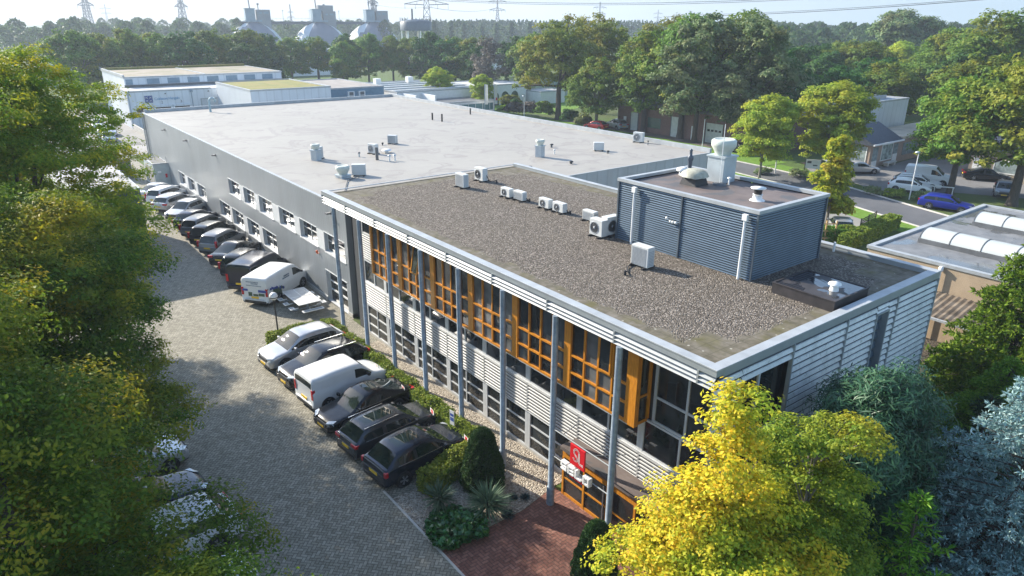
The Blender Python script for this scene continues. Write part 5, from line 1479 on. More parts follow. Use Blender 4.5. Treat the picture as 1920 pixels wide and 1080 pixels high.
# --- dark evergreen shrub with narrow leaves by the side wall
lob = rand_lobes(41, 1.5, 6.9, 3.3, 16, .8, 'round') + [(0, 0, 3, 2.4, 1.6, 3)]
lob = [(x * 1.15, y * .52, z, rx, ry * .62, rz) for x, y, z, rx, ry, rz in lob]
sh, C = crown_mesh('crown', 42, lob, 900, 60, .14, .45, L_WIL, .7, .6, .6, .13, 0.25, .9)
st = MB()
for i in range(0, 600, 24): st.tube((0, 0, 0), tuple(C[i]), .05, .012, 5)
tree('tall_evergreen_shrub', 'tall dark shrub with narrow glossy leaves against the grey side wall', (4.7, -2.4, 0), sh, mesh_of(st, M_BARKD), None, 0, (1.12, 1.12, 1.08), 'shrub')

# --- conifers
def conifer(seed, H, r, whorls, per, needle, mat, droop=.25, tuft=.16, tw=26, aspect=.22, top=.06):
    R_ = np.random.RandomState(seed)
    P = []; T = []; Nn = []; S_ = []
    m = MB(); m.tube((0, 0, -.1), (0, 0, H), r * .055, .02, 8)
    for wI in range(whorls):
        t = wI / (whorls - 1)
        z = H * (.05 + .93 * t)
        rl = r * ((1 - t) ** .8 + top) * R_.uniform(.85, 1.12)
        nb = max(5, int(per * (1 - t * .55)))
        for b in range(nb):
            a = R_.uniform(0, 2 * PI); ln = rl * R_.uniform(.72, 1.1)
            dirv = np.array([math.cos(a), math.sin(a), 0.0])
            k = max(3, int(ln / tuft))
            m.tube((0, 0, z), (dirv[0] * ln, dirv[1] * ln, z - droop * ln + .15 * ln), .02, .006, 4, cap=False)
            s = np.linspace(.25, 1.0, k)
            pts = dirv[None, :] * (ln * s)[:, None]; pts[:, 2] = z - droop * ln * s ** 1.4 + .15 * ln * s ** 3
            side = np.array([-math.sin(a), math.cos(a), 0])
            pts = pts + side[None, :] * (R_.uniform(-1, 1, k) * ln * .22 * s)[:, None]
            pts[:, 2] += R_.uniform(-.08, .08, k)
            for p in pts:
                n = tw
                o = unit(R_.normal(size=(n, 3)) + dirv * .9 + np.array([0, 0, .15 - droop * .6]))
                P.append(p + o * tuft * R_.uniform(.2, .9, (n, 1))); T.append(o)
                Nn.append(unit(np.cross(o, R_.normal(size=(n, 3))) + np.array([0, 0, .3]))); S_.append(needle * R_.uniform(.7, 1.3, n))
    P = np.concatenate(P); T = np.concatenate(T); Nn = np.concatenate(Nn); S_ = np.concatenate(S_)
    Nn = unit(Nn - T * (Nn * T).sum(1, keepdims=True))
    return quads_mesh('crown', P, T, Nn, S_, S_ * aspect, mat), mesh_of(m, M_BARKD)
bs = conifer(51, 9.3, 4.1, 27, 18, .06, L_BLUE, .2, .17, 22, .34)
tree('blue_spruce', 'pale blue spruce in the lower right corner', (6.3, -5.7, 0), bs[0], bs[1], None, 0)
cf = conifer(52, 9.6, 4.2, 30, 20, .105, L_CON, .42, .2, 19, .32)
tree('drooping_spruce', 'tall bright green spruce with drooping branches right of the office side wall', (17.2, -1.9, 0), cf[0], cf[1], 'green conifers by the side wall', .5)
tree('drooping_spruce', 'second green spruce filling the gap between the office side and the blue spruce', (13.4, -3.0, 0), cf[0], cf[1], 'green conifers by the side wall', 2.5, (.75, .75, .62))
tree('drooping_spruce', 'green spruce at the right edge of the view behind the blue spruce', (20.5, -5.5, 0), cf[0], cf[1], 'green conifers by the side wall', 4.0, .85)
sc_ = conifer(53, 6.2, 1.9, 16, 11, .11, L_CON, .2, .2, 12, .24)
tree('small_cypress', 'small yellow green conifer in front between the golden tree and the blue spruce', (2.3, -4.7, 0), sc_[0], sc_[1], None, 0)
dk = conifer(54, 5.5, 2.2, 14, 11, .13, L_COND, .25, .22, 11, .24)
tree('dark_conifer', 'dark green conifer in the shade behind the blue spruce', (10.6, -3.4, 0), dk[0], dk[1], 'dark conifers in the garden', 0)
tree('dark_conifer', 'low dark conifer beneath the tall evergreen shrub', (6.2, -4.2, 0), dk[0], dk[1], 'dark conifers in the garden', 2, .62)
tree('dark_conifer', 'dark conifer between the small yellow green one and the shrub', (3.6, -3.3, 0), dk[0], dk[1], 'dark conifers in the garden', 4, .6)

# --- clipped yews
def yew(seed, prof, n, leaf, mat):
    R_ = np.random.RandomState(seed); H = prof[-1][1]
    zs_ = R_.rand(n) * H; rad = np.interp(zs_, [p[1] for p in prof], [p[0] for p in prof])
    a = R_.rand(n) * 2 * PI; rr = rad * (1.02 - .2 * R_.rand(n) ** 2 + .05 * np.sin(a * 5 + zs_ * 4) + .04 * np.sin(a * 11 - zs_ * 9))
    P = np.stack([rr * np.cos(a), rr * np.sin(a), zs_], 1)
    o = np.stack([np.cos(a), np.sin(a), np.full(n, .35)], 1)
    T = unit(R_.normal(size=(n, 3)) * .7 + o); Nn = unit(np.cross(T, R_.normal(size=(n, 3))) + o * .6)
    s = leaf * R_.uniform(.6, 1.3, n)
    return quads_mesh('foliage', P, T, Nn, s, s * .3, mat)
yprof = [(.74, 0), (.86, .35), (.78, .9), (.62, 1.6), (.44, 2.25), (.26, 2.52), (.0, 2.66)]
L_YEW = leaf_mat('yew_needles', [(.015, .05, .013), (.03, .085, .02), (.06, .135, .03)], None, .5, .12)
ym = yew(61, yprof, 22000, .05, L_YEW)
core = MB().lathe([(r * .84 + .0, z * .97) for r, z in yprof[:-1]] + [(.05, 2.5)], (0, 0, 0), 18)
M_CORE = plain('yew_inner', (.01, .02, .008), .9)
for loc, lab, sc in (((-1.45, 8.95, .02), 'dark conical clipped yew on the gravel beside the hedge end', 1.0), ((-1.35, 2.75, .02), 'dark clipped yew at the bottom beside the brick path and golden tree', .88)):
    t = thing('clipped_yew', lab, 'shrub', loc, 0, 'clipped yews'); t.scale = (sc, sc, sc)
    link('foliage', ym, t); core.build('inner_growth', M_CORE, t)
# --- hedges
def hedge(name, label, x0, x1, y0, y1, h, n, leaf, mat, loc=(0, 0, 0), rz=0, group=None):
    t = thing(name, label, 'hedge', loc, rz, group)
    R_ = np.random.RandomState(int(abs(x0 * 7 + y1 * 13) * 10) % 9999)
    a, b = x1 - x0, y1 - y0
    wts = np.array([a * b, 2 * a * h, 2 * b * h]); wts = wts / wts.sum()
    f = R_.choice(3, n, p=wts); u, v = R_.rand(n), R_.rand(n); sgn = np.where(R_.rand(n) < .5, 0., 1.)
    P = np.zeros((n, 3)); o = np.zeros((n, 3))
    q = f == 0; P[q] = np.stack([x0 + a * u[q], y0 + b * v[q], np.full(q.sum(), h)], 1); o[q] = (0, 0, 1)
    q = f == 1; P[q] = np.stack([x0 + a * u[q], y0 + b * sgn[q], h * v[q]], 1); o[q, 1] = sgn[q] * 2 - 1; o[q, 2] = .4
    q = f == 2; P[q] = np.stack([x0 + a * sgn[q], y0 + b * u[q], h * v[q]], 1); o[q, 0] = sgn[q] * 2 - 1; o[q, 2] = .4
    bumpy = .06 * np.sin(P[:, 0] * 3.1 + P[:, 1] * 2.3) + .05 * np.sin(P[:, 1] * 5.7 + 1)
    P += o * (R_.normal(size=(n, 1)) * .05 + bumpy[:, None])
    Nn = unit(o + R_.normal(size=(n, 3)) * .55); T = unit(np.cross(Nn, R_.normal(size=(n, 3))))
    s = leaf * R_.uniform(.6, 1.3, n)
    link('foliage', quads_mesh('foliage', P, T, Nn, s, s * .55, mat), t)
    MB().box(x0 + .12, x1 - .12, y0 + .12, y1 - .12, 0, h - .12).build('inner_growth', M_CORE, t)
    return t
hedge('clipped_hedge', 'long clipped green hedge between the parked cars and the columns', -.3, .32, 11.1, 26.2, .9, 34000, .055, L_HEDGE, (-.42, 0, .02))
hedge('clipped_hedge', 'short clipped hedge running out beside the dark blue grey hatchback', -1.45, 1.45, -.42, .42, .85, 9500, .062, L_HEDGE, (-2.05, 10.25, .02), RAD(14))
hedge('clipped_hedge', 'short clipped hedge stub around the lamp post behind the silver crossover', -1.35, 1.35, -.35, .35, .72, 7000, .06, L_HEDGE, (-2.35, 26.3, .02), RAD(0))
# --- yuccas, ground cover, tufts
def yucca(label, loc, r, n, seed):
    R_ = np.random.RandomState(seed)
    o = unit(R_.normal(size=(n, 3)) * np.array([1, 1, .7]) + np.array([0, 0, .55])); o[:, 2] = np.maximum(o[:, 2], -.15)
    ln = r * R_.uniform(.7, 1.1, n)
    P = np.array([0, 0, .55]) + o * (ln * .5)[:, None]
    Nn = unit(np.cross(o, np.cross(np.array([0, 0, 1.0]), o)) * 1 + R_.normal(size=(n, 3)) * .2)
    Nn = unit(Nn - o * (Nn * o).sum(1, keepdims=True))
    t = thing('yucca', label, 'plant', loc, 0, 'yuccas on the gravel bed')
    link('blades', quads_mesh('blades', P, o, Nn, ln * .5, np.full(n, .028), L_YUC), t)
    MB().tube((0, 0, 0), (0, 0, .6), .09, .06).build('stem', M_BARKD, t)
yucca('smaller yucca with spiky blades nearer the parked hatchback', (-3.6, 8.7, .02), .8, 170, 3)
yucca('larger spreading yucca in front of the conical yew', (-2.35, 7.35, .02), 1.0, 230, 4)
R_ = np.random.RandomState(8); n = 2600
P = np.stack([R_.uniform(-1.15, 1.15, n), R_.uniform(-1.05, 1.05, n), np.zeros(n)], 1)
keep = (P[:, 0] / 1.15) ** 2 + (P[:, 1] / 1.05) ** 2 + .25 * np.sin(P[:, 0] * 4) < .95; P = P[keep]; n = len(P)
P[:, 2] = .12 + R_.rand(n) * .38 * (1 - (P[:, 0] ** 2 + P[:, 1] ** 2) / 2.6)
Nn = unit(R_.normal(size=(n, 3)) * .5 + np.array([0, 0, .8])); T = unit(np.cross(Nn, R_.normal(size=(n, 3)))); s = R_.uniform(.07, .14, n)
t = thing('ground_cover', 'low patch of broad glossy green leaves at the corner of gravel and brick path', 'plant', (-3.75, 7.45, .02), RAD(-30))
link('foliage', quads_mesh('foliage', P, T, Nn, s, s * .75, L_IVY), t)
def tuft(label, loc, r, seed, mat=L_LAV, cat='plant', group='low grey tufts', n=260, name='grass_tuft'):
    R_ = np.random.RandomState(seed); o = unit(R_.normal(size=(n, 3)) * np.array([1, 1, .6]) + np.array([0, 0, .6])); ln = r * R_.uniform(.6, 1, n)
    Nn = unit(np.cross(o, R_.normal(size=(n, 3))))
    t = thing(name, label, cat, loc, 0, group); link('blades', quads_mesh('blades', np.abs(o) * np.array([0, 0, .01]) + o * (ln * .5)[:, None], o, Nn, ln * .5, np.full(n, .014), mat), t)
tuft('grey blue tuft beside the larger yucca at the brick path', (-1.75, 6.9, .02), .38, 1)
tuft('small grey blue tuft farther along the gravel beyond the larger yucca', (-.95, 7.6, .02), .25, 2)
tuft('grey blue tuft nearest the column at the gravel edge', (-.6, 7.35, .02), .26, 4)
tuft('tiny grey tuft at the corner of the broad leaved patch', (-4.45, 8.1, .02), .24, 3)

# --- mid-distance trees (right and centre)
def mid_tree(seed, H, r, ncl, per, leaf, mat, bark, shape='round', bottom=.28, clump=.9, nl=18, droop=0.0, sq=.85, limbs=12, tr=.3, flat=.85):
    lobes = rand_lobes(seed, H * bottom, H * .9, r, nl, sq, shape)
    me, C = crown_mesh('crown', seed, lobes, ncl, per, leaf, clump, mat, flat, .45, .6, .55, droop)
    R_ = np.random.RandomState(seed + 1)
    tm = mesh_of(trunk_mb(H, tr, [tuple(C[i]) for i in R_.choice(len(C), limbs)], fork=.36, seed=seed), bark)
    return me, tm
mOak = mid_tree(71, 17, 7.4, 420, 48, .24, L_BRN, M_BARKD, 'spread', .3, 1.05, 22, tr=.55)
mOak2 = mid_tree(72, 17, 6.6, 420, 46, .24, L_MIX, M_BARKD, 'round', .25, 1.05, 20, tr=.45)
mSil = mid_tree(73, 18, 6.6, 460, 46, .24, L_SILV, M_BARKD, 'round', .2, .95, 22, tr=.42)
mLime = mid_tree(74, 9.2, 3.3, 420, 70, .13, L_LIME, M_BARKG, 'oval', .24, .55, 24, sq=1.05, tr=.14)
mGrn = mid_tree(75, 12, 5.2, 360, 46, .22, L_MIX, M_BARKG, 'round', .2, .85, 18, tr=.3)
mDark = mid_tree(76, 12, 4.6, 300, 42, .24, L_DARK, M_BARKD, 'round', .08, .9, 16, tr=.25)
mTwig = mid_tree(77, 12, 4.4, 330, 40, .16, L_TWIG, M_BARKG, 'oval', .2, .8, 14, tr=.2, limbs=26)
GM = 'big trees beyond the hall'
for nm, meshes, loc, rz, sc, lab in [
    ('oak_tree', mOak, (68.5, 85.2, 0), 0, 1.0, 'broad olive oak with dark forked limbs, left of the tall trees beyond the hall'),
    ('round_tree', mGrn, (67.0, 74.0, 0), 1.2, .98, 'fresh green round tree in front of the pale off-road car'),
    ('oak_tree', mOak, (80, 86.5, 0), 2.6, 1.02, 'olive oak behind the broad forked oak, its top lit yellow'),
    ('oak_tree', mOak2, (70.0, 66.5, 0), 4.0, .94, 'green tree with two dark trunks in front of the brick garages'),
    ('oak_tree', mOak2, (70.5, 59.5, 0), 5.1, 1.08, 'tall green tree left of the silvery one in front of the garages'),
    ('silver_tree', mSil, (69.5, 56.0, 0), .4, 1.02, 'tall silvery green tree rising above the skyline in the centre right'),
    ('silver_tree', mSil, (71.5, 48.5, 0), 3.0, 1.0, 'dark silvery tree behind the left one of the two lime trees'),
    ('oak_tree', mOak, (84, 74, 0), 1.0, 1.0, 'olive tree standing behind the garages to the left'),
    ('oak_tree', mOak2, (86, 60, 0), 2.0, 1.12, 'tall tree standing behind the silvery trees'),
    ('dense_tree', mDark, (80, 50, 0), 0, 1.15, 'dense dark green tree at the right flank of the silvery trees'),
    ('dense_tree', mDark, (84, 43.5, 0), 2, .95, 'lower dark green tree just left of the white flat roofed building')]:
    tree(nm, lab, loc, meshes[0], meshes[1], GM, rz, sc)
GR = 'trees along the road on the right'
for nm, meshes, loc, rz, sc, lab in [
    ('lime_tree', mLime, (56.1, 35.8, 0), 0, (1.15, 1.15, 1.05), 'round light green tree at the road kerb behind the plant room fan'),
    ('lime_tree', mLime, (62.6, 31.2, 0), 2, (1.4, 1.4, 1.2), 'wide light green tree at the road in front of the shop'),
    ('oak_tree', mOak2, (65.9, 19.5, 0), 1.5, (.78, .78, .72), 'large roadside tree with a dark leaning trunk on the right'),
    ('oak_tree', mOak, (65.4, 13.6, 0), 3.5, (.86, .86, .86), 'large olive roadside tree at the right edge with a bare brown trunk')]:
    tree(nm, lab, loc, meshes[0], meshes[1], GR, rz, sc)
lob = rand_lobes(81, 1.4, 7.4, 2.1, 16, .9, 'cone')
yg, C = crown_mesh('crown', 82, lob, 330, 55, .15, .5, leaf_mat('acid_green_leaves', [(.2, .32, .02), (.3, .42, .025), (.42, .5, .03), (.5, .5, .03)], [(.5, .46, .03), (.56, .4, .03)], .4, .45), .7, .6, .6, .6)
tree('young_maple', 'bright yellow green young tree right of the plant room', (43.2, 20.3, 0), yg, mesh_of(trunk_mb(8, .13, [tuple(C[i]) for i in range(0, 300, 20)], fork=.5), M_BARKG), None, 0, (1.05, 1.05, 1.05))
# ------------------------------------------------------------------ neighbouring buildings
M_COLD = clad_mat('cold_store_cladding', (.62, .66, .70), .45, .15, 1.2, 0, .07)
M_SEDUM = None
def sedum():
    k = NT('sedum_roof')
    c = k.ramp(k.noise(.45, 6.0), [(.3, (.11, .13, .012)), (.5, (.2, .18, .02)), (.7, (.25, .17, .05))])
    c = k.mix(.35, c, k.ramp(k.noise(6.0, 3.0), [(.3, (.08, .1, .02)), (.7, (.3, .27, .1))]))
    return k.done(k.bsdf(c, .9, normal=k.bump(k.noise(9.0, 3.0), .6, .05)))
M_SEDUM = sedum()
def sedum2():
    k = NT('dry_sedum_roof')
    c = k.ramp(k.noise(.25, 5.0), [(.3, (.13, .14, .06)), (.5, (.25, .21, .15)), (.7, (.3, .25, .2))])
    return k.done(k.bsdf(c, .9))
M_BLUEP = plain('cold_blue_panel', (.16, .24, .31), .35, .2)
M_STAINROOF = plain('stained_pale_roof', (.47, .46, .44), .7, var=.5, scale=.25)
cs = thing('cold_store', 'pale cold store hall with numbered loading docks and a planted roof at the far left', 'warehouse', (6.2, 116, 0))
MB().box(0, 28.6, 0, 8.3, 0, 5.75).build('wall', M_COLD, cs)
MB().box(.1, 28.5, .1, 8.2, 5.751, 5.83).build('roof', M_STAINROOF, cs)
m = MB(); m.box(-.05, 13.2, -.06, .1, 5.7, 5.95); m.box(-.05, .1, .101, 8.3, 5.7, 5.949); m.build('roof_edge', M_CAP, cs)
up = MB().box(1.4, 28.8, 8.31, 30, 0, 7.45).build('upper_hall', M_COLD, cs)
MB().box(1.3, 28.9, 8.2, 8.3, 5.85, 6.25).build('dark_flashing', M_DKGREY, up)
for i in range(8):
    x = 1.5 + i * 3.35
    MB().box(x + .1, x + (2.1 if i else 1.2), 8.25, 8.31, 6.3, 7.2).build('blue_panel', M_BLUEP, up)
MB().box(1.6, 28.6, 8.6, 29.8, 7.451, 7.55).build('planted_roof', sedum2(), up)
m = MB(); m.box(1.3, 28.9, 8.2, 8.58, 7.4, 7.6); m.box(1.3, 1.58, 8.59, 30.1, 7.4, 7.9); m.box(28.61, 28.9, 8.59, 30.1, 7.4, 7.62); m.box(14.6, 14.9, 8.6, 29.8, 7.552, 7.66); m.build('roof_edge', M_CAP, up)
MB().box(1.6, 28.6, 29.4, 30, 7.56, 7.95).build('grass_strip', M_SEDUM, up)
for i, x in enumerate((1.05, 3.95, 6.95)):
    m = MB(); m.box(x - .2, x, -.25, -.001, 0, 3.5); m.box(x + 2.4, x + 2.6, -.25, -.001, 0, 3.5); m.box(x, x + 2.4, -.25, -.001, 3.2, 3.5)
    d = m.build('dock_door', M_COLD, cs)
    MB().box(x, x + 2.4, -.06, -.004, 2.5, 3.19).build('door_top', plain('door_brown', (.07, .055, .05), .6), d)
    MB().box(x + .5, x + 2.35, -.05, -.003, 0.6, 2.49).build('door_panel', M_WPAINT, d)
    text_mesh('dock_number', str(i + 1), .62, M_DKGREY, d, (x + 1.0, -.03, 3.75), (PI / 2, 0, 0))
MB().box(11.4, 14.4, -.03, -.002, .1, 4.1).build('roller_door', plain('roller_door', (.5, .53, .55), .5), cs)
m = MB(); m.box(11.25, 14.55, -.08, -.002, 4.1, 4.22); m.box(11.25, 11.39, -.08, -.002, 0, 4.1); m.box(14.41, 14.55, -.08, -.002, 0, 4.1); m.build('door_frame', M_FASCIA, cs)
M_LOGO = plain('logo_blue', (.015, .06, .22), .4); M_LOGOL = plain('logo_light_blue', (.12, .3, .5), .4)
lg = MB().box(2.55, 3.75, -.05, -.004, 3.98, 5.1).build('logo', M_LOGO, cs)
m = MB()
for sx in (-1, 1):
    for sz in (-1, 1):
        m.bar((3.15 + sx * .1, -.06, 4.54 + sz * .1), (3.15 + sx * .48, -.06, 4.54 + sz * .4), .03, .13, up=(0, 1, 0))
        m.bar((3.15 + sx * .1, -.061, 4.54 + sz * .42), (3.15 + sx * .45, -.061, 4.54 + sz * .12), .03, .05, up=(0, 1, 0))
m.build('emblem', M_WPAINT, lg)
text_mesh('lettering', 'Coldstore Hengelo', .62, M_LOGOL, cs, (4.0, -.03, 4.33), (PI / 2, 0, 0), .01, .82)
m = MB(); m.tube((9.9, -.1, 0), (9.9, -.1, 5.4), .06); m.box(9.7, 10.1, -.3, -.002, 5.35, 5.72); m.box(.02, .4, -.25, -.002, 5.3, 5.7); m.tube((.2, -.12, 0), (.2, -.12, 5.3), .06); m.build('downpipe', M_GALV, cs)
m = MB(); m.box(5.7, 5.9, -.2, -.002, 5.25, 5.4); m.box(12.6, 12.8, -.2, -.002, 5.3, 5.45); m.build('floodlight', M_DKGREY, cs)
sb = thing('planted_roof_block', 'white windowless block with a yellow green planted roof beside the cold store', 'warehouse', (19.6, 98, 0))
MB().box(0, 12.9, 0, 17.9, 0, 6.75).build('wall', M_COLD, sb)
MB().box(.25, 12.65, .25, 17.7, 6.751, 6.8).build('planted_roof', M_SEDUM, sb)
m = MB(); m.box(-.05, 12.95, -.05, .24, 6.7, 6.95); m.box(-.05, .24, .245, 17.92, 6.7, 6.949); m.box(12.66, 12.95, .245, 17.92, 6.7, 6.948); m.box(.245, 12.655, 17.71, 17.92, 6.7, 6.947); m.build('roof_edge', M_CAP, sb)
dw = thing('dock_wall', 'low pale dividing wall running to the cold store corner', 'wall', (6.35, 106, 0)); MB().box(-.12, .12, -9.5, 9.9, 0, .9).build('wall', M_PLINTH, dw)
# blue building with two units, then white low buildings
def flat_building(name, label, x0, x1, y0, y1, h, wallm, roofm, edge=.3, group=None, cat='building', z0=0):
    t = thing(name, label, cat, (x0, y0, 0), 0, group); a, b = x1 - x0, y1 - y0
    MB().box(0, a, 0, b, z0, h - .12).build('wall', wallm, t)
    MB().box(.2, a - .2, .2, b - .2, h - .119, h - .08).build('roof', roofm, t)
    m = MB(); m.box(-.04, a + .04, -.04, .2, h - .15, h + edge * .3); m.box(-.04, .2, .201, b + .04, h - .15, h + edge * .3 - .002); m.box(a - .2, a + .04, .201, b + .04, h - .15, h + edge * .3 - .003); m.box(.201, a - .201, b - .2, b + .04, h - .15, h + edge * .3 - .004)
    m.build('roof_edge', M_CAP, t)
    return t, a, b
M_TEAL = plain('blue_corrugated_wall', (.12, .22, .3), .5, .1)
t, a, b = flat_building('blue_walled_building', 'flat building with a blue corrugated wall and two white units behind the hall roof', 33.5, 46, 106, 126, 5.6, M_TEAL, plain('grey_brown_roof', (.28, .25, .22), .8, var=.2, scale=.4))
m = MB()
for x in (5.2, 7.3): m.box(x, x + 1.2, -.5, -.002, 3.5, 5.0)
m.build('cooling_unit', M_WPAINT, t)
m = MB()
for x in (5.8, 7.9): m.box(x - .4, x + .4, -.53, -.502, 3.65, 4.25); m.box(x - .4, x + .4, -.53, -.502, 4.35, 4.9)
m.build('fan', M_DKGREY, t)
flat_building('low_extension', 'low flat building with a dark roof in front of the blue walled one', 33.6, 46, 95, 105.9, 3.6, M_COLD, plain('dark_brown_roof', (.16, .14, .12), .8, var=.3, scale=.3))
t, a, b = flat_building('white_workshop', 'long white workshop with a grey striped roof behind the hall corner', 46.5, 66, 103, 125, 4.6, M_WPAINT, plain('ribbed_grey_roof', (.33, .34, .33), .7, var=.25, scale=.3))
m = MB()
for i in range(5): m.box(.5, a - .5, 2 + i * 4, 2.5 + i * 4, 4.53, 4.75)
m.build('roof_light', plain('roof_light', (.5, .53, .54), .3), t)
for x, y in ((4, 16), (12, 17)): MB().box(x, x + 1.2, y, y + 1.2, 4.6, 5.8).build('roof_box', M_WPAINT, t)
m = MB(); m.box(1, 1.3, -5, -.05, 0, 4.4); m.box(5, 5.3, -5, -.05, 0, 4.2); m.build('fin_wall', M_WPAINT, t)
t, a, b = flat_building('glass_showroom', 'low showroom with a band of teal windows behind the hall corner', 51.5, 62.5, 95.5, 102.5, 3.1, plain('white_render', (.6, .62, .62), .6), M_BITU)
m = MB(); m.box(.3, a - .3, -.03, -.002, 1.4, 2.6); m.build('pane', plain('teal_glass', (.08, .17, .19), .1), t)
m = MB(); [m.box(.3 + i * 1.6, .38 + i * 1.6, -.05, -.031, .2, 2.6) for i in range(7)]; m.build('window_frame', M_WHITE, t)
t, a, b = flat_building('white_arcade', 'white flat building with arched green openings near the banner flags', 66.8, 80, 108, 120, 4.2, M_WPAINT, plain('pale_grey_roof', (.5, .5, .48), .7, var=.2, scale=.3))
m = MB()
for i in range(4):
    x = 1.2 + i * 2.6
    m.add([(x + 1.1 + 1.0 * math.cos(q), -.02, max(0, 1.6 + 1.2 * math.sin(q))) for q in [PI * k / 10 for k in range(11)]] + [(x + .1, -.02, 0), (x + 2.1, -.02, 0)], [tuple(range(12, -1, -1))])
m.build('arch', plain('arch_green', (.03, .07, .03), .7), t)
flat_building('green_shed', 'pale green shed wall beside the big olive oak', 86, 96, 113, 123, 4.4, plain('green_wall', (.3, .36, .3), .7), plain('shed_white_roof', (.6, .6, .58), .6))
flat_building('low_garage', 'low white garage in front of the pale green shed', 80, 87, 104, 110, 2.6, M_WPAINT, plain('grey_garage_roof', (.4, .4, .38), .7))
for i, (x, y) in enumerate(((58.6, 93.5), (60.3, 93.0))):
    t = thing('banner_flag', ('left', 'right')[i] + ' one of two tall white banner flags beyond the hall roof', 'flag', (x, y, 0), RAD(20), 'banner flags beyond the hall')
    MB().tube((0, 0, 0), (0, 0, 6.2), .05).build('pole', M_GALV, t)
    MB().add([(.05, 0, 2.6), (1.15, .05, 2.5), (1.15, .08, 6.0), (.05, 0, 6.15), (.05, .02, 2.6), (1.15, .07, 2.5), (1.15, .10, 6.0), (.05, .02, 6.15)], [(0, 1, 2, 3), (7, 6, 5, 4), (0, 4, 5, 1), (1, 5, 6, 2), (2, 6, 7, 3), (3, 7, 4, 0)]).build('cloth', M_WPAINT, t)
    if i: MB().box(.5, .95, -.02, .0, 3.2, 3.7).build('red_mark', M_RED, t)
t = thing('brick_garden_wall', 'low pink brick wall with a white cap beyond the hall roof', 'wall', (55, 92, 0), RAD(-12)); MB().box(-3, 3.5, -.2, .2, 0, 1.5).build('wall', plain('pink_brick', (.34, .2, .16), .8), t); MB().box(-3.1, 3.6, -.25, .25, 1.5, 1.65).build('cap', M_WPAINT, t)

# brick garages beyond the trees
t = thing('brick_garages', 'long brown brick garage building with pale roller doors behind the big trees', 'garage', (71.2, 44, 0))
M_BRK = None
def brick(name, a, b, mortar=(.3, .27, .24), sc=4.0):
    k = NT(name)
    mp = k.n('ShaderNodeMapping', {'Vector': k.co(), 'Rotation': (0, 0, 0)}).outputs[0]
    s = k.sep(mp)
    v = k.comb(k.m('ADD', s[0], s[1]), s[2], 0.0)
    br = k.n('ShaderNodeTexBrick', {'Vector': v, 'Color1': (*a, 1), 'Color2': (*b, 1), 'Mortar': (*mortar, 1), 'Scale': sc, 'Mortar Size': .015}).outputs[0]
    c = k.mix(.3, br, k.ramp(k.noise(.8, 5.0), [(.3, [x * .7 for x in a]), (.7, [x * 1.2 for x in b])]))
    return k.done(k.bsdf(c, .85))
MB().box(0, 11, 0, 30, 0, 4.1).build('wall', brick('brown_brick', (.13, .06, .045), (.18, .085, .06)), t)
MB().box(-.3, 11.3, -.3, 30.3, 4.1, 4.5).build('roof', M_DKGREY, t)
for y0, y1, h in ((8.6, 11.6, 2.9), (16.0, 18.3, 3.1), (25.4, 26.9, 2.9)):
    d = MB().box(-.05, -.002, y0, y1, .05, h).build('garage_door', plain('cream_door', (.5, .52, .47), .5), t)
    m = MB(); m.box(-.1, -.002, y0 - .12, y0 - .003, 0, h + .1); m.box(-.1, -.002, y1 + .003, y1 + .12, 0, h + .1); m.build('door_frame', M_DKGREY, d)
    if y0 < 10:
        m = MB(); [m.box(-.08, -.051, y0 + .25 + i * .68, y0 + .7 + i * .68, 1.7, 2.0) for i in range(4)]; m.build('pane', M_GLASS_D, d)
m = MB(); m.box(-.05, -.002, 13.6, 14.3, 0, 2.1); m.box(-.05, -.002, 28.0, 28.6, 0, 2.1); m.build('side_door', M_WPAINT, t)
m = MB(); m.box(-.05, -.002, 20.5, 23.2, .9, 2.5); m.build('pane', plain('green_glass', (.05, .1, .08), .1), t)

# white flat roofed building and shop on the right
t, a, b = flat_building('white_flat_building', 'white windowless block with dark roof lights right of the lime trees', 79.0, 90.6, 36.2, 58, 6.95, M_COLD, plain('grey_flat_roof', (.3, .33, .36), .6, var=.25, scale=.3))
m = MB(); [m.box(.8, a - 2.2, 2.4 + i * 3.6, 3.5 + i * 3.6, 6.86, 7.25) for i in range(5)]; m.build('roof_light', plain('blue_rooflight', (.1, .16, .24), .15), t)
m = MB(); [m.box(.8, a - 2.2, 2.2 + i * 3.6, 2.38 + i * 3.6, 6.86, 7.35) for i in range(5)]; m.build('roof_upstand', M_CAP, t)
M_TANBR = brick('tan_brick', (.30, .215, .165), (.37, .27, .21))
M_TILE = plain('slate_tiles', (.035, .045, .065), .55, var=.25, scale=4)
t = thing('brick_shop', 'brick shop with a dark pitched roof and a large picture window on the right', 'shop', (71.6, 31.2, 0))
MB().box(0, 26, 0, 4.9, 0, 3.0).build('wall', M_TANBR, t)
m = MB(); m.add([(-.5, -.5, 3.0), (7.2, -.5, 3.0), (7.2, 3.1, 4.9), (-.5, 3.1, 4.9), (-.5, 4.92, 3.9), (7.2, 4.92, 3.9), (-.5, -.5, 2.85), (7.2, -.5, 2.85), (7.2, 4.92, 2.9), (-.5, 4.92, 2.9)], [(0, 1, 2, 3), (3, 2, 5, 4), (6, 7, 1, 0), (0, 3, 4, 9, 6), (7, 8, 5, 2, 1), (9, 8, 7, 6)])
m.build('roof', M_TILE, t)
MB().box(7.25, 26.2, -.3, 4.9, 3.0, 3.35).build('flat_roof', plain('tan_gravel_roof', (.5, .42, .32), .9, var=.2, scale=.6), t)
MB().box(-.55, 7.25, -.62, -.5, 2.86, 3.04).build('gutter', M_WPAINT, t)
MB().box(2.9, 5.6, -.05, -.002, .7, 2.6).build('picture_window', plain('window_picture', (.3, .36, .33), .2, var=.8, scale=1.3), t)
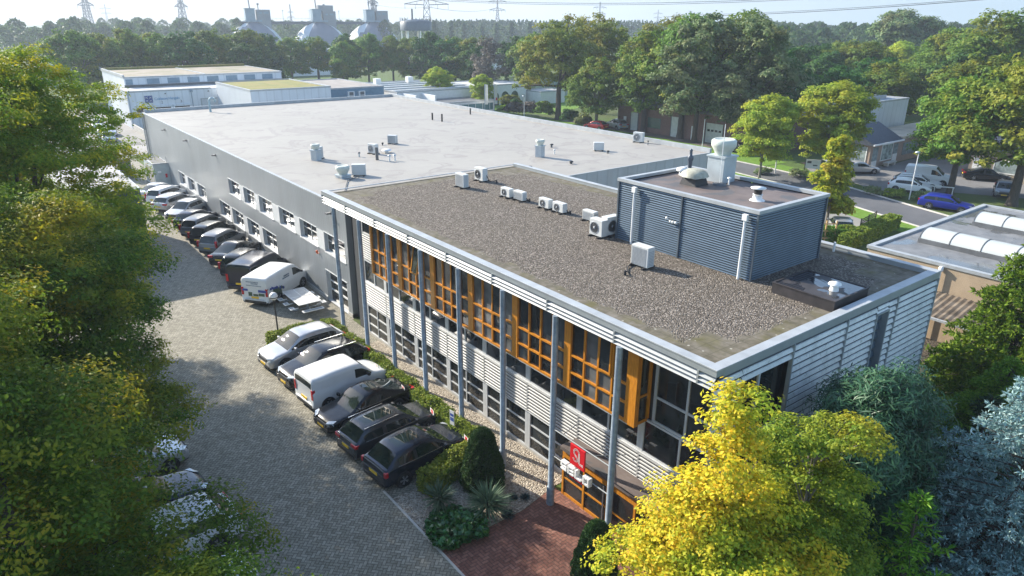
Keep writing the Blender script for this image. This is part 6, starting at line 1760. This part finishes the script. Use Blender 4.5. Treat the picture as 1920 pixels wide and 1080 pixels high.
m = MB(); m.box(2.8, 2.898, -.06, -.002, .6, 2.7); m.box(5.602, 5.7, -.06, -.002, .6, 2.7); m.box(2.9, 5.6, -.06, -.002, 2.602, 2.7); m.box(2.9, 5.6, -.06, -.002, .6, .698); m.box(.6, 1.9, -.05, -.002, 0, .8); m.box(5.95, 7.1, -.05, -.002, 0, 1.2); m.build('window_frame', M_WPAINT, t)
m = MB(); m.box(.6, 1.9, -.04, -.003, .802, 2.5); m.box(5.95, 7.1, -.04, -.003, 1.21, 2.5); m.box(-.04, -.003, .4, 4.4, .3, 2.6); m.build('pane', plain('curtained_glass', (.24, .29, .29), .1, var=.4, scale=2), t)
m = MB(); [m.box(-.07, -.041, .4 + i * 1.3, .5 + i * 1.3, .1, 2.6) for i in range(4)]; m.build('mullion', M_WPAINT, t)
MB().box(8.5, 12.5, -.05, -.002, .8, 2.4).build('pane', plain('curtained_glass', (.24, .29, .29), .1), t)
tb = thing('planter_bench', 'grey stone bench under the shop picture window', 'bench', (75.2, 30.3, .1)); MB().box(-1.2, 1.2, -.3, .3, .35, .5).build('seat', M_KERB, tb); m = MB(); m.box(-1.0, -.7, -.25, .25, 0, .35); m.box(.7, 1.0, -.25, .25, 0, .35); m.build('leg', M_KERB, tb)
t = thing('tan_house', 'tan brick house with a white curtained window behind the roadside oaks', 'house', (77.3, 10.0, 0))
MB().box(0, 9, 0, 12.6, 0, 3.3).build('wall', brick('sand_brick', (.38, .3, .21), (.45, .36, .26)), t)
m = MB(); m.add([(-.5, -.5, 3.3), (9.5, -.5, 3.3), (9.5, 13.1, 3.3), (-.5, 13.1, 3.3), (4.5, -.5, 5.8), (4.5, 13.1, 5.8)], [(0, 4, 5, 3), (1, 2, 5, 4), (0, 1, 4), (2, 3, 5), (0, 3, 2, 1)]); m.build('roof', M_TILE, t)
m = MB(); m.box(-.08, -.002, 7.2, 7.32, .8, 2.3); m.box(-.08, -.002, 9.9, 10.02, .8, 2.3); m.box(-.08, -.002, 7.32, 9.9, .8, .92); m.box(-.08, -.002, 7.32, 9.9, 2.18, 2.3); m.build('window_frame', M_WPAINT, t)
MB().box(-.05, -.003, 7.33, 9.89, .93, 2.17).build('pane', plain('curtained_glass', (.24, .29, .29), .1), t)
MB().box(-.06, -.003, 11.2, 12.2, .02, 2.2).build('door', M_WPAINT, t)

# brown neighbour with barrel skylights, right of the office
t = thing('brown_neighbour_building', 'sand brown flat roofed building with two white barrel skylights right of the office', 'building', (27.1, 9.05, 0))
NX, NY, NH = 17.0, 24.0, 4.5
def neigh_wall():
    k = NT('sand_brick_wall')
    s = k.sep(k.co())
    f = k.noise(1.2, 6.0); g2 = k.noise(24.0, 2.0)
    c = k.ramp(f, [(.3, (.33, .245, .16)), (.7, (.46, .35, .235))])
    c = k.mix(.35, c, k.ramp(g2, [(.3, (.24, .18, .11)), (.7, (.55, .43, .3))]))
    ph = k.m('FRACT', k.m('MULTIPLY', s[2], 10.0))
    c = k.mix(k.ramp(ph, [(.0, (.3, .3, .3)), (.12, (0, 0, 0))]), c, (.2, .15, .1))
    return k.done(k.bsdf(c, .9))
MB().box(0, NX, -NY, 0, 0, NH - .1).build('wall', neigh_wall(), t)
def wet_roof():
    k = NT('wet_bitumen_roof')
    f = k.noise(.33, 5.0, dist=.8)
    wet = k.ramp(f, [(.5, (0, 0, 0)), (.56, (.9, .9, .9))])
    s = k.sep(k.co())
    ph = k.m('FRACT', s[0]); ph2 = k.m('FRACT', k.m('DIVIDE', s[1], 3.1))
    base = k.ramp(k.noise(1.5, 6.0), [(.3, (.13, .135, .14)), (.7, (.2, .205, .21))])
    base = k.mix(k.ramp(ph, [(0, (.6, .6, .6)), (.05, (0, 0, 0))]), base, (.07, .075, .08))
    base = k.mix(k.ramp(ph2, [(0, (.5, .5, .5)), (.02, (0, 0, 0))]), base, (.07, .075, .08))
    base = k.mix(k.m('MULTIPLY', wet, .65), base, (.06, .065, .07))
    r = k.m('SUBTRACT', .7, k.m('MULTIPLY', wet, .64))
    return k.done(k.bsdf(base, r, spec=.6))
MB().box(.25, NX - .25, -NY + .25, -.25, NH - .099, NH - .05).build('roof', wet_roof(), t)
m = MB(); m.box(-.06, .25, -NY, .06, NH - .12, NH + .06); m.box(.251, NX + .06, -.25, .06, NH - .12, NH + .058); m.box(NX - .25, NX + .06, -NY, -.251, NH - .12, NH + .057); m.build('roof_edge', M_CAP, t)
def barrel(x, y0, y1, wd, n):
    m = MB(); sgm = 10; L_ = (y1 - y0) / n
    for i in range(n):
        a, b = y0 + i * L_ + .03, y0 + (i + 1) * L_ - .03
        vs = []
        for yy in (a, b):
            for k2 in range(sgm + 1):
                q = PI * k2 / sgm; vs.append((x - math.cos(q) * wd / 2, yy, NH + .22 + math.sin(q) * wd * .28))
        nn = sgm + 1
        m.add(vs, [(k2, k2 + 1, nn + k2 + 1, nn + k2) for k2 in range(sgm)], 0, True)
        m.add(vs[:nn], [tuple(range(nn))], 0); m.add(vs[nn:], [tuple(range(nn - 1, -1, -1))], 0)
    o = m.build('barrel_skylight', plain('opal_skylight', (.48, .5, .485), .3, var=.06, scale=.6), t)
    k3 = MB().box(x - wd / 2 - .08, x + wd / 2 + .08, y0 - .05, y1 + .05, NH - .06, NH + .2)
    for i in range(n + 1):
        yy = y0 + i * L_
        for k2 in range(sgm):
            q, q2 = PI * k2 / sgm, PI * (k2 + 1) / sgm
            k3.bar((x - math.cos(q) * wd / 2, yy, NH + .23 + math.sin(q) * wd * .28), (x - math.cos(q2) * wd / 2, yy, NH + .23 + math.sin(q2) * wd * .28), .05, .03)
    k3.build('skylight_kerb', M_BITU, o)
barrel(4.4, -20, -1.4, 1.9, 11); barrel(11.3, -20, -1.8, 1.9, 11)
m = MB(); m.tube((-.14, -4.25, 0), (-.14, -4.25, 4.2), .06); m.lathe([(.12, 4.15), (.13, 4.35), (.05, 4.4)], (-.14, -4.25, 0), 10); m.build('downpipe', M_WPAINT, t)
m = MB()      # corrugated canopy
n = 96; vs = []
for i in range(n + 1):
    y = -4.0 - i * (15.0 / n); dz = .05 * (i % 2)
    vs += [(-2.9, y, 2.42 + dz), (-.03, y, 2.9 + dz)]
m.add(vs, [(2 * i, 2 * i + 1, 2 * i + 3, 2 * i + 2) for i in range(n)])
def canopy_m():
    k = NT('mossy_corrugated_sheet')
    c = k.ramp(k.noise(1.6, 6.0), [(.35, (.2, .165, .125)), (.52, (.13, .1, .07)), (.68, (.06, .045, .03))])
    return k.done(k.bsdf(c, .85))
m.build('canopy', canopy_m(), t)
m = MB(); m.box(-3.05, -2.92, -19, -4.0, 2.32, 2.44); [m.tube((-2.9, y, 0), (-2.9, y, 2.4), .05) for y in (-4.5, -8, -11.5, -15)]; m.build('canopy_gutter', M_CAP, t)

# side parking furniture
hedge('clipped_hedge', 'clipped yellow green hedge behind the silver hatchback right of the plant room', -4.6, 5.6, -.55, .55, 1.15, 12000, .1, L_HEDGE, (43.2, 16.6, 0), RAD(5))
hedge('clipped_hedge', 'second green hedge stretch below the young yellow green tree', -3.0, 3.0, -.6, .6, 1.3, 8000, .1, L_MIX, (39.0, 18.6, 0), RAD(-40))
t = thing('garden_fence', 'dark lattice fence panel in front of the clipped hedge', 'fence', (45.0, 17.6, 0), RAD(8))
m = MB(); [m.box(x - .04, x + .04, -.04, .04, 0, 1.6) for x in (-1.8, 0, 1.8)]; m.build('post', M_BARKD, t)
m = MB(); [m.box(-1.8, 1.8, -.015, .015, .15 + i * .16, .24 + i * .16) for i in range(9)]; m.build('rail', M_BARKD, t)
t = thing('wooden_rack', 'light wooden pallet rack standing beside the plant room on the parking', 'rack', (38.9, 18.0, 0), RAD(-40))
m = MB(); [m.box(x - .05, x + .05, -.05, .05, 0, 2.0) for x in (-.8, 0, .8)]; [m.box(-.8, .8, -.07, -.051, z, z + .1) for z in (.5, 1.1, 1.7)]; m.build('frame', plain('fresh_wood', (.5, .33, .15), .7), t)
def street_lamp(label, x, y, h, arm=True):
    t = thing('street_lamp', label, 'street lamp', (x, y, 0), RAD(140), 'white street lamps')
    MB().tube((0, 0, 0), (0, 0, h), .07, .045).build('pole', M_WPAINT, t)
    if arm: MB().lathe([(.05, h - .06), (.24, h), (.26, h + .08), (.1, h + .16)], (.12, 0, 0), 12).build('lamp_head', M_DUCT, t)
street_lamp('pale street lamp on the planted island in front of the white hatchback', 59.9, 20.85, 4.8)
street_lamp('thin white street lamp on the lawn between the two lime trees', 60.1, 36.4, 4.3)
street_lamp('white lamp pole beyond the hall roof below the olive oak', 63.5, 88.5, 4.2)
street_lamp('white pole in front of the garage door with windows', 67.0, 52.5, 4.0, False)
t = thing('estate_sign', 'white company board on two dark posts on the lawn beyond the road', 'sign', (62.2, 33.0, 0), RAD(-60))
m = MB(); m.box(-.9, -.8, -.05, .05, 0, 2); m.box(.8, .9, -.05, .05, 0, 2); m.build('post', M_DKGREY, t); MB().box(-.8, .8, -.04, .04, .9, 1.95).build('board', M_WPAINT, t)
MB().box(-.65, -.2, -.05, -.041, 1.5, 1.75).build('print', M_DKGREY, t); MB().box(.0, .5, -.05, -.041, 1.2, 1.35).build('print', M_DKGREY, t)
t = thing('barrier_rail', 'white low guard rail beside the shop parking', 'barrier', (64.8, 20.6, 0), RAD(-62)); m = MB(); m.bar((-1.8, 0, .75), (1.8, 0, .75), .1); m.build('rail', M_WPAINT, t); m = MB(); [m.tube((x, 0, 0), (x, 0, .75), .05) for x in (-1.7, 0, 1.7)]; m.build('post', M_WPAINT, t)
def shrub(label, loc, r, h, seed, mat, n=60, per=40, leaf=.14, cat='shrub', group='shrubs', name='shrub', rz=0):
    lob = rand_lobes(seed, h * .25, h * .75, r * .8, 8, .6, 'round')
    me, C = crown_mesh('foliage', seed, lob, n, per, leaf, .35 * max(.6, r / 1.4), mat, .6, .55, .6, .55)
    t = thing(name, label, cat, loc, rz, group); link('foliage', me, t); return t
for i, (x, y, r, h, mt, lab) in enumerate([(59.2, 24.2, 1.2, .8, L_SILV, 'grey green low shrub at the tip of the planted island'), (59.6, 22.2, 1.3, .9, L_HEDGE, 'yellow green low shrub on the planted island by the lamp'), (60.6, 19.8, 1.4, .9, L_SILV, 'grey green low shrub on the planted island nearest the blue estate'), (60.5, 33.6, 1.5, .8, L_SILV, 'grey low shrub beneath the company board'), (58.8, 37.0, 1.4, .7, L_SILV, 'grey low shrub at the kerb left of the company board')]):
    shrub(lab, (x, y, 0), r, h, 200 + i, mt, 60, 30, .1, group='low shrubs along the road')
for i, (x, y, r, h, mt, lab) in enumerate([(63.0, 102, 2.2, 3.2, L_DARK, 'dark round bush beside the showroom'), (65.5, 97, 1.6, 1.8, L_LIME, 'bright green round bush beyond the hall roof'), (66.8, 95.5, 1.5, 3.6, L_DARK, 'dark narrow bush right of the banner flags'), (69.5, 100.5, 2.6, 3.6, L_BRN, 'yellowish olive bush beside the white arcade'),
     (66.5, 90.5, 2.8, 3.3, L_TWIG, 'brownish bare looking hedge bush along the hall parapet'), (67.5, 87.5, 2.6, 3.5, L_MIX, 'green bush at the foot of the broad olive oak'), (65.5, 94.0, 2.4, 2.8, L_TWIG, 'brown twiggy bush left of the green bushes along the hall'), (66.5, 80, 2.0, 3.0, L_DARK, 'dark bush between the two trunks beyond the hall'), (66.0, 76, 2.0, 2.2, L_SILV, 'pale grey bush beside the red car')]):
    shrub(lab, (x, y, 0), r, h, 220 + i, mt, 90, 40, .2, group='bushes beyond the hall')

# ------------------------------------------------------------------ digesters on the skyline
GD = 'egg shaped digesters on the skyline'
dg = thing('digester_plant', 'grey sewage plant with three egg shaped digesters joined by a high walkway on the skyline', 'digesters', (151, 381, 0), RAD(-12)); dg.scale = (1.25, 1.25, 1.25)
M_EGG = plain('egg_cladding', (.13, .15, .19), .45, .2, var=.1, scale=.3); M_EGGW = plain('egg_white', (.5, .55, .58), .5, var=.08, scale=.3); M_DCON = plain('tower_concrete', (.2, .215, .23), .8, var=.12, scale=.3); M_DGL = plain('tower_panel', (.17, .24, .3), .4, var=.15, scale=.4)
for i, x in enumerate((-27.5, 0, 23.5)):
    m = MB(); m.lathe([(12.4, 0), (12.2, 2.5), (11.0, 5.4), (8.9, 8.0), (6.2, 10.2), (3.6, 11.7), (2.4, 12.2)], (x, 0, 0), 28, 0)
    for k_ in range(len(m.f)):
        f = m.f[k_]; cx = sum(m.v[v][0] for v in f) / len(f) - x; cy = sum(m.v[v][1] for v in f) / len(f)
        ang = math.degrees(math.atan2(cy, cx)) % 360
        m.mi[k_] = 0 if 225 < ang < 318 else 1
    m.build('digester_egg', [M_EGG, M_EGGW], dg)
    m = MB(); m.box(x - 3.4, x + 3.4, -3.2, 3.2, 12.2, 12.9); m.box(x - 3.0, x + .8, -3.0, 2, 12.9, 17.2); m.box(x - 3.2, x + 1.0, -3.2, 2.2, 17.2, 17.5); m.build('head_house', M_DGL, dg)
    m = MB(); hh = 17.0 if i != 1 else 16.6
    m.box(x + 1.6, x + 7.0, -2.6, 3, 6.5, hh); m.add([(x + 1.6, -2.6, 12.5), (x + 1.6, -2.6, 6.5), (x + 4.2, -6.5, 5.5), (x + 1.6, 3, 12.5)], [(0, 1, 2), (0, 2, 3)])
    if i == 1: m.box(x - .2, x + 6.2, -2, 2.5, hh + .002, 19.0)
    m.build('stair_tower', M_DCON, dg)
    m = MB(); m.box(x + 2.6, x + 3.6, -2.66, -2.602, hh - 1.6, hh - 1.0); m.box(x + 4.4, x + 6.3, -2.66, -2.602, hh - 1.6, hh - .9); m.build('pane', M_DGL, dg)
    MB().tube((x - .8, 0, 17.5), (x - 1.0, 0, 21.5), .22).build('vent_stack', M_DKGREY, dg); m = MB(); m.tube((x + 2.6, 0, 16.0), (x + 2.6, 0, 18.8), .18); m.box(x + 2.2, x + 3.0, -.4, .4, 18.8, 19.5); m.build('vent_head', M_DKGREY, dg)
m = MB(); m.box(-33, 30, -1.1, 1.1, 11.2, 12.4); [m.add([(x - 4, -1, 11.4), (x - 1, -1, 11.4), (x - 2, -1, 9.4), (x - 4, 1, 11.4), (x - 1, 1, 11.4), (x - 2, 1, 9.4)], [(0, 2, 1), (3, 4, 5), (0, 3, 5, 2), (1, 2, 5, 4)]) for x in (-1.5, 22)]
m.build('walkway', plain('walkway_grey', (.07, .078, .09), .8), dg)
m = MB(); [m.tube((-33 + i * 1.5, -1.05, 12.4), (-33 + i * 1.5, -1.05, 13.6), .05, n=4, cap=False) for i in range(43)]; m.tube((-33, -1.05, 13.6), (30, -1.05, 13.6), .06, n=4); m.build('railing', M_DUCT, dg)
m = MB(); [m.tube((x, 0, 12.4), (x, 0, 16.6), .09, n=5) for x in (-15, -3.8, 9)]; [m.box(x - .3, x + .3, -.2, .2, 16.6, 16.9) for x in (-15, -3.8, 9)]; m.build('walkway_lamp', M_DUCT, dg)
t = thing('gas_holder', 'dark flat round tank with white supports right of the digesters', 'tank', (136, 250, 0)); t.scale = (1, 1, 1.24)
MB().lathe([(6.2, 10.3), (6.3, 12.8), (5.5, 13.3), (0, 13.8)], (0, 0, 0), 24).build('tank', plain('tank_slate', (.06, .085, .11), .5), t)
m = MB(); [m.tube((5.6 * math.cos(q), 5.6 * math.sin(q), 0), (5.6 * math.cos(q), 5.6 * math.sin(q), 11), .3) for q in [2 * PI * i / 7 for i in range(7)]]; m.build('support', M_WPAINT, t)
m = MB(); [m.tube((6.2 * math.cos(q), 6.2 * math.sin(q), 12.8), (6.2 * math.cos(q), 6.2 * math.sin(q), 14.2), .06, n=4) for q in [2 * PI * i / 24 for i in range(24)]]; m.tube((-1.5, 0, 13.5), (-1.5, 0, 16.8), .35); m.build('railing', M_DKGREY, t)

# ------------------------------------------------------------------ pylons and lines
M_PYL = plain('pylon_steel', (.06, .075, .085), .7)
def pylon_mesh(H, bw, arms, r):
    """square lattice mast; arms: (z, half width)"""
    m = MB(); n = int(H / 3.2)
    def hw(z): return bw * (1 - .86 * min(1, z / (H * .72))) + .12 * bw * 0 if z < H * .72 else bw * .14
    zs = [H * i / n for i in range(n + 1)]
    for a, b in zip(zs, zs[1:]):
        wa, wb = hw(a), hw(b)
        ca = [(-wa, -wa), (wa, -wa), (wa, wa), (-wa, wa)]; cb = [(-wb, -wb), (wb, -wb), (wb, wb), (-wb, wb)]
        for i in range(4):
            j = (i + 1) % 4
            m.tube((*ca[i], a), (*cb[i], b), r, n=4, cap=False)
            m.tube((*ca[i], a), (*cb[j], b), r * .6, n=3, cap=False); m.tube((*ca[j], a), (*cb[i], b), r * .6, n=3, cap=False)
            m.tube((*cb[i], b), (*cb[j], b), r * .6, n=3, cap=False)
    for z, w in arms:
        q = hw(z)
        for s in (-1, 1):
            for y in (-q, q):
                m.tube((s * q, y, z), (s * w, 0, z + .3), r * .9, n=4, cap=False); m.tube((s * q, y, z + 2.0), (s * w, 0, z + .3), r * .7, n=4, cap=False)
            for f in (.35, .7):
                m.tube((s * (q + (w - q) * f), 0, z), (s * (q + (w - q) * f), 0, z + 2.0 * (1 - f)), r * .6, n=3, cap=False)
            for f in (.5, .97):
                m.tube((s * w * f, 0, z + .2), (s * w * f, 0, z - 1.8), r * .5, n=3, cap=False)
    me = bpy.data.meshes.new('lattice'); me.from_pydata(m.v, [], m.f); me.materials.append(M_PYL); me.update(); return me
pyA = pylon_mesh(44, 3.6, [(19.5, 6.5), (26, 8), (33, 6)], .3)
pyB = pylon_mesh(38, 3.4, [(18.6, 12.5), (26, 9)], .22)
pyC = pylon_mesh(34, 3.6, [(20.5, 9.5), (27.5, 10.5)], .42)
for (x, y, me, rz, sc, lab) in [(82, 683, pyA, .3, 1.0, 'lattice pylon standing at the far left of the skyline'), (156, 689, pyA, .4, 1.0, 'lattice pylon rising behind a tall tree left of the digesters'), (221, 453, pyA, .5, .78, 'lattice pylon rising just right of the digesters'),
        (206, 358, pyB, -.55, 1.0, 'large pylon with a wide crossarm beside the dark gas tank'), (518, 715, pyC, -.6, 1.0, 'far pylon with two crossarms above the poplar wood'), (750, 780, pyC, -.6, .92, 'smaller far pylon with two crossarms behind the olive oak'),
        (1032, 919, pyC, -.6, .78, 'smallest far pylon above the poplars in the centre'), (221, 1471, pyC, -.2, .85, 'hazy distant pylon between the two left lattice pylons'), (272, 737, pyA, .2, .52, 'slim mast seen between the digester towers')]:
    t = thing('pylon', lab, 'pylon', (x, y, 0), rz, 'power pylons on the skyline'); t.scale = (sc, sc, sc * 1.32); link('lattice', me, t)
for (x, y, h, lab) in [(240, 533, 15, 'thin chimney above the left end of the poplars'), (226, 700, 17, 'slim chimney beside the far left pylon'), (330, 520, 17, 'thin lattice mast above the poplars left of the two armed pylon')]:
    t = thing('chimney', lab, 'chimney', (x, y, 0), 0, 'slim stacks on the skyline'); MB().tube((0, 0, 0), (0, 0, h), 1.0, .7).build('shaft', M_DUCT, t)
def cable(label, pts, r):
    pts = [(x, y, z + .0113 * math.hypot(x + 14.5, y + 10)) for x, y, z in pts]
    t = thing('power_line', label, 'cable', pts[0], 0, 'power lines in the sky'); P0 = Vector(pts[0]); m = MB()
    q = []
    n = 10
    for a, b in zip(pts, pts[1:]):
        for i in range(n):
            q.append(tuple(Vector(a).lerp(Vector(b), i / n) - P0))
    q.append(tuple(Vector(pts[-1]) - P0))
    for a, b in zip(q, q[1:]): m.tube(a, b, r, n=5, cap=False)
    m.build('wire', M_PYL, t)
def span(a, b, sag, n=8):
    return [(a[0] + (b[0] - a[0]) * t, a[1] + (b[1] - a[1]) * t, a[2] + (b[2] - a[2]) * t - sag * 4 * t * (1 - t)) for t in [i / n for i in range(n + 1)]]
cable('power line sagging across the middle of the sky', span((179.3, 373.4, 24.7), (300, 140, 24.5), 4.2), .11)
cable('second power line just below it in the middle of the sky', span((190, 385, 24.0), (312, 150, 24.0), 4.2), .1)
cable('power line climbing to the upper right corner', span((262, 230, 14.5), (250, 74, 21.8), 1.2), .13)
cable('power line parallel to the climbing one, slightly higher', span((271, 232, 15.2), (259, 74, 22.6), 1.2), .09)
cable('power line between the wide armed pylon and the far one', span((206, 358, 18.7), (518, 715, 20.4), 3.5), .12)
cable('power line from the right lattice pylon to the wide armed pylon', span((221, 453, 20.4), (212, 362, 18.8), 1.5), .08)
# ------------------------------------------------------------------ far trees
far = {'g': mGrn, 'd': mDark, 'o': mOak2, 't': mTwig, 's': mLime, 'y': mLime, 'l': mLime}
base_h = {'g': 12, 'd': 12, 'o': 17, 't': 12, 's': 9.2, 'y': 9.2, 'l': 9.2, 'w': 17}
def TOPZ(me):
    co = np.empty(len(me.vertices) * 3, np.float32); me.vertices.foreach_get('co', co)
    return float(np.percentile(co[2::3], 99.8))
mWil = mid_tree(91, 17, 5.6, 420, 44, .3, L_SILV, M_BARKG, 'oval', .2, 1.1, 18)
far['w'] = mWil; far['s2'] = mGrn
TL = [('g',6.6,168.4,12.1),('g',12.4,172.7,11.7),('g',18.3,176.8,12.1),('g',24.0,174.1,12.2),('d',28.5,169.2,11.8),('g',35.0,173.8,12.5),('d',40.8,166.9,11.5),('g',46.3,180.8,12.7),('d',52.6,184.0,12.9),('g',58.8,184.6,11.9),('o',64.3,179.6,11.5),('g',67.6,171.2,11.3),('d',73.0,180.4,12.1),('g',76.6,174.2,12.0),('o',81.9,170.0,11.4),('g',84.8,165.4,11.4),('d',87.6,159.6,12.1),('d',88.5,152.4,10.7),('g',92.0,154.1,11.0),('g',93.1,147.4,11.2),('t',83.2,126.1,11.2),('d',96.5,132.7,11.6),('g',93.2,123.3,12.5),('s',58.7,108.7,7.6),('y',61.9,98.5,5.6),('d',89.7,142.0,9.6)]
TLAB = ['green tree farthest left in the row behind the cold store', 'second green tree from the left behind the cold store', 'third green tree from the left in the row behind the cold store', 'rounded tree behind the left end of the planted roof', 'dark tree behind the planted roof left of its middle', 'green tree behind the middle of the long planted roof', 'dark tree behind the right part of the long planted roof', 'green tree left of the first digester', 'dark tall tree partly covering the left digester', 'green tree between left and middle digester', 'olive tree below the middle digester', 'green tree in front of the middle digester', 'dark tree between middle and right digester', 'green tree in front of the right digester', 'olive tree just right of the right digester', 'green tree below the dark gas tank', 'dark tree right of the gas tank', 'low dark tree behind the small round green one', 'green tree left of the brown bare one', 'second green tree left of the brown bare one', 'brown nearly bare tree left of the big olive oak', 'dark green tree right of the brown bare one', 'green tree directly left of the big olive oak', 'small round green tree standing free among the white buildings', 'small yellowish tree near the banner flags', 'low dark tree behind the white workshop']
R_ = np.random.RandomState(4)
for (k_, x, y, h), lab in zip(TL, TLAB):
    h += .0113 * math.hypot(x + 14.5, y + 10) - (1.3 if 40 < x < 86 and y > 150 else 0.4) + R_.uniform(-1.0, .8)
    s = h / TOPZ(far[k_][0]); wd = R_.uniform(.82, 1.1) if k_ not in 'sy' else 1.0
    tree('background_tree', lab, (x, y, 0), far[k_][0], far[k_][1], 'trees behind the neighbouring buildings', R_.uniform(0, 6.28), (s * wd, s * wd, s))
TR = [('d',114.6,65.3,11.3),('g',134.1,71.5,11.2),('o',126.5,64.6,10.8),('s2',118.8,57.7,11.9),('d',101.7,46.7,10.2),('g',99.2,43.9,9.7),('w',193.0,88.1,17.6),('w',201.1,84.8,15.9),('l',153.4,66.6,11.0),('o',124.2,45.8,14.5),('o',112.7,33.8,17.3),('g',88.4,25.5,12.0),('d',121.0,74.1,10.5),('d',111.4,60.9,10.0),('g',137.0,56.2,8.5),('d',106.4,34.5,12.0),('g',92.0,17.0,13.5)]
RLAB = ['dark tree behind the white flat building, left one', 'green tree deep in the background right of the silvery trees', 'olive tree behind the white flat building', 'grey green tree behind the white flat building', 'dark round tree at the right end of the white flat building', 'green round tree in front of the dark one beside the white flat building', 'tall pale poplar pair on the right skyline, taller left one', 'right one of the tall pale poplar pair on the skyline', 'light green tree below the tall pale poplars', 'olive round tree in front of the meadow on the right', 'yellow olive tree reaching the skyline at the right edge', 'green tree behind the large roadside oak', 'dark tree farther left behind the white flat building', 'dark low tree just above the white flat roof', 'green bush like tree on the meadow edge', 'dark tree between the olive round tree and the right edge', 'green tree behind the tan house']
for (k_, x, y, h), lab in zip(TR, RLAB):
    h += .0105 * math.hypot(x + 14.5, y + 10)
    s = h / TOPZ(far[k_][0]); wd = 1.15
    tree('background_tree', lab, (x, y, 0), far[k_][0], far[k_][1], 'trees behind the shops on the right', R_.uniform(0, 6.28), (s * wd, s * wd, s))
def wood(name, label, pts, mat, h0, h1, r, per=300, leaf=.75, cone=False, seed=1):
    R_ = np.random.RandomState(seed); P = []
    for (x, y) in pts:
        h = R_.uniform(h0, h1); rr = r * R_.uniform(.75, 1.25); n = per
        t = R_.rand(n) ** .75
        env = (np.sin(PI * np.clip(.12 + .88 * t, 0, 1)) ** .55) if not cone else np.clip(np.sin(PI * (.1 + .9 * t)), 0, 1) ** .7 * (1.15 - .45 * t)
        a = R_.rand(n) * 2 * PI; q = rr * env * np.sqrt(R_.uniform(.35, 1, n)) * (1 + .22 * np.sin(3 * a + x) * np.cos(t * 9 + y))
        P.append(np.stack([x + q * np.cos(a), y + q * np.sin(a), h * (.03 + .97 * t)], 1))
    P = np.concatenate(P); n = len(P)
    Nn = unit(R_.normal(size=(n, 3)) + np.array([0, 0, .5])); T = unit(np.cross(Nn, R_.normal(size=(n, 3)))); s = leaf * R_.uniform(.6, 1.3, n)
    o = link(name, quads_mesh(name, P, T, Nn, s, s * .7, mat)); tag(o, label, 'wood', kind='stuff')
R_ = np.random.RandomState(21)
def band(a, b, n, depth):
    out = []
    for i in range(n):
        t = (i + R_.rand()) / n; d = R_.rand() * depth
        x = a[0] + (b[0] - a[0]) * t; y = a[1] + (b[1] - a[1]) * t
        L_ = math.hypot(x, y); out.append((x * (1 + d / L_), y * (1 + d / L_)))
    return out
wood('far_wood', 'hazy green wood along the skyline on the left', band((-120, 330), (60, 340), 90, 220) + band((40, 400), (260, 345), 130, 260), leaf_mat('far_leaves', [(.04, .1, .03), (.065, .135, .04), (.09, .155, .05)], None, .1, .4), 12.0, 17.0, 6.2, 420, .85, False, 1)
wood('poplar_wood', 'long even row of pointed dark poplars filling the middle of the skyline', band((236, 440), (440, 285), 210, 45) + band((250, 470), (520, 330), 150, 60), leaf_mat('poplar_leaves', [(.025, .075, .032), (.045, .105, .042), (.065, .125, .05)], None, .1, .2), 14.6, 17.4, 2.6, 230, .55, True, 2)
wood('right_wood', 'wide blue green wood below the skyline on the right', band((190, 150), (300, 60), 90, 120) + band((240, 215), (330, 70), 150, 300), leaf_mat('right_wood_leaves', [(.03, .085, .03), (.055, .12, .04), (.085, .145, .05)], None, .1, .4), 12.0, 17.0, 6.2, 420, .85, False, 3)
for i, (x, y, a, b, h, lab) in enumerate([(3, 215, 26, 10, 6, 'long low white hall behind the tree row at the left, seen above the oaks'), (30, 228, 20, 12, 5, 'white low hall behind the second tree at the left'), (96, 262, 22, 10, 6, 'pale hall glimpsed between trees left of the digesters'), (128, 205, 18, 12, 5, 'white hall glimpsed through the trees below the gas tank'), (60, 214, 30, 10, 4.5, 'long white hall glimpsed through the trunks behind the cold store')]):
    flat_building('distant_hall', lab, x, x + a, y, y + b, h, M_WPAINT, plain('distant_roof', (.5, .5, .5), .7), group='halls far behind the trees')
mPop = mid_tree(95, 16, 2.6, 260, 36, .34, leaf_mat('poplar_tree_leaves', [(.035, .095, .035), (.06, .13, .045), (.09, .16, .055)], None, .2, .35), M_BARKG, 'cone', .08, .8, 20, sq=1.5)
ORD = ['first', 'second', 'third', 'fourth', 'fifth', 'sixth', 'seventh', 'eighth', 'ninth']
for i in range(9):
    px_, py_ = 208 + i * 6.6 + R_.uniform(-1, 1), 352 - i * 5.5 + R_.uniform(-2, 2)
    s = (15.4 + R_.uniform(-.9, 1.0)) / TOPZ(mPop[0])
    tree('poplar_tree', ORD[i] + ' pointed poplar from the left in the front of the poplar wood', (px_, py_, 0), mPop[0], mPop[1], 'poplars in front of the wood', R_.uniform(0, 6), (s * 1.1, s * 1.1, s))
# ------------------------------------------------------------------ haze
k = NT('air')
vol = k.n('ShaderNodeVolumePrincipled', {'Color': (.76, .87, 1.0, 1), 'Density': HAZE_D, 'Anisotropy': .2})
k.t.links.new(vol.outputs[0], k.out.inputs[1])
hz_ = MB().box(-600, 1400, -300, 1700, -1.0, 52.0).build('haze', k.mat); hz_['kind'] = 'stuff'; tag(hz_, 'thin pale haze in the air towards the skyline', 'haze', kind='stuff')
